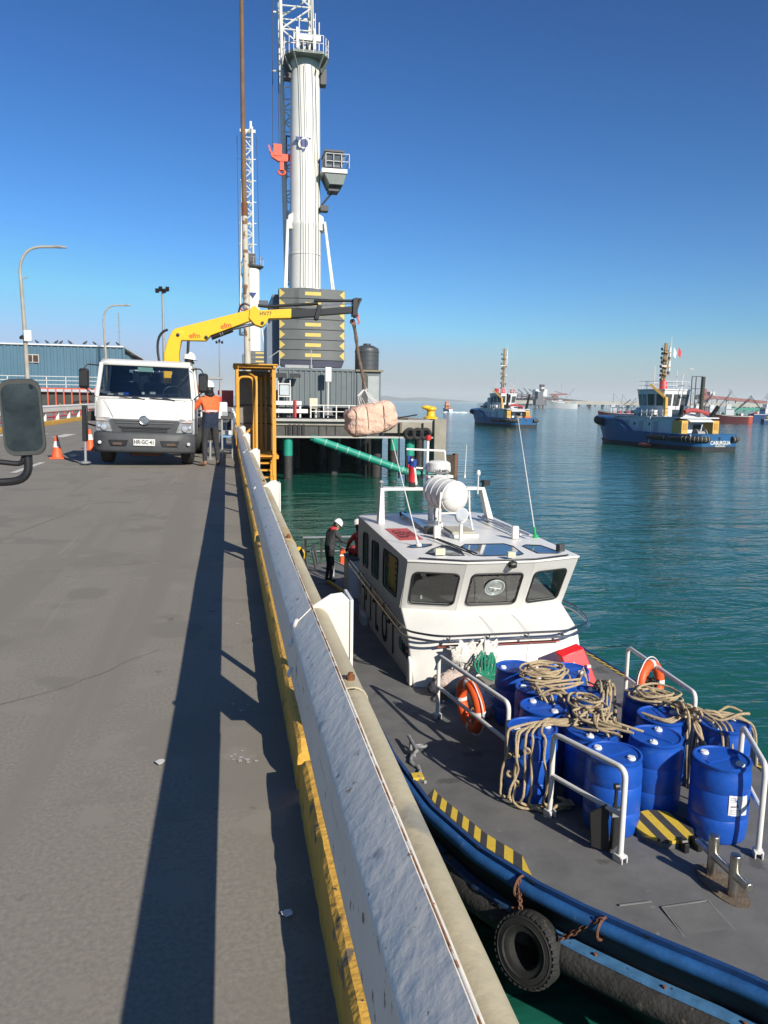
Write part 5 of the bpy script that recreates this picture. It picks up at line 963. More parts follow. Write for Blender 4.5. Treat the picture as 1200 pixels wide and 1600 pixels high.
rf_ = [Vector((CX+(x-CX)*1.012, y-.03 if y < 12 else y+.03, ZR)) for x, y in roof_r]
rfo = MB().loft([[p for p in rf_], [p+Vector((0, 0, .03)) for p in rf_], [Vector((CX+(p.x-CX)*.97, 13+(p.y-13)*.975, ZR+.045)) for p in rf_]]).build('roof', white, cab, bevel=.006)
ZT_ = ZR+.046
# front windows: raked panes in rubber frames
glc = clearglass('wheelhouse_glass', (.66, .70, .69))
def windowpane(A, B_, C_, D_, name='window', m=None, rr=.09, off=.018):
    A, B_, C_, D_ = map(Vector, (A, B_, C_, D_)); nrm = (B_-A).cross(D_-A).normalized(); out = [p for a_ in rrquad(A, B_, C_, D_, rr) for p in a_]
    fr_ = MB(); fr_.tube([q+nrm*off for q in out], .015, 6, True); fo = fr_.build(name, M('window_rubber', (.012, .012, .013), .6), cab)
    pn = MB(); pn.add([q+nrm*.004 for q in out], [tuple(range(len(out)))]); pn.build('pane', m or glc, fo); return fo, nrm
fr_pan = [((2.62, 11.38), (3.42, 11.10), (3.42, 10.60), (2.60, 10.90), .13, .93), ((3.42, 11.10), (4.48, 11.10), (4.48, 10.60), (3.42, 10.60), .12, .88), ((4.48, 11.10), (5.28, 11.34), (5.30, 10.86), (4.48, 10.60), .07, .82)]
for (a, c, d, e_, u0_, u1_) in fr_pan:
    A, B_, C_, D_ = (*a, ZS), (*c, ZS), (*d, ZR), (*e_, ZR)
    H4 = [lerp2(A, B_, C_, D_, u0_, .13), lerp2(A, B_, C_, D_, u1_, .13), lerp2(A, B_, C_, D_, u1_, .80), lerp2(A, B_, C_, D_, u0_, .80)]
    wallcell(A, B_, C_, D_, H4); windowpane(*H4)
# clear view screen in the centre pane
cc = lerp2((3.42, 11.10, ZS), (4.48, 11.10, ZS), (4.48, 10.60, ZR), (3.42, 10.60, ZR), .5, .50); nrm = Vector((0, -.84, -.5)).normalized(); nrm = Vector((0, -(ZR-ZS), -.5)).normalized()
q = MB(); q.torus(cc+nrm*.02, .15, .014, nrm, 32, 8); q.torus(cc+nrm*.02, .12, .006, nrm, 32, 6); q.build('clear_view_ring', M('ring_grey', (.45, .5, .5), .35, .3), cab)
q = MB(); q.lathe([(0, .03), (.05, .025), (.14, .008), (.14, 0)], cc+nrm*.008, 30, nrm); q.build('clear_view_disc', M('disc_glass', (.30, .33, .32), .15, var=.15, scale=20), cab)
q = MB(); q.tube([cc+nrm*.04+Vector((-.09, 0, .02)), cc+nrm*.04+Vector((.09, 0, -.01))], .008, 6); q.lathe([(.02, 0), (.02, .03), (0, .03)], cc+nrm*.03, 10, nrm); q.build('screen_motor', white, cab)
# visor lip and cable along the roof front
q = MB(); q.tube([(2.75, 10.83, ZR+.06), (3.42, 10.57, ZR+.055), (4.48, 10.57, ZR+.055), (5.1, 10.78, ZR+.06)], .012, 8); q.build('roof_grab_rail', black, cab)
# port side windows
WY = [(15.3, 14.9, None), (14.9, 13.95, (14.66, 14.14, -1.78, -1.12)), (13.95, 12.9, (13.72, 13.10, -1.76, -1.11)), (12.9, 11.38, (12.66, 11.62, -1.70, -1.06))]
for side_ in (-1, 1):
    XS = CX+side_*(CX-2.61)
    for ya, yb, wv in WY:
        ybt = 10.90 if yb == 11.38 else yb
        A, B_, C_, D_ = (XS, ya, ZS), (XS, yb, ZS), (XS, ybt, ZR), (XS, ya, ZR); H4 = None
        if wv: y0, y1, z0, z1 = wv[0], wv[1], wv[2], wv[3]; H4 = [(XS, y0, z0), (XS, y1, z0+.04), (XS, y1-(.12 if y1 < 12 else 0), z1+.04), (XS, y0, z1)]
        if side_ > 0: A, B_, C_, D_ = B_, A, D_, C_; H4 = [H4[1], H4[0], H4[3], H4[2]] if H4 else None
        wallcell(A, B_, C_, D_, H4)
        if H4: windowpane(*H4, m=clearglass('side_window_glass', (.85, .85, .82), .22) if side_ < 0 else None)
wallcell((2.62, 15.25, ZS), (5.28, 15.25, ZS), (5.30, 15.3, ZR), (2.60, 15.3, ZR), nm='rear_wall')
# inside the wheelhouse: console, seats, wheel, lining
li = M('cabin_lining', (.33, .33, .31), .8, var=.15, scale=4)
q = MB(); q.bb(2.66, 5.24, 14.3, 14.34, ZS, ZR); q.build('bulkhead', li, cab)
q = MB(); q.ext([(2.7, 11.55, ZS-.015), (2.7, 11.3, ZS+.10), (2.7, 11.75, ZS+.20), (2.7, 12.1, ZS+.12), (2.7, 12.1, ZS-.015)], (2.5, 0, 0)); q.build('console', M('console_grey', (.10, .105, .105), .6, var=.25, scale=6), cab)
for x in (3.2, 4.6): q = MB(); q.box((x, 13.0, ZS+.25), (.45, .14, .62)); q.box((x, 12.8, ZS+.02), (.45, .4, .1)); q.build('helm_seat', M('seat_black', (.02, .02, .022), .6), cab, bevel=.03)
for x, w_ in ((3.0, .3), (3.9, .34), (4.7, .26)): q = MB(); q.box((x, 11.8, ZS+.30), (w_, .06, .22), R=Matrix.Rotation(-.3, 3, 'X')); q.build('instrument_screen', darkgrey, cab, bevel=.01)
q = MB(); q.box((2.95, 11.42, ZS+.10), (.07, .06, .16), tz=.3); q.build('small_white_figure', white, cab)
q = MB(); q.torus((3.35, 12.2, ZS+.28), .2, .018, (0, -.9, .5), 24, 6); q.build('helm_wheel', black, cab)
# amber sheets inside the port panes imitate an orange reflection in the glass
am = M('amber_reflection_colour', (.92, .42, .03), .5, var=.3, scale=12, bump=.8, bscale=22)
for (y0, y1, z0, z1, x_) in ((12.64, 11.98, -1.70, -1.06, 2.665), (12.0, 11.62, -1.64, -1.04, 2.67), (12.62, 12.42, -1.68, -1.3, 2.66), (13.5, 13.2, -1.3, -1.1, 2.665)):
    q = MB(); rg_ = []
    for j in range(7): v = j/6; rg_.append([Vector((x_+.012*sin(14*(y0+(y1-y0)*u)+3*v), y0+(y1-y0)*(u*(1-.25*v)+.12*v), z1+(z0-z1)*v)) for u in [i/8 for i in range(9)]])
    q.loft(rg_, caps=False, closed=False); jo = q.build('amber_reflection', am, cab); jo.modifiers.new('t', 'SOLIDIFY').thickness = .03
for i in range(4): q = MB(); q.bb(2.635, 2.665, 11.74, 11.95, -1.18-i*.1, -1.15-i*.1); q.build('dark_bar', black, cab)  # dark bars just in front of the amber reflection sheet
# skylight windows on the roof
sg = M('skylight_glass', (.05, .075, .11), .06, ior=2.0)
def sky_(pts): q = MB(); q.ext([Vector((x, y, ZT_-.002)) for x, y in pts], (0, 0, .006)); f = q.build('skylight', sg, cab); q = MB(); q.tube([(x, y, ZT_+.004) for x, y in pts], .010, 6, True); q.build('skylight_seal', black, f)
sky_(rounded([Vector((2.78, 11.72, 0)), Vector((3.0, 11.96, 0)), Vector((3.26, 11.92, 0)), Vector((3.12, 11.72, 0)), Vector((2.80, 11.68, 0))], .08, 4) and [(2.79, 11.74), (2.9, 11.88), (3.08, 11.96), (3.25, 11.94), (3.2, 11.82), (3.05, 11.70), (2.86, 11.68)])
sky_([(2.95, 11.2), (3.12, 11.5), (3.38, 11.8), (3.48, 11.74), (3.55, 11.3), (3.50, 10.98), (3.3, 11.0)]); sky_([(3.66, 11.0), (3.68, 11.7), (3.78, 11.85), (4.45, 11.84), (4.52, 11.6), (4.45, 10.98), (4.35, 10.9), (3.76, 10.9)]); sky_([(4.70, 11.0), (4.68, 11.6), (4.78, 11.7), (5.0, 11.62), (5.08, 11.1), (5.0, 10.95)])
for a, c in (((3.33, 12.35), (3.62, 10.95)), ((3.40, 12.2), (3.70, 10.98))): q = MB(); q.tube([(*a, ZT_+.05), (*c, ZT_+.03)], .012, 6); q.build('wiper_arm', black, cab)
q = MB(); q.bb(3.05, 3.2, 10.98, 11.03, ZT_+.02, ZT_+.12); q.build('work_light', M('lamp_cream', (.55, .55, .42), .3), cab); q = MB(); q.bb(4.06, 4.18, 10.60, 10.66, ZT_+.03, ZT_+.12); q.build('work_light', M('lamp_cream', (.55, .55, .42)), cab)
q = MB(); q.lathe([(.05, -.05), (.06, .0), (.05, .05)], (4.12, 10.56, ZR-.02), 14, (1, 0, 0)); q.bb(4.06, 4.18, 10.53, 10.6, ZR-.06, ZR+.03); q.build('roof_lamp', black, cab, bevel=.01); q = MB(); q.box((5.06, 10.98, ZT_+.09), (.12, .09, .12), rz=.4); q.build('side_lamp', darkgrey, cab, bevel=.01)
# red panel with black lettering
q = MB(); q.ext([(2.78, 13.53, ZT_), (3.20, 13.53, ZT_), (3.22, 12.38, ZT_), (2.80, 12.34, ZT_)], (0, 0, .004)); rpn = q.build('red_roof_panel', M('red_roof_panel_paint', (.50, .085, .08), .6, var=.1, scale=6), cab)
text('call_sign', 'CAPUR', .24, face((2.92, 12.94, ZT_+.006), (0, -1, 0), (1, 0, 0)), M('faded_black', (.07, .015, .015), .7), rpn, .001, .004); text('call_sign', '2412', .24, face((3.10, 12.94, ZT_+.006), (0, -1, 0), (1, 0, 0)), M('faded_black', (.07, .015, .015)), rpn, .001, .004)
# arch mast, roof rails, brackets
for s, x0, x1 in ((-1, 2.84, 2.86), (1, 5.02, 4.86)):
    q = MB(); q.ext([(x0-.07, 14.05, ZT_), (x0+.05, 14.05, ZT_), (x1+.04, 14.2, -.2), (x1-.03, 14.2, -.2)], (0, .22, 0)); q.build('arch_leg', white, cab, bevel=.01)
q = MB(); q.bb(2.83, 4.90, 14.2, 14.42, -.26, -.20); q.build('arch_beam', white, cab, bevel=.01)
for p in ((2.86, 14.3, -.2), (3.1, 14.3, -.2), (4.88, 14.3, -.2)): q = MB(); q.tube([p, (p[0], p[1], p[2]+.09)], .012, 6); q.lathe([(.045, 0), (.05, .02), (.03, .05), (0, .05)], (p[0], p[1], p[2]+.08), 12); q.build('arch_light', darkgrey if p[0] > 3 else galv, cab)
q = MB(); q.box((4.93, 14.2, -.12), (.12, .1, .11)); q.tube([(4.86, 14.3, -.22), (4.9, 14.25, -.14)], .012, 6); q.build('floodlamp', black, cab)
for a, c, r in (((3.42, 14.9), (3.46, 13.0), .035), ((3.47, 14.9), (3.52, 13.0), .02), ((4.85, 14.4), (4.92, 12.3), .02), ((4.95, 14.4), (5.05, 12.2), .02)): q = MB(); q.tube([(*a, ZT_+.07), (*c, ZT_+.07)], r, 10); q.build('roof_tube', chrome, cab)
q = MB(); q.tube([(3.38, 14.95, ZT_+.06), (3.5, 14.9, ZT_+.06)], .045, 10); q.bb(3.38, 3.56, 12.9, 13.02, ZT_, ZT_+.12); q.build('tube_clamp', black, cab, bevel=.01)
for x, y in ((3.46, 12.42), (4.80, 12.25)): q = MB(); q.bb(x-.06, x+.06, y-.04, y+.04, ZT_, ZT_+.23); q.build('roof_bracket', white, cab, bevel=.025)
q = MB(); q.bb(3.72, 4.22, 12.45, 13.05, ZT_, ZT_+.06); q.build('hatch_box', white, cab, bevel=.01); q = MB(); q.bb(3.76, 4.18, 12.5, 13.1, ZT_+.06, ZT_+.10); q.build('hatch_grating', M('hatch_beige', (.38, .36, .29), .7), cab, bevel=.006)
# searchlight
q = MB(); q.tube([(3.83, 12.25, ZT_), (3.83, 12.25, -.60)], .032, 12); q.build('searchlight_post', white, cab); q = MB(); q.lathe([(.03, -.1), (.085, -.07), (.105, .0), (.105, .06)], (3.83, 12.2, -.42), 20, (-.3, -1, .15)); sb_ = q.build('searchlight', white, cab); q = MB(); q.lathe([(0, .04), (.095, .045), (.095, .064)], (3.83, 12.2, -.42), 20, (-.3, -1, .15)); q.build('searchlight_lens', M('fog_lens', (.3, .33, .35), .1), sb_); q = MB(); q.torus((3.83, 12.24, -.47), .10, .013, (0, 1, 0), 20, 6); q.build('searchlight_yoke', white, sb_)
# radar mast with dome, crosstrees
q = MB(); q.bb(3.86, 3.98, 14.0, 14.12, ZT_, .1); q.bb(3.74, 3.82, 14.0, 14.1, ZT_, .05); q.bar((3.78, 14.05, -.1), (3.92, 14.05, -.1), .05); q.build('radar_post', white, cab, bevel=.008)
q = MB(); q.lathe([(.19, .05), (.225, .08), (.228, .14), (.215, .24), (.16, .275), (0, .285)], (3.95, 14.15, .04), 36); rd = q.build('radar_dome', white, cab); text('radar_lettering', 'GARMIN', .085, face((3.93, 13.918, .14), (1, .0, 0), (0, 0, 1)), darkgrey, rd, .001, .001)
q = MB(); q.bb(3.7, 4.2, 14.0, 14.3, .0, .05); q.build('radar_platform', white, cab, bevel=.01)
q = MB(); q.tube([(3.75, 14.3, -.1), (3.76, 14.3, .78)], .03, 10); q.bar((3.34, 14.3, .53), (4.10, 14.3, .50), .035); q.bar((4.10, 14.3, .5), (4.12, 14.3, .28), .03); q.bar((3.45, 14.3, .18), (3.75, 14.3, .16), .06, .03); q.build('signal_mast', white, cab)
q = MB(); q.lathe([(.05, 0), (.055, .03), (.05, .09), (0, .1)], (3.77, 14.3, .70), 12); q.build('anchor_light', redp, cab); q = MB(); q.lathe([(.03, 0), (.04, .02), (.03, .1), (0, .1)], (3.47, 14.3, .19), 10); q.build('orange_beacon', orange, cab); q = MB(); q.bb(3.42, 3.52, 14.25, 14.35, -.26, -.1); q.build('horn_box', black, cab)
# whip aerials
def whip(p0, p1, foot, lab): q = MB(); q.tube([p0, Vector(p0)+(Vector(p1)-Vector(p0))*.5, p1], [.011, .009, .005], 8); o = q.build('whip_aerial', white, cab); q = MB(); q.tube([p0, Vector(p0)+(Vector(p1)-Vector(p0))*.09], .022, 8); q.lathe([(.05, 0), (.05, .03), (.02, .06)], (p0[0], p0[1], ZT_), 10); q.build('aerial_foot', foot, o)
whip((2.99, 11.8, ZT_), (2.52, 11.8, .84), white, ''); whip((5.22, 12.35, ZT_), (4.78, 12.3, 1.22), M('green_foot', (.02, .35, .12), .5), ''); whip((4.58, 14.5, -.05), (4.60, 14.5, .62), white, '')
q = MB(); q.tube([(4.66, 13.9, -.3), (4.66, 13.9, .06)], .014, 8); q.lathe([(.03, 0), (.04, .02), (.04, .07), (.02, .1), (0, .1)], (4.66, 13.9, .06), 12); q.build('gps_dome', white, cab)
for x in (3.75, 4.28): q = MB(); q.tube(sm0([Vector(p) for p in ((x, 10.66, ZR+.02), (x+.05, 10.93, ZS+.35), (x-.03, 11.09, ZS+.02), (x+.06, 10.8, -1.87), (x+.13, 10.46, ZH+.01), (x+.10, 10.34, -2.3), (x+.16, 10.32, -2.5))]), .0035, 5); q.build('loose_cord', M('cord_white', (.5, .5, .48), .7), cab)
# handrail round the wheelhouse
for o_, z_, r_ in ((.07, -1.90, .017), (.10, -1.98, .019)):
    q = MB(); q.tube(rounded([(2.60-o_, 15.9, z_-.06), (2.60-o_, 10.60, z_), (2.98-o_*.5, 10.30-o_*.5, z_), (4.92+o_*.5, 10.30-o_*.5, z_), (5.42+o_, 10.72, z_+.0), (5.62, 11.5, z_+.02), (5.45, 12.6, z_-.02)], .2, 6), r_, 10); q.build('wheelhouse_rail', chrome if z_ < -1.9 else M('dark_chrome', (.35, .33, .3), .25, 1), cab)
for p, d in [((2.60, y, -1.96), (-.10, 0, 0)) for y in (11.0, 12.2, 13.4, 14.6)]+[((x, 10.44, -1.99), (0, -.17, .02)) for x in (3.1, 3.7, 4.3, 4.85)]: q = MB(); q.bar(p, Vector(p)+Vector(d), .02); q.bar(Vector(p)+Vector(d), Vector(p)+Vector(d)*.8+Vector((0, 0, .07)), .016); q.build('rail_bracket', darkgrey, cab)
q = MB(); q.bb(2.95, 4.85, 10.395, 10.425, -2.105, -2.08); q.build('red_trim', M('faded_red_trim', (.38, .09, .06), .6), cab)
# vent louvres, side hatches, portside lettering
for i in range(12): q = MB(); q.bb(2.585, 2.6, 14.95, 15.2, -2.65+i*.045, -2.63+i*.045); q.build('louvre', M('louvre_grey', (.45, .46, .48), .5), cab)
tb = M('black_lettering', (.015, .015, .017), .6)
for ch, y, z in (('P', 14.42, -2.42), ('I', 13.86, -2.42), ('L', 13.25, -2.42), ('O', 12.55, -2.42), ('T', 11.85, -2.40)): text('lettering', ch, .82, face((2.60, y, z+.0), (0, -1, 0), (0, 0, 1)), tb, cab, .004, .012, sx=.72)
text('lettering', 'MG', .26, face((2.60, 10.97, -2.32), (0, -1, 0), (0, 0, 1)), tb, cab, .004, .006); q = MB(); q.lathe([(.11, 0), (.11, .006), (0, .006)], (2.60, 11.28, -2.30), 24, (-1, 0, 0)); q.build('round_emblem', M('emblem_blue', (.05, .16, .25), .5), cab)
for y in (11.9, 13.2, 14.3): q = MB(); q.lathe([(.03, 0), (.04, .04), (.03, .09)], (2.58, y, -2.08), 10, (-.6, 0, -.8)); q.build('side_lamp', black, cab)
q = MB(); q.ext([(2.56, 10.68, -2.70), (2.56, 10.48, -2.70), (2.56, 10.52, -2.35), (2.56, 10.62, -2.28)], (.05, 0, 0)); q.build('step_fairing', white, cab, bevel=.02)
q = MB(); q.bb(2.5, 2.6, 14.1, 14.55, -2.95, -2.68); q.build('step_box', M('light_grey_box', (.5, .52, .54), .5), cab, bevel=.01)
# stern: railing, frames and bits
q = MB(); q.tube([(2.02, 21.2, dz(21)+.75), (5.8, 21.2, dz(21)+.75)], .035, 10); q.tube([(2.02, 21.2, dz(21)+.35), (5.8, 21.2, dz(21)+.35)], .02, 8); q.build('stern_rail', M('stern_rail_grey', (.16, .18, .2), .5), PB)
for x in (2.1, 2.55, 3.1, 3.6, 4.2, 5.0, 5.7): q = MB(); q.bar((x, 21.2, dz(21)), (x, 21.2, dz(21)+.75), .06); q.build('stern_post', M('dark_chrome', (.35, .33, .3)), PB)
for a in ((2.85, 19.2), ): q = MB(); q.tube(rounded([(2.62, 19.2, dz(19)), (2.62, 19.2, dz(19)+.85), (2.85, 18.0, dz(18)+.85), (2.85, 18.0, dz(18))], .12, 5), .025, 8); q.tube([(2.62, 19.2, dz(19)+.42), (2.85, 18.0, dz(18)+.42)], .02, 8); q.build('handrail', M('handrail_grey', (.45, .46, .48), .5), PB)
q = MB(); q.bar((2.38, 18.4, dz(18)+.03), (2.62, 16.9, dz(17)+.03), .06); q.build('yellow_step_bar', hazyel, PB)
for s, a in ((-1, 2.0), (-1, 2.3)): q = MB(); q.tube(rounded([(a, 20.4, dz(20)), (a-.1, 20.4, dz(20)+.5), (a, 20.9, dz(20)+.55), (a+.12, 20.9, dz(20))], .1, 4), .035, 8); q.build('towing_bar', darkgrey, PB)
text('hull_number', '32', .26, face((2.72, 4.50, -3.13), (.72, -.69, 0), (-.1, -.1, 1)), M('teal_hull_lettering', (.10, .34, .28), .6), PB, .004, .006)
SP0 = SP[0]
# ------------------------------------------------------------------ tyre fender and its chains
TK = .86; tyc = edge(5.42, .16, -.47); ty = thing('tyre_fender', 'big worn black tyre hung on rusty chains from the blue gunwale at the bow', 'tyre', tuple(tyc))
nx = (edge(5.36, .2, 0)-edge(5.36, 0, 0)).normalized(); nx = (nx+Vector((0, 0, .25))).normalized()
q = MB(); q.lathe([(a_*TK, c_*TK) for a_, c_ in [(.165, -.09), (.19, -.105), (.25, -.11), (.31, -.095), (.335, -.06), (.34, 0), (.335, .06), (.31, .095), (.25, .11), (.225, .108), (.22, .10), (.19, .10), (.165, .09), (.16, 0), (.165, -.09)]], tyc, 56, nx); tyo = q.build('casing', rubber, ty)
side = nx.orthogonal().normalized(); up2 = nx.cross(side)
for k in range(36):
    a = 2*pi*k/36; d = side*cos(a)+up2*sin(a); q = MB(); q.bar(tyc+d*.337*TK+nx*.035*TK, tyc+d*.318*TK+nx*.10*TK, .026, .016, up=d); q.build('tread_lug', rubber, tyo)
for rr2, z in ((.235, .108), (.29, .102)): q = MB(); q.torus(tyc+nx*z*TK, rr2*TK, .005, nx, 48, 6); q.build('sidewall_ridge', rubber, tyo)
rch = M('rusty_chain', (.15, .065, .035), .85, var=.35, scale=30, bump=.6, bscale=60)
def chain(a, c, n_, nm, par):
    a, c = Vector(a), Vector(c); d = (c-a)/n_
    for i in range(n_):
        m_ = a+d*(i+.5); ax = d.normalized(); s_ = ax.orthogonal().normalized(); s_ = s_ if i % 2 else ax.cross(s_); q = MB()
        q.tube([m_+ax*(d.length*.72*cos(t))+s_*(.017*sin(t)) for t in [2*pi*j/12 for j in range(12)]], .0065, 6, True); q.build(nm, rch, par)
chain(edge(5.60, .06, .0), tyc+Vector((-.03, .14, .26)), 9, 'chain_link', ty); chain(edge(4.96, .06, .02), tyc+Vector((.17, -.18, .19)), 10, 'chain_link', ty)
for yy in (5.60, 4.96): q = MB(); q.torus(edge(yy, .035, -.075), .085, .012, Vector((-nx.y, nx.x, 0)), 20, 6); q.build('chain_collar', rch, ty)
t2 = thing('tyre_fender', 'black tyre fender on the far starboard bow beyond the drums', 'tyre', (6.25, 6.9, -2.75))
q = MB(); q.lathe([(.17, -.1), (.30, -.1), (.34, 0), (.30, .1), (.17, .1), (.17, -.1)], (6.22, 7.0, -2.66), 36, (1, -.2, .2)); t2c = q.build('casing', rubber, t2)
for k in range(24): a = 2*pi*k/24; q = MB(); q.box(Vector((6.22, 7.0, -2.66))+Vector((0, cos(a), sin(a)))*.34, (.16, .04, .03), R=Matrix.Rotation(a+pi/2, 3, 'X')); q.build('tread_lug', rubber, t2c)
# ------------------------------------------------------------------ blue drums
DR = dict(A=(3.58, 8.92), B=(3.54, 8.12), C=(4.2, 8.7), D=(4.02, 7.80), E=(3.36, 7.52), F=(3.0, 6.97), G=(3.58, 6.80), H=(3.52, 6.24), K=(4.13, 6.54), J=(4.50, 7.04), I=(4.66, 7.62), Mm=(4.45, 5.95), L=(5.02, 6.72))
labs = dict(A='blue drum at the back of the port group, nearest the wheelhouse front', B='blue drum under the coiled rope in the port group, second from the wheelhouse', C='blue drum at the back of the port group just before the red box', D='blue drum on the inner side of the port group, roped across its lid', E='blue drum in the middle of the port group below the rope knot',
  F='blue drum at the outer port corner with ropes hanging down its side', G='blue drum half covered by rope just behind the drum inside the front railing', H='blue drum right behind the front white railing with a black anchor beside it', K='blue drum standing behind the round striped hatch, two white caps clear', J='blue drum behind the hatch drum with a rope strand over its rim',
  I='blue drum mostly hidden under rope below the starboard lifebuoy', Mm='foremost blue drum with a white paper label on its side', L='blue drum at the starboard rail with rope draped over its lid')
random.seed(9)
capw = M('drum_cap_white', (.72, .74, .74), .45, var=.05)
RD, HD = .262, .745
def drum(x, y, lab, rot):
    z = dz(y); t = thing('drum', lab, 'drum', (x, y, z), group='blue plastic drums on the foredeck')
    prof = [(.20, .0), (.235, .005), (.250, .03), (.256, .10), (RD, .16), (RD, .235), (RD-.004, .242), (RD, .25), (RD, .485), (RD-.004, .492), (RD, .50), (RD, .60), (.255, .665), (.245, .70), (.250, .715), (.256, .722), (.256, .742), (.248, HD), (.236, HD), (.232, HD-.014), (.20, HD-.018), (0, HD-.018)]
    MB().lathe(prof, (x, y, z), 44).build('shell', drumblue, t, angle=.9)
    for a in (rot, rot+pi):
        px, py = x+.165*cos(a), y+.165*sin(a); q = MB(); q.lathe([(.040, 0), (.040, .010), (.034, .014), (.034, .024), (.0, .026)], (px, py, z+HD-.018), 16); q.box((px, py, z+HD+.008), (.05, .014, .012), rz=a); q.build('bung_cap', capw, t)
    b_ = MB(); b_.box((x, y, z+HD-.014), (.36, .05, .006), rz=rot+1.2); b_.build('lid_rib', drumblue, t); return t
for k, (x, y) in DR.items(): td = drum(x, y, labs[k], dict(Mm=-1.0, K=.9, H=-.9).get(k, random.uniform(-1.2, 1.2)))
# paper label on the foremost drum
x, y = DR['Mm']; z = dz(y); par = [o for o in bpy.data.objects if o.get('label') == labs['Mm']][0]
q = MB(); A0, A1 = radians(-108), radians(-66)
grid = [[Vector((x+(RD+.003+.004*sin(7*u+3*v))*cos(A0+(A1-A0)*u), y+(RD+.003+.004*sin(7*u+3*v))*sin(A0+(A1-A0)*u), z+.315+.19*v-.02*u)) for u in [i/10 for i in range(11)]] for v in [j/4 for j in range(5)]]
q.loft(grid, caps=False, closed=False); lb = q.build('paper_label', M('label_paper', (.66, .66, .68), .7, var=.04, scale=20), par)
for j, (u0, u1, v0, v1) in enumerate(((.08, .5, .85, .88), (.08, .42, .77, .79), (.08, .46, .69, .71), (.1, .48, .42, .50), (.08, .6, .28, .30), (.08, .5, .2, .22), (.6, .92, .6, .61), (.6, .92, .8, .81), (.08, .75, .1, .12))):
    q = MB(); f_ = lambda u, v: Vector((x+(RD+.0055+.004*sin(7*u+3*v))*cos(A0+(A1-A0)*u), y+(RD+.0055+.004*sin(7*u+3*v))*sin(A0+(A1-A0)*u), z+.315+.19*v-.02*u)); n8 = 8
    q.loft([[f_(u0+(u1-u0)*i/n8, v) for i in range(n8+1)] for v in (v0, v1)], caps=False, closed=False); q.build('printed_line', M('print_grey', (.2, .2, .23) if j != 3 else (.08, .08, .1), .7), lb)
# ------------------------------------------------------------------ ropes thrown over the drums
random.seed(33)
def ztop(x, y):
    best = dz(y)+.02
    for (dx, dy) in DR.values():
        if (x-dx)**2+(y-dy)**2 < (RD+.02)**2: best = max(best, dz(dy)+HD)
    return best
def sm(pts, n_=5):
    out = []
    P2 = [pts[0]]+pts+[pts[-1]]
    for i in range(1, len(P2)-2):
        p0, p1, p2, p3 = P2[i-1:i+3]
        for j in range(n_):
            t = j/n_; out.append(.5*((2*p1)+(-p0+p2)*t+(2*p0-5*p1+4*p2-p3)*t*t+(-p0+3*p1-3*p2+p3)*t**3))
    return out+[pts[-1]]
RR = .0135
def rope(mb, pts): 
    P_s = sm([Vector(p) for p in pts]); mb.tube(P_s, [RR*(1+.10*sin(i*2.2)) for i in range(len(P_s))], 7)
def coil(mb, cx, cy, z0, r0, turns, sq=.75, h=.13):
    pts = []
    for i in range(int(turns*10)):
        a = 2*pi*i/10; lay = i/(turns*10); r = r0*(.55+.45*abs(sin(1.7*i/10+.4)))*random.uniform(.84, 1.16); pts.append((cx+r*cos(a)+.04*sin(a*.31), cy+sq*r*sin(a), z0+.02+h*lay+random.uniform(-.012, .012)))
    rope(mb, pts)
def scribble(mb, path, spread, n_, lift=.03):
    for k in range(n_):
        off = Vector((random.gauss(0, spread), random.gauss(0, spread), 0)); pts = []
        for (x, y) in path:
            X, Y = x+off.x+random.gauss(0, spread*.45), y+off.y+random.gauss(0, spread*.45); pts.append((X, Y, max(ztop(X, Y), ztop(X+.05, Y), ztop(X-.05, Y), ztop(X, Y-.05), ztop(X, Y+.05)) + lift+random.uniform(0, .075)))
        rope(mb, pts)
t = thing('rope', 'big tangle of tan rope thrown over the port group of blue drums', 'rope', (3.4, 7.6, -1.8))
q = MB(); zc = dz(8.3)+HD; coil(q, 3.70, 8.32, zc, .29, 8, .8, .17); q.build('rope_coil', ropem, t)
q = MB(); scribble(q, [(3.75, 8.3), (4.0, 8.3), (4.25, 8.35), (4.3, 8.0), (4.2, 7.75)], .06, 8); scribble(q, [(4.05, 8.0), (3.7, 7.9), (3.45, 8.0), (3.42, 7.7), (3.8, 7.55)], .04, 3); q.build('rope_strand', ropem, t)
q = MB(); scribble(q, [(3.5, 7.75), (3.7, 7.5), (3.85, 7.25), (3.75, 7.0), (3.6, 6.8), (3.75, 6.6)], .085, 13); coil(q, 3.75, 7.3, dz(7.3)+HD+.03, .17, 4, 1.2, .10); coil(q, 3.66, 6.95, dz(7)+HD+.02, .15, 4, 1.2, .10); q.build('rope_tangle', ropem, t)
q = MB(); scribble(q, [(4.15, 8.1), (4.18, 7.8), (4.1, 7.55), (3.95, 7.4), (3.8, 7.2)], .05, 4); scribble(q, [(4.25, 8.0), (4.27, 7.7), (4.2, 7.5)], .03, 2); q.build('rope_strand', ropem, t)
q = MB()
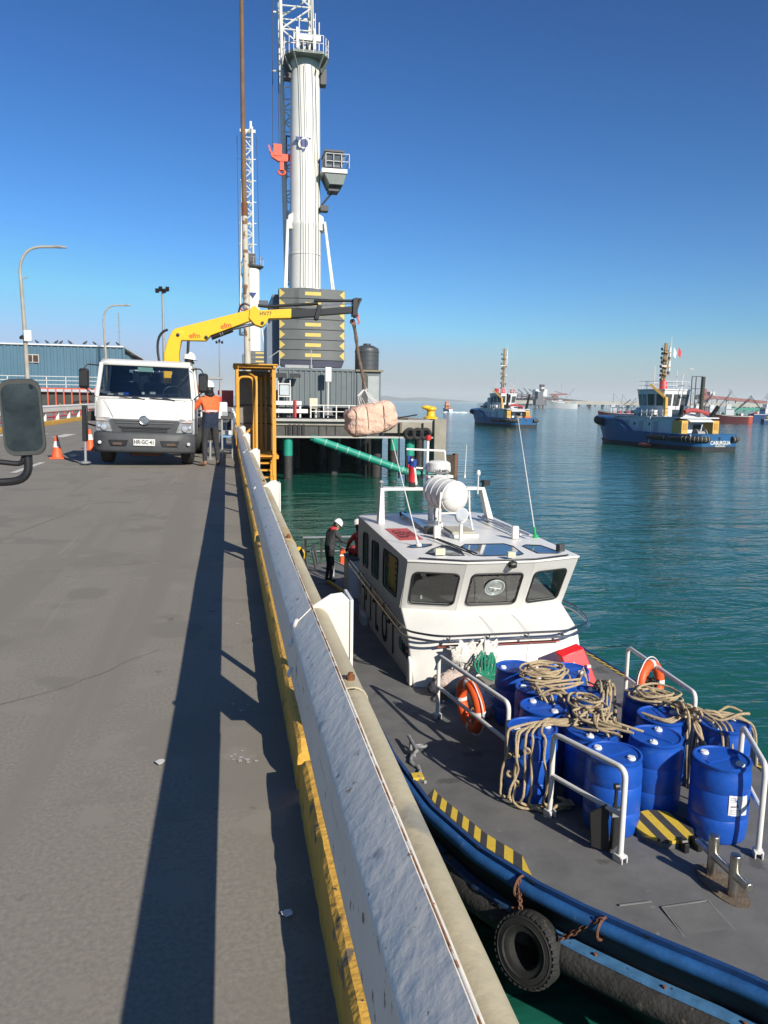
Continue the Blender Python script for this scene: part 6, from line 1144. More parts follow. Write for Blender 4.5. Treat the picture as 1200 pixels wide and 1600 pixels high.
for k in range(6):
    j = lambda a=.03: random.gauss(0, a*1.5); F = DR['F']; zt2 = dz(7)+HD; a0 = radians(196+k*15+random.uniform(-9, 9)); ex, ey = F[0]+(RD+.03)*cos(a0), F[1]+(RD+.03)*sin(a0)
    pts = [(3.62+j(), 6.92+j(), zt2+.04), (3.35+j(), 6.98+j(), zt2+.03), (3.1+j(), 6.98+j(.05), zt2+.02), (F[0]+.2*cos(a0), F[1]+.2*sin(a0), zt2+.03), (ex, ey, zt2-.01), (ex+.02*cos(a0)+j(.01), ey-.02+j(.02), zt2-.2), (ex+.03*cos(a0)+j(.02), ey-.01+j(.03), zt2-.38), (ex+.04*cos(a0)+j(.02), ey+j(.03), zt2-.55), (ex+.05*cos(a0), ey-.04, dz(7)+.08), (ex+.15+j(.04), ey-.12+j(.03), dz(7)+.04), (F[0]+.15+j(.04), F[1]-.36+j(.03), dz(7)+.04+.02*k), (F[0]+.30, F[1]-.34+j(.03), dz(7)+.09)]
    rope(q, pts)
q.build('rope_strand', ropem, t)
for (x_, y_, z_) in ((2.72, 6.88, -.25), (2.73, 6.84, -.42), (2.78, 6.78, -.5), (2.76, 6.78, -.2), (2.84, 6.70, -.12)): q = MB(); q.torus((x_, y_, dz(7)+HD+z_), .028, .014, (random.random(), 1, random.random()), 14, 6); q.build('rope_knot', ropem, t)
t = thing('rope', 'second tangle of tan rope draped over the starboard group of blue drums', 'rope', (4.7, 7.0, -1.8))
q = MB(); coil(q, 4.62, 7.38, dz(7.4)+HD+.01, .25, 5, .8, .12); scribble(q, [(4.5, 7.6), (4.65, 7.35), (4.75, 7.1), (4.7, 6.85), (4.72, 6.7)], .07, 10); q.build('rope_tangle', ropem, t)
q = MB()
for k in range(6):
    j = lambda a=.02: random.gauss(0, a); zt2 = dz(6.8)+HD
    rope(q, [(4.75+j(), 7.1+j(), zt2+.06), (4.70+j(), 6.85+j(), zt2+.05), (4.68+j(), 6.68+j(), zt2-.03), (4.66+j(.03), 6.52+j(), zt2-.16-.02*k), (4.64+j(.03), 6.44+j(), zt2-.32-.03*k), (4.62+j(.03), 6.40, zt2-.45-.04*k)])
q.build('rope_strand', ropem, t)
q = MB(); scribble(q, [(4.75, 6.95), (4.9, 6.78), (5.05, 6.75), (5.18, 6.7)], .05, 5)
for k in range(3): rope(q, [(4.95, 6.85+.05*k, dz(6.7)+HD+.04), (5.12, 6.82-.05*k, dz(6.7)+HD+.05), (5.28, 6.72-.05*k, dz(6.7)+HD-.02), (5.31, 6.66-.04*k, dz(6.7)+HD-.25), (5.30, 6.6-.03*k, dz(6.7)+HD-.42)]); rope(q, [(4.9+.05*k, 6.8, dz(6.7)+HD+.03), (4.86+.06*k, 6.55, dz(6.7)+HD+.0), (4.84+.05*k, 6.46, dz(6.7)+HD-.2), (4.83+.06*k, 6.44, dz(6.7)+HD-.35)])
q.build('rope_strand', ropem, t)
for k in range(3):
    q = MB(); rope(q, [(4.30-.02*k, 6.98+.03*k, dz(7)+HD+.03), (4.42, 6.86-.03*k, dz(7)+HD+.02), (4.56, 6.88-.02*k, dz(7)+HD+.03), (4.68, 6.9, dz(7)+HD+.04)]); q.build('rope_strand', ropem, t)
# ------------------------------------------------------------------ lifebuoys
def ringbuoy(c, ax, lab, R1=.265, r=.068):
    t = thing('lifebuoy', lab, 'lifebuoy', c, group='orange lifebuoys'); c = Vector(c); ax = Vector(ax).normalized()
    MB().torus(c, R1, r, ax, 44, 14).build('ring', orange, t); s_ = ax.orthogonal().normalized(); u_ = ax.cross(s_)
    for k in range(4):
        a = pi/4+k*pi/2; q = MB(); rg = []
        for i in range(5):
            th = a-.11+.22*i/4; d = s_*cos(th)+u_*sin(th); rg.append([c+d*(R1+(r+.003)*cos(b_))+ax*((r+.003)*sin(b_)) for b_ in [2*pi*m_/14 for m_ in range(14)]])
        q.loft(rg, caps=False); q.build('reflective_band', M('reflective_white', (.7, .7, .68), .4), t)
    q = MB(); q.tube([c+(s_*cos(b_)+u_*sin(b_))*(R1+r+.012+.02*abs(sin(2*b_))) for b_ in [2*pi*i/32 for i in range(32)]], .008, 6, True); q.build('grab_line', white, t); return t
ringbuoy((2.83, 8.45, dz(8.4)+.44), (.93, .12, .10), 'orange lifebuoy leaning on the port handrail by the wheelhouse')
ringbuoy((5.10, 8.28, dz(8)+.62), (.55, -.85, .12), 'orange lifebuoy with white bands on the starboard handrail', .24, .062)
for p, lab in (((2.86, 8.35), 'small heap of loose cord lying inside the port lifebuoy'), ((5.0, 8.1), 'dark strap bundle hanging beside the starboard lifebuoy')):
    q = MB(); pts = [Vector((p[0]+random.gauss(0, .04), p[1]+random.gauss(0, .07), dz(8)+(.10 if p[0] < 4 else .5)+.28*abs(sin(i)))) for i in range(22)]; q.tube(sm(pts, 4), .009, 6); tag(q.build('cord_heap', ropem if p[0] < 4 else black), lab, 'cord')
# ------------------------------------------------------------------ bags, net rolls and box against the wheelhouse front
q = MB(); q.ext([(4.70, 9.98, dz(10)+.50), (5.06, 10.02, dz(10)+.60), (5.25, 9.86, dz(10)+.06), (4.86, 9.82, dz(10)+.04)], (-.05, .14, .03)); rb = thing('storage_box', 'bright red storage box tilted against the wheelhouse front', 'box', (5.05, 10, dz(10))); q.build('shell', M('red_box_paint', (.72, .012, .02), .35, var=.06, scale=4), rb, bevel=.015)
q = MB(); q.lathe([(.02, 0), (.02, .02), (0, .02)], (4.85, 9.90, dz(10)+.42), 10, (0, -1, 0)); q.bb(5.06, 5.12, 9.88, 9.92, dz(10)+.34, dz(10)+.38); q.build('latch', white, rb); q = MB(); q.ell((4.98, 9.86, dz(10)+.16), (.035, .02, .05)); q.build('hole_plug', black, rb)
random.seed(2)
def crumple(c, d, name, m, lab, cat, seed, amp=.25):
    q = MB(); c = Vector(c); rings = []
    for i in range(13):
        th = pi*i/12; rings.append([c+Vector((d[0]*sin(th)*cos(a), d[1]*sin(th)*sin(a), -d[2]*cos(th)))*(1+amp*noise.noise((3*sin(th)*cos(a)+seed, 3*sin(th)*sin(a), 3*cos(th)+seed))+amp*.5*noise.noise((9*sin(th)*cos(a)+seed, 9*sin(th)*sin(a), 9*cos(th)))) for a in [2*pi*k/20 for k in range(20)]])
    q.loft(rings); return tag(q.build(name, m, angle=1.4), lab, cat)
wb = M('white_sack', (.62, .60, .56), .8, var=.15, scale=8, bump=1, bscale=30)
crumple((3.08, 9.98, dz(10)+.22), (.30, .14, .15), 'wrapped_parcel', M('pinkish_parcel', (.5, .40, .35), .8, var=.2, scale=9, bump=1, bscale=30), 'pinkish plastic wrapped parcel at the foot of the wheelhouse front', 'parcel', 4)
crumple((3.27, 10.14, dz(10)+.52), (.20, .08, .20), 'sack', wb, 'white sack hung on the wheelhouse rail above the wrapped parcel', 'sack', 9, .75); crumple((3.60, 10.14, dz(10)+.52), (.17, .08, .22), 'sack', wb, 'white sack hung on the wheelhouse rail beside the green net', 'sack', 17, .8)
crumple((2.83, 10.0, dz(10)+.14), (.12, .1, .1), 'dark_bag', M('dark_bag_cloth', (.04, .04, .05), .8), 'small dark bag left of the wrapped parcel by the wheelhouse corner', 'bag', 5); crumple((3.28, 9.3, dz(9.3)+.16), (.2, .28, .16), 'sack', wb, 'crumpled white sack on deck behind the port lifebuoy', 'sack', 25, .4)
q = MB(); gm = M('green_net_rope', (.01, .22, .13), .7, var=.2, scale=20)
for k in range(7): rope(q, [(3.42+.04*k+random.gauss(0, .02), 9.93+random.gauss(0, .02), dz(10)+.66+random.gauss(0, .03)), (3.35+.05*k, 9.88, dz(10)+.5), (3.42+.03*k, 9.86, dz(10)+.36-.02*k), (3.52+.03*k, 9.88, dz(10)+.42), (3.58+random.gauss(0, .03), 9.92, dz(10)+.6)])
tag(q.build('net_rope', gm), 'green rope bundle hanging between the white sacks', 'rope')
bn = thing('bench_box', 'long low locker along the wheelhouse front behind the lifebuoy', 'locker', (3.4, 9.9, dz(10))); q = MB(); q.bb(2.95, 4.1, 9.82, 10.28, dz(10), dz(10)+.13); q.build('body', M('locker_grey', (.10, .13, .16), .7, var=.2, scale=6), bn, bevel=.01); q = MB(); q.bb(2.95, 4.1, 9.8, 10.3, dz(10)+.132, dz(10)+.15); q.build('lid', M('locker_lid', (.2, .19, .17), .7), bn)
# folded black anchor beside the drum inside the front railing
an = thing('anchor', 'folded black deck anchor standing beside the front drum', 'anchor', (3.2, 5.95, dz(6))); ay = 5.84; ax_ = 3.28
q = MB(); q.tube([(ax_+.02, ay-.06, dz(6)+.06), (ax_+.07, ay+.02, dz(6)+.62)], .016, 8); q.lathe([(.03, -.02), (.03, .02)], (ax_+.07, ay+.02, dz(6)+.60), 10, (1, 0, 0)); q.build('shank', black, an)
for s in (-1, 1): q = MB(); q.ext([(ax_+.0, ay-.05, dz(6)+.02), (ax_+s*.14, ay+.02, dz(6)+.05), (ax_+s*.16, ay+.04, dz(6)+.36), (ax_+s*.03, ay-.02, dz(6)+.46)], (0, .02, .0)); q.build('fluke', M('anchor_black', (.014, .014, .014), .6), an)
q = MB(); q.bar((ax_+.0, ay-.03, dz(6)+.38), (ax_+.11, ay-.02, dz(6)+.37), .05); q.build('clamp', galv, an)
# liferaft canister on its cradle
lr = thing('liferaft_canister', 'white drum shaped liferaft canister strapped on the wheelhouse roof', 'liferaft', (4.0, 13.3, -.7)); c_ = Vector((3.97, 12.92, -.24)); axd = Vector((-.28, .95, .06)).normalized()
q = MB(); q.lathe([(0, -.02), (.15, .0), (.235, .04), (.268, .09), (.272, .14), (.272, .70), (.268, .76), (.21, .83), (0, .85)], c_, 40, axd); lo = q.build('shell', white, lr)
q = MB(); q.torus(c_+axd*.11, .275, .012, axd, 40, 6); q.build('seam_band', white, lo); q = MB(); sx_ = axd.cross(Vector((0, 0, 1))).normalized(); q.bar(c_-sx_*.285+axd*.03, c_+sx_*.285+axd*.03, .014, .02); q.build('seam', M('seam_light_grey', (.45, .46, .47), .5), lo)
for k in (.28, .48, .66): q = MB(); q.torus(c_+axd*k, .278, .010, axd, 40, 6); q.build('strap', M('strap_grey', (.5, .5, .5), .6), lr)
for s in (-1, 1):
    q = MB(); q.tube(rounded([c_+sx_*s*.30+axd*.1+Vector((0, 0, .1)), c_+sx_*s*.32+axd*.1+Vector((0, 0, -.3)), Vector((c_.x+s*.33, c_.y+.1, ZT_)), Vector((c_.x+s*.33+axd.x*.7, c_.y+.75, ZT_))], .06, 4), .018, 8); q.build('cradle_tube', white, lr)
q = MB(); q.bar(c_+axd*.1+Vector((-.3, 0, -.29)), c_+axd*.1+Vector((.3, 0, -.29)), .03); q.bar(c_+axd*.65+Vector((-.3, 0, -.29)), c_+axd*.65+Vector((.3, 0, -.29)), .03); q.build('cradle_bar', white, lr)
q = MB(); q.lathe([(.22, 0), (.22, .07), (.18, .08)], (3.72, 13.75, ZT_), 24); q.build('pedestal', white, lr)
# flag
fl = thing('flag', 'small red white and blue flag with a star flying behind the radar mast', 'flag', (3.36, 14.3, .2)); 
def flagpatch(u0, u1, v0, v1, m, nm): 
    q = MB(); q.loft([[Vector((3.36+.20*(u+.25*v)*.9+.012*sin(9*u+4*v), 14.28+.05*sin(6*u+3*v), .42-.5*v-.10*u)) for u in [u0+(u1-u0)*i/6 for i in range(7)]] for v in [v0+(v1-v0)*j/6 for j in range(7)]], caps=False, closed=False); q.build(nm, m, fl)
flagpatch(0, .95, 0, .36, M('flag_blue', (.02, .06, .28), .8), 'blue_canton'); flagpatch(.0, .55, .36, 1, M('flag_red', (.6, .02, .03), .8), 'red_field'); flagpatch(.55, 1.0, .36, 1, white, 'white_field')
q = MB(); st_ = [Vector((3.44+.035*(1 if i % 2 == 0 else .42)*sin(pi*i/5), 14.22, .33+.035*(1 if i % 2 == 0 else .42)*cos(pi*i/5))) for i in range(10)]; q.ext(st_, (0, .004, 0)); q.build('star', white, fl); q = MB(); q.tube([(3.35, 14.3, -.05), (3.35, 14.3, .53)], .006, 6); q.build('halyard', darkgrey, fl)
# gear at the stern
def at(x, y, h=0): return SP0(Vector((x, y, dz(y)+h)))
lj = thing('life_jacket', 'orange life jacket hanging on the grey stern handrail', 'life jacket', (2.85, 19.0, dz(19)+.6)); q = MB(); q.box((2.83, 19.0, dz(19)+.55), (.16, .1, .42), tz=.8); q.build('foam_panel', orange, lj, bevel=.03); q = MB(); q.box((2.83, 18.94, dz(19)+.6), (.17, .02, .04)); q.build('reflective_tape', white, lj)
fe = thing('fire_hose_bag', 'dark red bag with a white band standing by the stern handrail', 'bag', (3.1, 19.1, dz(19))); q = MB(); q.lathe([(.09, 0), (.11, .1), (.10, .7), (.05, .8), (0, .8)], (3.12, 19.2, dz(19)), 16); q.build('bag_body', M('dark_red_cloth', (.2, .015, .015), .8), fe); q = MB(); q.lathe([(.112, .38), (.112, .44)], (3.12, 19.2, dz(19)), 16); q.build('white_band', white, fe)
yb = thing('mooring_buoy', 'yellow float lying at the port stern corner', 'buoy', (1.8, 20.5, dz(20))); q = MB(); q.ell((1.86, 20.6, dz(20)+.33), (.17, .17, .24), n=18, m=12); q.build('float_body', craneyel, yb); q = MB(); q.lathe([(.12, 0), (.12, .15)], (1.86, 20.6, dz(20)), 12); q.build('collar', black, yb)
db = thing('deck_box', 'low dark box on the stern deck behind the wheelhouse', 'box', (3.4, 18.6, dz(18.6))); q = MB(); q.bb(3.25, 3.6, 18.4, 18.8, dz(18.6), dz(18.6)+.12); q.build('body', black, db, bevel=.01); q = MB(); q.bb(3.24, 3.61, 18.39, 18.81, dz(18.6)+.12, dz(18.6)+.14); q.build('lid', darkgrey, db)
SP[0] = None
J = dict(std); J.update(waist=(0, .02, 1.1), chest=(0, .08, 1.32), neck=(0, .14, 1.46), head=(0, .20, 1.52), top=(0, .25, 1.585), shL=(-.17, .09, 1.39), elL=(-.22, .22, 1.15), wrL=(-.12, .42, 1.08), shR=(.17, .09, 1.39), elR=(.24, .26, 1.16), wrR=(.14, .48, 1.06), look=(0, 1, -.75), knL=(-.09, .03, .5), knR=(.09, .04, .5), hem=.93)
def scarf(t, J): q = MB(); q.ell((0, .12, 1.47), (.10, .10, .075), n=16); q.bar((.02, .19, 1.44), (.02, .20, 1.22), .07, .03); q.build('red_scarf', M('scarf_red', (.45, .02, .03), .8), t, world=False)
p_ = at(2.43, 18.55); person('seaman in dark overalls, red scarf and white helmet standing on the boat stern', tuple(p_), radians(-68), J, dict(top=dgre, top2=dgre, arm=dgre, leg=blk, shoe=blk, skin=skinm, hand=blk), 1.05, extra=scarf, scale=1.0)
J = dict(std); J.update(pelvis=(0, 0, .45), waist=(0, .05, .6), chest=(0, .12, .82), neck=(0, .16, .98), head=(0, .18, 1.06), top=(0, .2, 1.14), shL=(-.17, .12, .9), elL=(-.25, .25, .7), wrL=(-.18, .4, .55), shR=(.17, .12, .9), elR=(.25, .25, .7), wrR=(.18, .4, .55), hipL=(-.1, .02, .42), hipR=(.1, .02, .42), knL=(-.14, .38, .5), knR=(.14, .38, .5), anL=(-.13, .2, .1), anR=(.13, .2, .1), toL=(-.14, .36, .04), toR=(.14, .36, .04), hem=.42, look=(0, 1, -.2))
p_ = at(2.98, 16.9, .58); person('second seaman in red with a white helmet, mostly hidden behind the wheelhouse roof', tuple(p_), radians(30), J, dict(top=redp, top2=redp, arm=redp, leg=blk, shoe=blk, skin=blk, hand=blk), 1.05)
sb2 = thing('crew_seat', 'engine box the hidden seaman sits on behind the wheelhouse', 'box', tuple(at(3.0, 16.9))); p0 = at(3.0, 16.9); MB().bb(p0.x-.45, p0.x+.45, p0.y-.4, p0.y+.35, p0.z, p0.z+.98).build('body', white, sb2, bevel=.02); MB().bb(p0.x-.47, p0.x+.47, p0.y-.42, p0.y+.37, p0.z+.98, p0.z+1.02).build('lid', darkgrey, sb2)
# ------------------------------------------------------------------ harbour tugs (own frame: y to the bow, origin at the waterline under the stern)
tugblue = M('tug_blue', (.012, .095, .24), .45, var=.12, scale=.8, spots=[((.05, .18, .33), .2, 2)]); tugwhite = M('tug_white', (.62, .64, .66), .5, var=.06, scale=1.2, streak=((.45, .42, .38), .15, 1.5)); tugbuff = M('tug_buff', (.62, .36, .08), .5, var=.08); antif = M('boot_black', (.015, .017, .02), .6)
buff_mast = M('mast_buff', (.30, .19, .08), .6, var=.15, scale=2)
def tug(name_lab, loc, rz, title, port, seed, mast_h=14.5, dark=False, s_=1.0):
    t = thing('tugboat', name_lab, 'tugboat', loc, rz, 'blue harbour tugs', local=True); t.scale = (s_, s_, s_*1.08)
    def B(nm, q, m, par=None, bevel=0): return q.build(nm, m, par or t, bevel=bevel, world=False)
    def hbt(y):
        T_ = [(0, 2.9), (.5, 3.5), (1.5, 3.95), (4, 4.1), (15, 4.1), (18, 3.9), (20.5, 3.2), (22.5, 2.2), (24, 1.0), (24.6, .25)]
        for (a, p), (b_, q) in zip(T_, T_[1:]):
            if a <= y <= b_: return p+(q-p)*(y-a)/(b_-a)
        return .25
    def top(y): return 1.95+.0*y if y < 13 else (1.95+(y-13)*.55 if y < 15.5 else 3.3+(y-15.5)*.05)
    st = [0, .5, 1.5, 4, 8, 13, 13.6, 14.4, 15.5, 18, 20.5, 22.5, 24, 24.6]
    def rg(y, z0, z1, k0=.0, k1=0.):
        out = []; 
        for s, zs in ((-1, (z0, z1)), (1, (z1, z0))):
            for z in zs: fl = (top(y)-z)*.10+(.25*(z1-z) if y > 20 else 0)*.6; out.append(Vector((s*max(.05, hbt(y)-fl), y-(.0 if y < 20 else .30*(top(y)-z)), z)))
        return out
    B('hull', MB().loft([rg(y, .55, top(y)) for y in st]), tugblue); B('boot_topping', MB().loft([rg(y, -1.0, .552) for y in st]), antif)
    B('deck', MB().loft([[Vector((-hbt(y)+.12, y, top(y)-.75)), Vector((hbt(y)-.12, y, top(y)-.75))] for y in st if .4 < y < 15], caps=False, closed=False), M('tug_deck', (.1, .16, .2), .8))
    for y0, y1 in ((.55, 4.5), (5.2, 8.5)):
        for s in (-1, 1): B('side_fender', MB().tube([Vector((s*(hbt(y)+.05), y, 1.35)) for y in [y0+(y1-y0)*i/6 for i in range(7)]], .3, 10), rubber)
    for s in (-1, 1):
        pts = [Vector((s*x, y, 1.4)) for x, y in ((1.9, -.15), (2.7, -.1), (3.3, .35), (3.8, 1.1), (4.05, 2.2))]; P2 = sm(pts, 4); f = B('stern_fender', MB().tube(P2, .36, 12), rubber)
        for k in range(1, len(P2)-1, 2): B('fender_strap', MB().tube([P2[k]+(P2[k+1]-P2[k])*.2, P2[k]+(P2[k+1]-P2[k])*.45], .375, 12), M('strap_buff', (.4, .36, .3), .7), f)
    bw = [Vector((s*hbt(y)*1.02, y-.1, top(y)-.55)) for s, y in [(-1, 19), (-1, 20.5), (-1, 22), (-1, 23.3), (-1, 24.3), (1, 24.3), (1, 23.3), (1, 22), (1, 20.5), (1, 19)]]; P2 = sm(bw, 3)
    for k in range(0, len(P2)-1, 1): B('bow_fender', MB().tube([P2[k]+(P2[k+1]-P2[k])*.05, P2[k]+(P2[k+1]-P2[k])*.9], .55, 10), rubber)
    # scupper and names
    B('freeing_port', MB().bb(-.2, .12, -.012, .05, 1.25, 1.7), black)
    if title: text('stern_name', title, .62, face((.15, -.03, .98), (1, 0, 0), (0, 0, 1)), white, t, .01, .015); text('stern_port', port, .30, face((.15, -.02, .60), (1, 0, 0), (0, 0, 1)), white, t, .01, .004)
    # deckhouse
    hs = MB().loft([[Vector((x, y, z)) for x, y in ((-3.0, 5.0), (3.0, 5.0), (3.0, 16), (2.2, 18.5), (-2.2, 18.5), (-3.0, 16))] for z in (1.2, 3.75)]); B('deckhouse', hs, tugwhite, None, .05)
    B('deckhouse_roof', MB().bb(-3.25, 3.25, 3.6, 18.4, 3.76, 3.9), tugwhite)
    B('aft_canopy', MB().ext([(-2.0, 3.2, 3.35), (2.0, 3.2, 3.35), (2.0, 6, 4.4), (-2.0, 6, 4.4)], (0, 0, .1)), tugwhite)
    for s in (-1, 1):
        B('funnel_casing', MB().bb(s*2.1, s*3.15, 3.4, 5.2, 1.2, 3.5), tugbuff, None, .06); B('casing_vent', MB().bb(s*2.3, s*2.95, 3.36, 3.4, 2.4, 3.2), M('buff_dark', (.45, .24, .05), .6))
        B('exhaust_pipe', MB().tube(rounded([(s*2.6, 4.3, 3.5), (s*2.7, 4.4, 4.6), (s*3.0, 3.9, 5.5 if not dark else 6.9)], .5, 4), [.28]*6+[.24]*1, 10) if False else MB().tube([(s*2.5, 4.6, 3.5), (s*2.7, 4.2, 4.3), (s*3.05, 3.7, 5.3 if not dark else 7.2)], [.35, .3, .24], 10), black)
    B('aft_doorway', MB().bb(-1.5, -.9, 4.93, 4.99, 1.3, 3.2), black); B('aft_doorway', MB().bb(.2, 1.5, 4.93, 4.99, 1.5, 3.0), M('shade_grey', (.06, .06, .06), .8)); B('winch', MB().lathe([(.6, -.8), (.6, -.7), (.35, -.68), (.35, .68), (.6, .7), (.6, .8)], (0, 3.5, 1.9), 18, (1, 0, 0)), M('winch_grey', (.3, .3, .28), .6))
    for y in (8, 11, 14): B('side_door', MB().bb(-3.03, -3.0, y, y+.9, 1.5, 3.3), M('door_shade', (.4, .43, .46), .5)); B('porthole', MB().lathe([(.2, 0), (.2, .04), (0, .04)], (-3.0, y+1.8, 2.9), 14, (-1, 0, 0)), black)
    for z_ in (3.4,): 
        for k in range(12): B('deck_railing', MB().bar((-3.2, 6+k*1.05, 3.9), (-3.2, 6+k*1.05, 4.9), .06), tugwhite)
        B('deck_railing', MB().bar((-3.2, 6, 4.9), (-3.2, 17.6, 4.9), .06), tugwhite); B('deck_railing', MB().bar((-3.2, 6, 4.4), (-3.2, 17.6, 4.4), .05), tugwhite)
    for s in (-.25, .25): B('side_ladder', MB().bar((-3.9, 8.6+s, 1.9), (-3.25, 9.6+s, 3.9), .08), white)
    # wheelhouse, wider at the top
    r0_ = [(-2.1, 8.2), (2.1, 8.2), (2.6, 11), (1.9, 13.6), (-1.9, 13.6), (-2.6, 11)]
    whs = B('wheelhouse', MB().loft([[Vector((x*k, 11+(y-11)*k, z)) for x, y in r0_] for z, k in ((3.9, .92), (5.0, .95), (7.0, 1.06), (7.15, 1.06))]), tugwhite, None, .04)
    for k in range(6):
        (xa, ya), (xb, yb) = r0_[k], r0_[(k+1) % 6]; n_ = 3 if k in (0, 3) else 2
        for j in range(n_):
            u0_, u1_ = (j+.12)/n_, (j+.88)/n_; q = MB(); P4 = []
            for u, z, kk in ((u0_, 5.25, .966), (u1_, 5.25, .966), (u1_, 6.7, 1.046), (u0_, 6.7, 1.046)): x, y = xa+(xb-xa)*u, ya+(yb-ya)*u; o_ = 1.015; P4.append(Vector((x*kk*o_, 11+(y-11)*kk*o_, z)))
            q.ext(P4, (0, 0, .001)) if False else q.add(P4, [(0, 1, 2, 3)]); B('window', q, gl_boat, whs)
    B('wheelhouse_roof', MB().ext([(x*1.1, 11+(y-11)*1.1, 7.17) for x, y in r0_], (0, 0, .15)), tugwhite, whs)
    for k in range(6):
        p, q_ = Vector((*r0_[k], 7.3)), Vector((*r0_[(k+1) % 6], 7.3)); 
        for j in range(3): a = p+(q_-p)*j/3; B('monkey_railing', MB().bar(a, a+Vector((0, 0, 1)), .05), tugwhite)
        for z in (.5, 1.0): B('monkey_railing', MB().bar(p+Vector((0, 0, z)), q_+Vector((0, 0, z)), .05), tugwhite)
    random.seed(seed+40)
    for k in range(16):
        x, y = random.uniform(-2.7, 2.7), random.uniform(4.2, 8.0) if k < 8 else random.uniform(13.8, 17.5); m_ = random.choice([tugwhite, tugwhite, darkgrey, redp, tugbuff, black, galv])
        if k % 3 == 0: B('roof_vent', MB().lathe([(.18, 3.9), (.18, 4.6), (.32, 4.65), (.3, 4.9), (0, 5.0)], (x, y, 0), 10), m_)
        else: B('deck_locker', MB().box((x, y, 4.15+.1*(k % 4)), (random.uniform(.4, 1.1), random.uniform(.4, 1), random.uniform(.4, .9)), rz=random.random()*.4), m_)
    for k in range(3): B('liferaft', MB().lathe([(0, -.6), (.3, -.55), (.33, 0), (.3, .55), (0, .6)], (-2.7, 9.5+k*1.6, 4.4), 12, (0, 1, 0)), white)
    for k in range(7): B('bulwark_stay', MB().bar((-3.6, 1+k*1.9, 1.3), (-3.9, 1+k*1.9, 1.95), .1), tugwhite)
    # mast
    for dx in (-.28, .28): B('mast_leg', MB().tube([(dx, 11.2, 7.3), (dx*.6, 11, mast_h*.7), (dx*.4, 10.9, mast_h)], .15, 8), buff_mast)
    for i in range(9): z = 7.7+i*(mast_h-8)/9; B('mast_rung', MB().bar((-.35, 11.05, z), (.35, 11.05, z), .09), buff_mast)
    for i in range(8): z = 8.4+i*(mast_h-8.8)/8; B('mast_lantern', MB().lathe([(.13, 0), (.16, .1), (.13, .32), (0, .34)], (-.75-.1*(i % 2), 10.7, z), 10), black); B('lantern_arm', MB().bar((-.8, 10.8, z), (.3, 10.8, z), .06), darkgrey)
    for i in range(4): z = 9.2+i*(mast_h-9.5)/4; B('mast_platform', MB().box((.1, 10.9, z), (1.0, .8, .1)), buff_mast); B('mast_fitting', MB().box((.5, 10.7, z+.25), (.25, .25, .35)), white if i % 2 else darkgrey)
    B('radar_scanner', MB().box((.0, 10.9, mast_h*.78), (1.8, .15, .15)), white); B('mast_head', MB().bar((-.7, 10.9, mast_h-.4), (.7, 10.9, mast_h-.4), .08), buff_mast); B('mast_pole', MB().tube([(.75, 10.9, mast_h-3.5), (.75, 10.9, mast_h-.5)], .16, 8), white)
    B('mast_base', MB().lathe([(.55, 0), (.5, .9), (.3, 1.2)], (0, 11, 7.3), 12), redp)
    for x, h_ in ((-2.0, 10.2), (1.9, 9.8), (.9, mast_h+.8)): B('whip_aerial', MB().tube([(x, 10.5 if h_ < 12 else 10.9, 7.3 if h_ < 12 else mast_h-1), (x, 10.5 if h_ < 12 else 10.9, h_)], .05, 5), white)
    B('deck_crane', MB().bar((-1.9, 8.0, 4.0), (-2.1, 7.9, 6.3), .4), tugbuff); B('deck_crane_jib', MB().bar((-2.1, 7.9, 6.2), (-3.4, 9.6, 7.9), .28), tugbuff)
    B('fire_monitor', MB().tube([(1.7, 9.2, 7.3), (1.75, 9.2, 9.2), (2.3, 8.6, 10.0), (2.7, 8.3, 9.8)], .08, 6), white)
    B('engine_room_hose', MB().tube(sm([Vector(p) for p in ((-1.9, 4.4, 4.55), (-.8, 4.3, 4.75), (.6, 4.3, 4.6), (1.9, 4.3, 4.35))], 4), .27, 10), M('faded_red_hose', (.35, .05, .05), .7))
    if not dark:
        B('exhaust_stack', MB().tube([(2.3, 6.0, 3.9), (2.35, 6.0, 8.9)], .27, 12), M('sooty_stack', (.04, .045, .035), .7))
        for z in (5.4, 7.4, 8.9): B('stack_frame', MB().bar((.6, 6.2, z), (2.2, 6.0, z), .09), darkgrey)
        for x in (.6, 1.3): B('stack_frame', MB().bar((x, 6.2, 3.9), (x, 6.2, 8.9), .09), darkgrey)
        for z_, x_ in ((12.0, 1.2), (12.1, 2.0)): 
            q = MB(); q.add([Vector((x_, 10.7, z_+.7)), Vector((x_+.5, 10.7, z_+.1)), Vector((x_+.45, 10.7, z_-.7)), Vector((x_, 10.7, z_-.4))], [(0, 1, 2, 3)]); B('signal_flag', q, white if x_ < 1.5 else redp)
        q = MB(); q.ell((-4.6, 8.6, .35), (.35, 1.3, .3)); q.build('rescue_boat', orange, t, world=False) if False else B('rescue_float', q, M('dull_red_float', (.4, .07, .04), .6)); B('float_line', MB().tube([(-4.0, 8.0, 1.9), (-4.5, 8.0, .5)], .05, 5), white)
    else:
        for x in (-2.2, 2.2): B('fire_monitor', MB().lathe([(.5, 0), (.5, .8), (.3, 1.0)], (x, 10.2, 7.4), 12), redp)
        B('aft_gear', MB().box((1.0, 1.4, 1.9), (1.6, 1.2, .8)), orange); B('aft_gear', MB().box((-.8, 2.0, 1.9), (1.3, 1.0, .9), rz=.4), M('gear_tan', (.4, .3, .2), .8))
        for i in range(3): B('stern_cover', MB().box((-2.0+i*1.9, .9, 1.75), (1.5, 1.6, .5), rz=.1*i), tugblue)
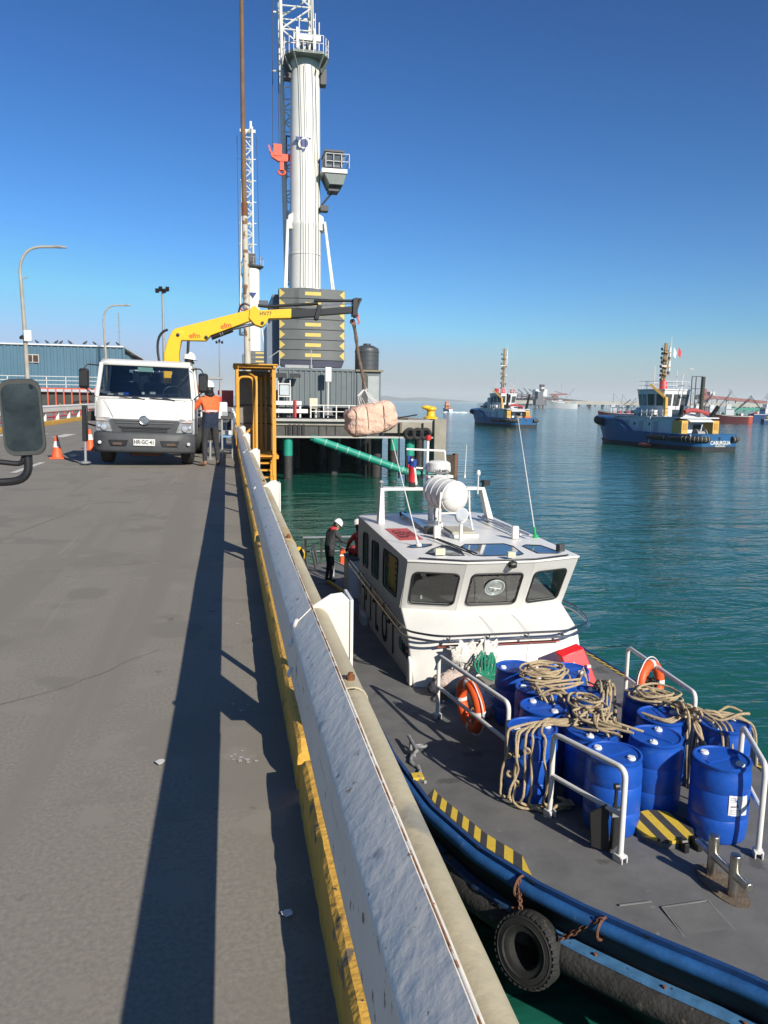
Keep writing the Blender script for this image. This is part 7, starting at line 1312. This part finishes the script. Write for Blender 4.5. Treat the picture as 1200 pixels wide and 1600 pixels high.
        for x, y, h_ in ((-3.0, 13, 6.4), (-2.6, 15, 5.4), (2.8, 14, 6.0)): B('tank', MB().lathe([(.5, 3.9), (.5, h_-.2), (.0, h_)], (x*.85, y, 0), 12), white)
        B('jib', MB().bar((-1.4, 7, 4), (-1.0, 6, 7.0), .35), black)
    return t
ZWs = ZW
tug('large blue tug nearest us on the right with black ribbed fenders on its stern', (61.6, 88.0, ZWs), radians(10), 'CABURGUA', 'VALPARAISO', 1, 13.2)
tug('farther blue tug on the left with a thin buff mast and black exhausts', (68.8, 171.5, ZWs), radians(11), None, None, 2, 17.4, True, 1.0)
# ------------------------------------------------------------------ fishing boats and small craft
def fboat(lab, loc, rz, L_, hullm, housem, seed, hullh=1.6, booms=2, stern=None, cat='fishing boat', grp='fishing boats anchored on the right', mh=7):
    random.seed(seed); t = thing('fishing_boat', lab, cat, loc, rz, grp, local=True); Bm = L_*.14
    def B(nm, q, m, par=None): return q.build(nm, m, par or t, world=False)
    rg = []; 
    for i in range(11):
        u = i/10; w_ = Bm*(1-abs(2*u-.85)**3*.75) if u < .93 else Bm*.12; w_ = max(w_, .1); z = hullh*(1+.55*u**3+.1*(1-u)); rg.append([Vector((-w_*.7, L_*u, -.6)), Vector((-w_, L_*u+(.05*L_*u**4), z)), Vector((w_, L_*u+(.05*L_*u**4), z)), Vector((w_*.7, L_*u, -.6))])
    B('hull', MB().loft(rg), hullm)
    for s in (0, 1): B('rubbing_strake', MB().tube([r_[1+s]-Vector((0, 0, .25)) for r_ in rg], .1, 6), white)
    hx = L_*.55; h = B('wheelhouse', MB().box((0, hx, hullh+1.2), (Bm*1.1, L_*.2, 2.2)), housem); B('wheelhouse_roof', MB().box((0, hx, hullh+2.4), (Bm*1.3, L_*.24, .15)), white, h)
    for k in range(3): B('window', MB().box((-Bm*.3+k*Bm*.3, hx-L_*.1-.02, hullh+1.6), (Bm*.2, .03, .6)), gl_truck, h)
    B('upper_cabin', MB().box((0, hx+L_*.03, hullh+3.2), (Bm*.8, L_*.12, 1.4)), housem, h)
    B('mast', MB().tube([(0, hx+.5, hullh+2), (0, hx+.5, hullh+mh)], .12, 6), galv); B('mast_crosstree', MB().bar((-1.2, hx+.5, hullh+mh*.8), (1.2, hx+.5, hullh+mh*.8), .1), galv)
    for k in range(booms): a = random.uniform(.5, .9); B('derrick_boom', MB().bar((0, hx-1, hullh+1), (random.uniform(-2, 2), hx-1-L_*.4, hullh+1+mh*a), .16), darkgrey); B('stay', MB().tube([(0, hx+.5, hullh+mh), (0, .5+k, hullh+.3)], .04, 4), galv)
    for k in range(5): q = MB(); q.box((random.uniform(-.5, .5)*Bm, L_*random.uniform(.08, .4), hullh+.4), (Bm*.5, L_*.06, random.uniform(.6, 1.3)), rz=random.random()); B('deck_gear', q, random.choice([redp, white, green, darkgrey, tugbuff]))
    if stern: B('stern_band', MB().loft([[p*1.01+Vector((0, -.02, 0)) for p in r_] for r_ in rg[:2]]), stern)
    return t
dbl = M('fishing_blue', (.02, .06, .16), .5); dmar = M('fishing_maroon', (.11, .022, .026), .6); wht = tugwhite
fboat('maroon hulled fishing boat with a bright red stern, right of the big tug', (171.5, 228.5, ZW), radians(64), 13, dmar, wht, 4, 2.3, 3, M('stern_red', (.48, .07, .04), .6), mh=9)
fboat('dark blue fishing boat moored left of the maroon one, crowded with white gear', (178, 258, ZW), radians(80), 12, dbl, wht, 5, 2.3, 3, mh=9)
fboat('small blue fishing boat right of the red sterned boat', (173.5, 226, ZW), radians(-75), 9.5, dbl, M('pale_blue', (.2, .35, .45), .6), 6, 1.4, 1, mh=4)
fboat('dark blue fishing boat cut off by the right picture edge behind the small one', (196, 262, ZW), radians(-70), 16, dbl, wht, 7, 2.6, 2, mh=8)
fboat('dark red fishing boat behind the bow of the big tug', (161, 288, ZW), radians(58), 13, dmar, wht, 8, 2.0, 2, mh=8)
fboat('white topped fishing boat seen just left of the tug wheelhouse', (170, 300, ZW), radians(50), 11, dmar, wht, 9, 1.8, 2, mh=8)
fboat('red and white fishing boat in the cluster just right of the tug exhaust stack', (190, 292, ZW), radians(66), 15, dmar, wht, 14, 2.2, 3, mh=10)
fboat('pale grey fishing boat in the cluster behind the maroon one', (204, 285, ZW), radians(75), 14, M('fishing_grey', (.25, .3, .34), .6), wht, 15, 2.0, 3, mh=10)
fboat('far blue fishing boat with two booms beyond the cluster', (232, 340, ZW), radians(60), 15, dbl, wht, 16, 2.0, 3, mh=10)
fboat('white fishing boat with a tall thin mast far out near the long jetty', (352, 740, ZW), radians(60), 30, wht, wht, 10, 5.0, 2, None, mh=20, grp='far boats in the bay')
fboat('tiny dark boat with a red mark lying before the bulk carrier', (395, 1000, ZW), radians(80), 20, dbl, wht, 12, 3.2, 1, None, mh=8, grp='far boats in the bay')
fboat('small motor boat speeding away between the pier bollard and the far tug', (113, 385, ZW), radians(0), 13, wht, M('orange_cabin', (.5, .17, .06), .6), 11, 1.6, 0, None, 'motor boat', 'far boats in the bay', 5)
q = MB(); random.seed(4)
for k in range(26): x, y = 113+random.gauss(0, 4.5), 383-random.random()*7; q.ell((x, y, ZW+.1), (random.uniform(1, 2.4), random.uniform(.6, 1.5), random.uniform(.15, .5)), n=8, m=5)
o = q.build('boat_wake', M('white_foam', (.75, .8, .82), .8)); o['kind'] = 'stuff'; tag(o, 'white foam wake around the small speeding motor boat', 'foam')
# ------------------------------------------------------------------ bulk carrier and the long far jetties
bc_ = thing('bulk_carrier', 'dark hulled bulk carrier with a white stern superstructure lying at the far terminal', 'ship', (700, 1650, ZW), radians(-84), local=True)
def B2(nm, q, m, par=None): return q.build(nm, m, par or bc_, world=False)
navyhull = M('ship_navy', (.05, .07, .10), .7)
B2('hull', MB().loft([[Vector((-x, -13*k, z)) for x, k, z in ((0, 1, 0),)]+[Vector((x, y*kk, z)) for x, y, kk, z in ()] for _ in (0,)] or []) if False else MB().loft([[Vector((0, -11, z)), Vector((0, 11, z)), Vector((-110, 13, z)), Vector((-150, 8, z)), Vector((-165, 0, z)), Vector((-150, -8, z)), Vector((-110, -13, z))] for z in (-2, 13)]), navyhull)
B2('superstructure', MB().bb(-26, -4, -12, 12, 13, 31), tugwhite); B2('bridge', MB().bb(-22, -8, -15, 15, 31, 35), tugwhite); f = B2('funnel', MB().bb(-12, -2, -4, 4, 31, 46), M('funnel_black', (.03, .035, .04), .6)); B2('funnel_band', MB().bb(-12.1, -1.9, -4.1, 4.1, 36, 40), M('funnel_white', (.6, .5, .5), .6), f)
for k in range(3):
    for j in range(4): B2('window', MB().bb(-23+j*5, -21+j*5, -12.3, -12, 16+k*4.5, 18+k*4.5), gl_truck)
for k in range(4): x = -45-k*28; B2('deck_crane', MB().bb(x-2, x+2, -2, 2, 13, 29), M('crane_shade', (.13, .14, .16), .7)); B2('deck_crane_jib', MB().bar((x, 0, 28), (x-22, 0, 36+3*(k % 2)), 1.6), M('crane_shade', (.13, .14, .16)))
for k in range(5): B2('hatch_cover', MB().bb(-58-k*20, -44-k*20, -8, 8, 13, 16), M('hatch_rust', (.2, .1, .07), .8))
jt = thing('conveyor_jetty', 'long pale conveyor jetty running across the far bay', 'jetty', (700, 1500, ZW)); pal = M('pale_jetty', (.42, .40, .36), .8, var=.15, scale=.05)
A_, B_j = Vector((520, 1480, ZW)), Vector((1500, 1380, ZW))
q = MB(); q.bar(A_+Vector((0, 0, 5)), B_j+Vector((0, 0, 5)), 6, 2); q.build('jetty_deck', pal, jt)
for i in range(60): p = A_+(B_j-A_)*i/60; q = MB(); q.bb(p.x-1, p.x+1, p.y-2, p.y+2, ZW-1, ZW+5); q.build('jetty_leg', M('jetty_leg_dark', (.12, .12, .12), .8), jt)
for z0, z1, m in ((24, 8, pal), (20, 6, M('gantry_red', (.24, .09, .08), .8))): q = MB(); q.bar((610, 1600, ZW+z0), (720, 1450, ZW+z1), 2.5); q.build('conveyor', m, jt)
sh_ = thing('ship_loader', 'red ship loader tower beside the bulk carrier stern', 'loader', (700, 1620, ZW)); gr_ = M('gantry_red', (.35, .08, .07))
q = MB(); q.bb(712, 716, 1615, 1620, ZW, ZW+24); q.bar((700, 1615, ZW+23), (738, 1605, ZW+25), 3.5); q.bar((714, 1618, ZW+31), (730, 1607, ZW+25), 1.2); q.build('boom', gr_, sh_); q = MB(); q.bb(708, 720, 1612, 1622, ZW+15, ZW+21); q.build('machine_house', gr_, sh_)
l2 = thing('ship_loader', 'dusty red loader gallery on the far jetty behind the fishing boats', 'loader', (560, 780, ZW))
q = MB(); q.bar((530, 800, ZW+16), (640, 830, ZW+10), 3.5); q.build('gallery', gr_, l2); q = MB(); q.bar((530, 800, ZW), (534, 800, ZW+24), 4); q.bar((542, 802, ZW), (536, 800, ZW+24), 3); q.bb(528, 544, 795, 806, ZW+12, ZW+17); q.build('tower', gr_, l2)
for k in range(7): q = MB(); x = 545+k*15; q.bb(x-1, x+1, 804+k*4, 806+k*4, ZW, ZW+14-k); q.build('leg', M('pale_jetty', (.42, .40, .36)), l2)
q = MB(); q.bb(541, 547, 796, 804, ZW+17, ZW+21); q.build('cabin', tugwhite, l2)
j2 = thing('conveyor_jetty', 'low pale jetty with a green stripe behind the fishing boats at the right', 'jetty', (640, 800, ZW)); q = MB(); q.bar((330, 860, ZW+6), (900, 700, ZW+7), 5, 4); q.build('jetty_deck', pal, j2); q = MB(); q.bar((560, 790, ZW+2), (680, 757, ZW+2), 5, 3); q.build('green_stripe', green, j2)
for k in range(40): q = MB(); x = 330+k*14; q.bb(x-1, x+1, 860-k*3.95, 863-k*3.95, ZW-1, ZW+5); q.build('jetty_leg', M('jetty_leg_dark', (.12, .12, .12)), j2)
dl = thing('work_platform', 'dark work platform at the jetty end left of the white far boat', 'platform', (335, 770, ZW)); q = MB(); q.bb(318, 336, 768, 776, ZW+3, ZW+9); q.bb(320, 326, 768, 776, ZW+9, ZW+17); q.build('deck_house', M('crane_shade', (.13, .14, .16)), dl)
for x in (319, 327, 335): q = MB(); q.bb(x-.8, x+.8, 769, 771, ZW-1, ZW+4); q.build('leg', M('jetty_leg_dark', (.12, .12, .12)), dl)
# ------------------------------------------------------------------ sea haze
hz_ = bpy.data.materials.new('sea_haze'); hz_.use_nodes = True; n_ = hz_.node_tree; n_.nodes.clear(); oo = n_.nodes.new('ShaderNodeOutputMaterial'); pv = n_.nodes.new('ShaderNodeVolumePrincipled'); pv.inputs['Color'].default_value = (.97, .98, 1, 1); pv.inputs['Density'].default_value = .00011; pv.inputs['Anisotropy'].default_value = 0; n_.links.new(pv.outputs[0], oo.inputs['Volume'])
HAZE = True
if HAZE:
    o = MB().bb(-14200, 14200, -3200, 14200, ZW-1.2, 150).build('haze', hz_); o['kind'] = 'stuff'
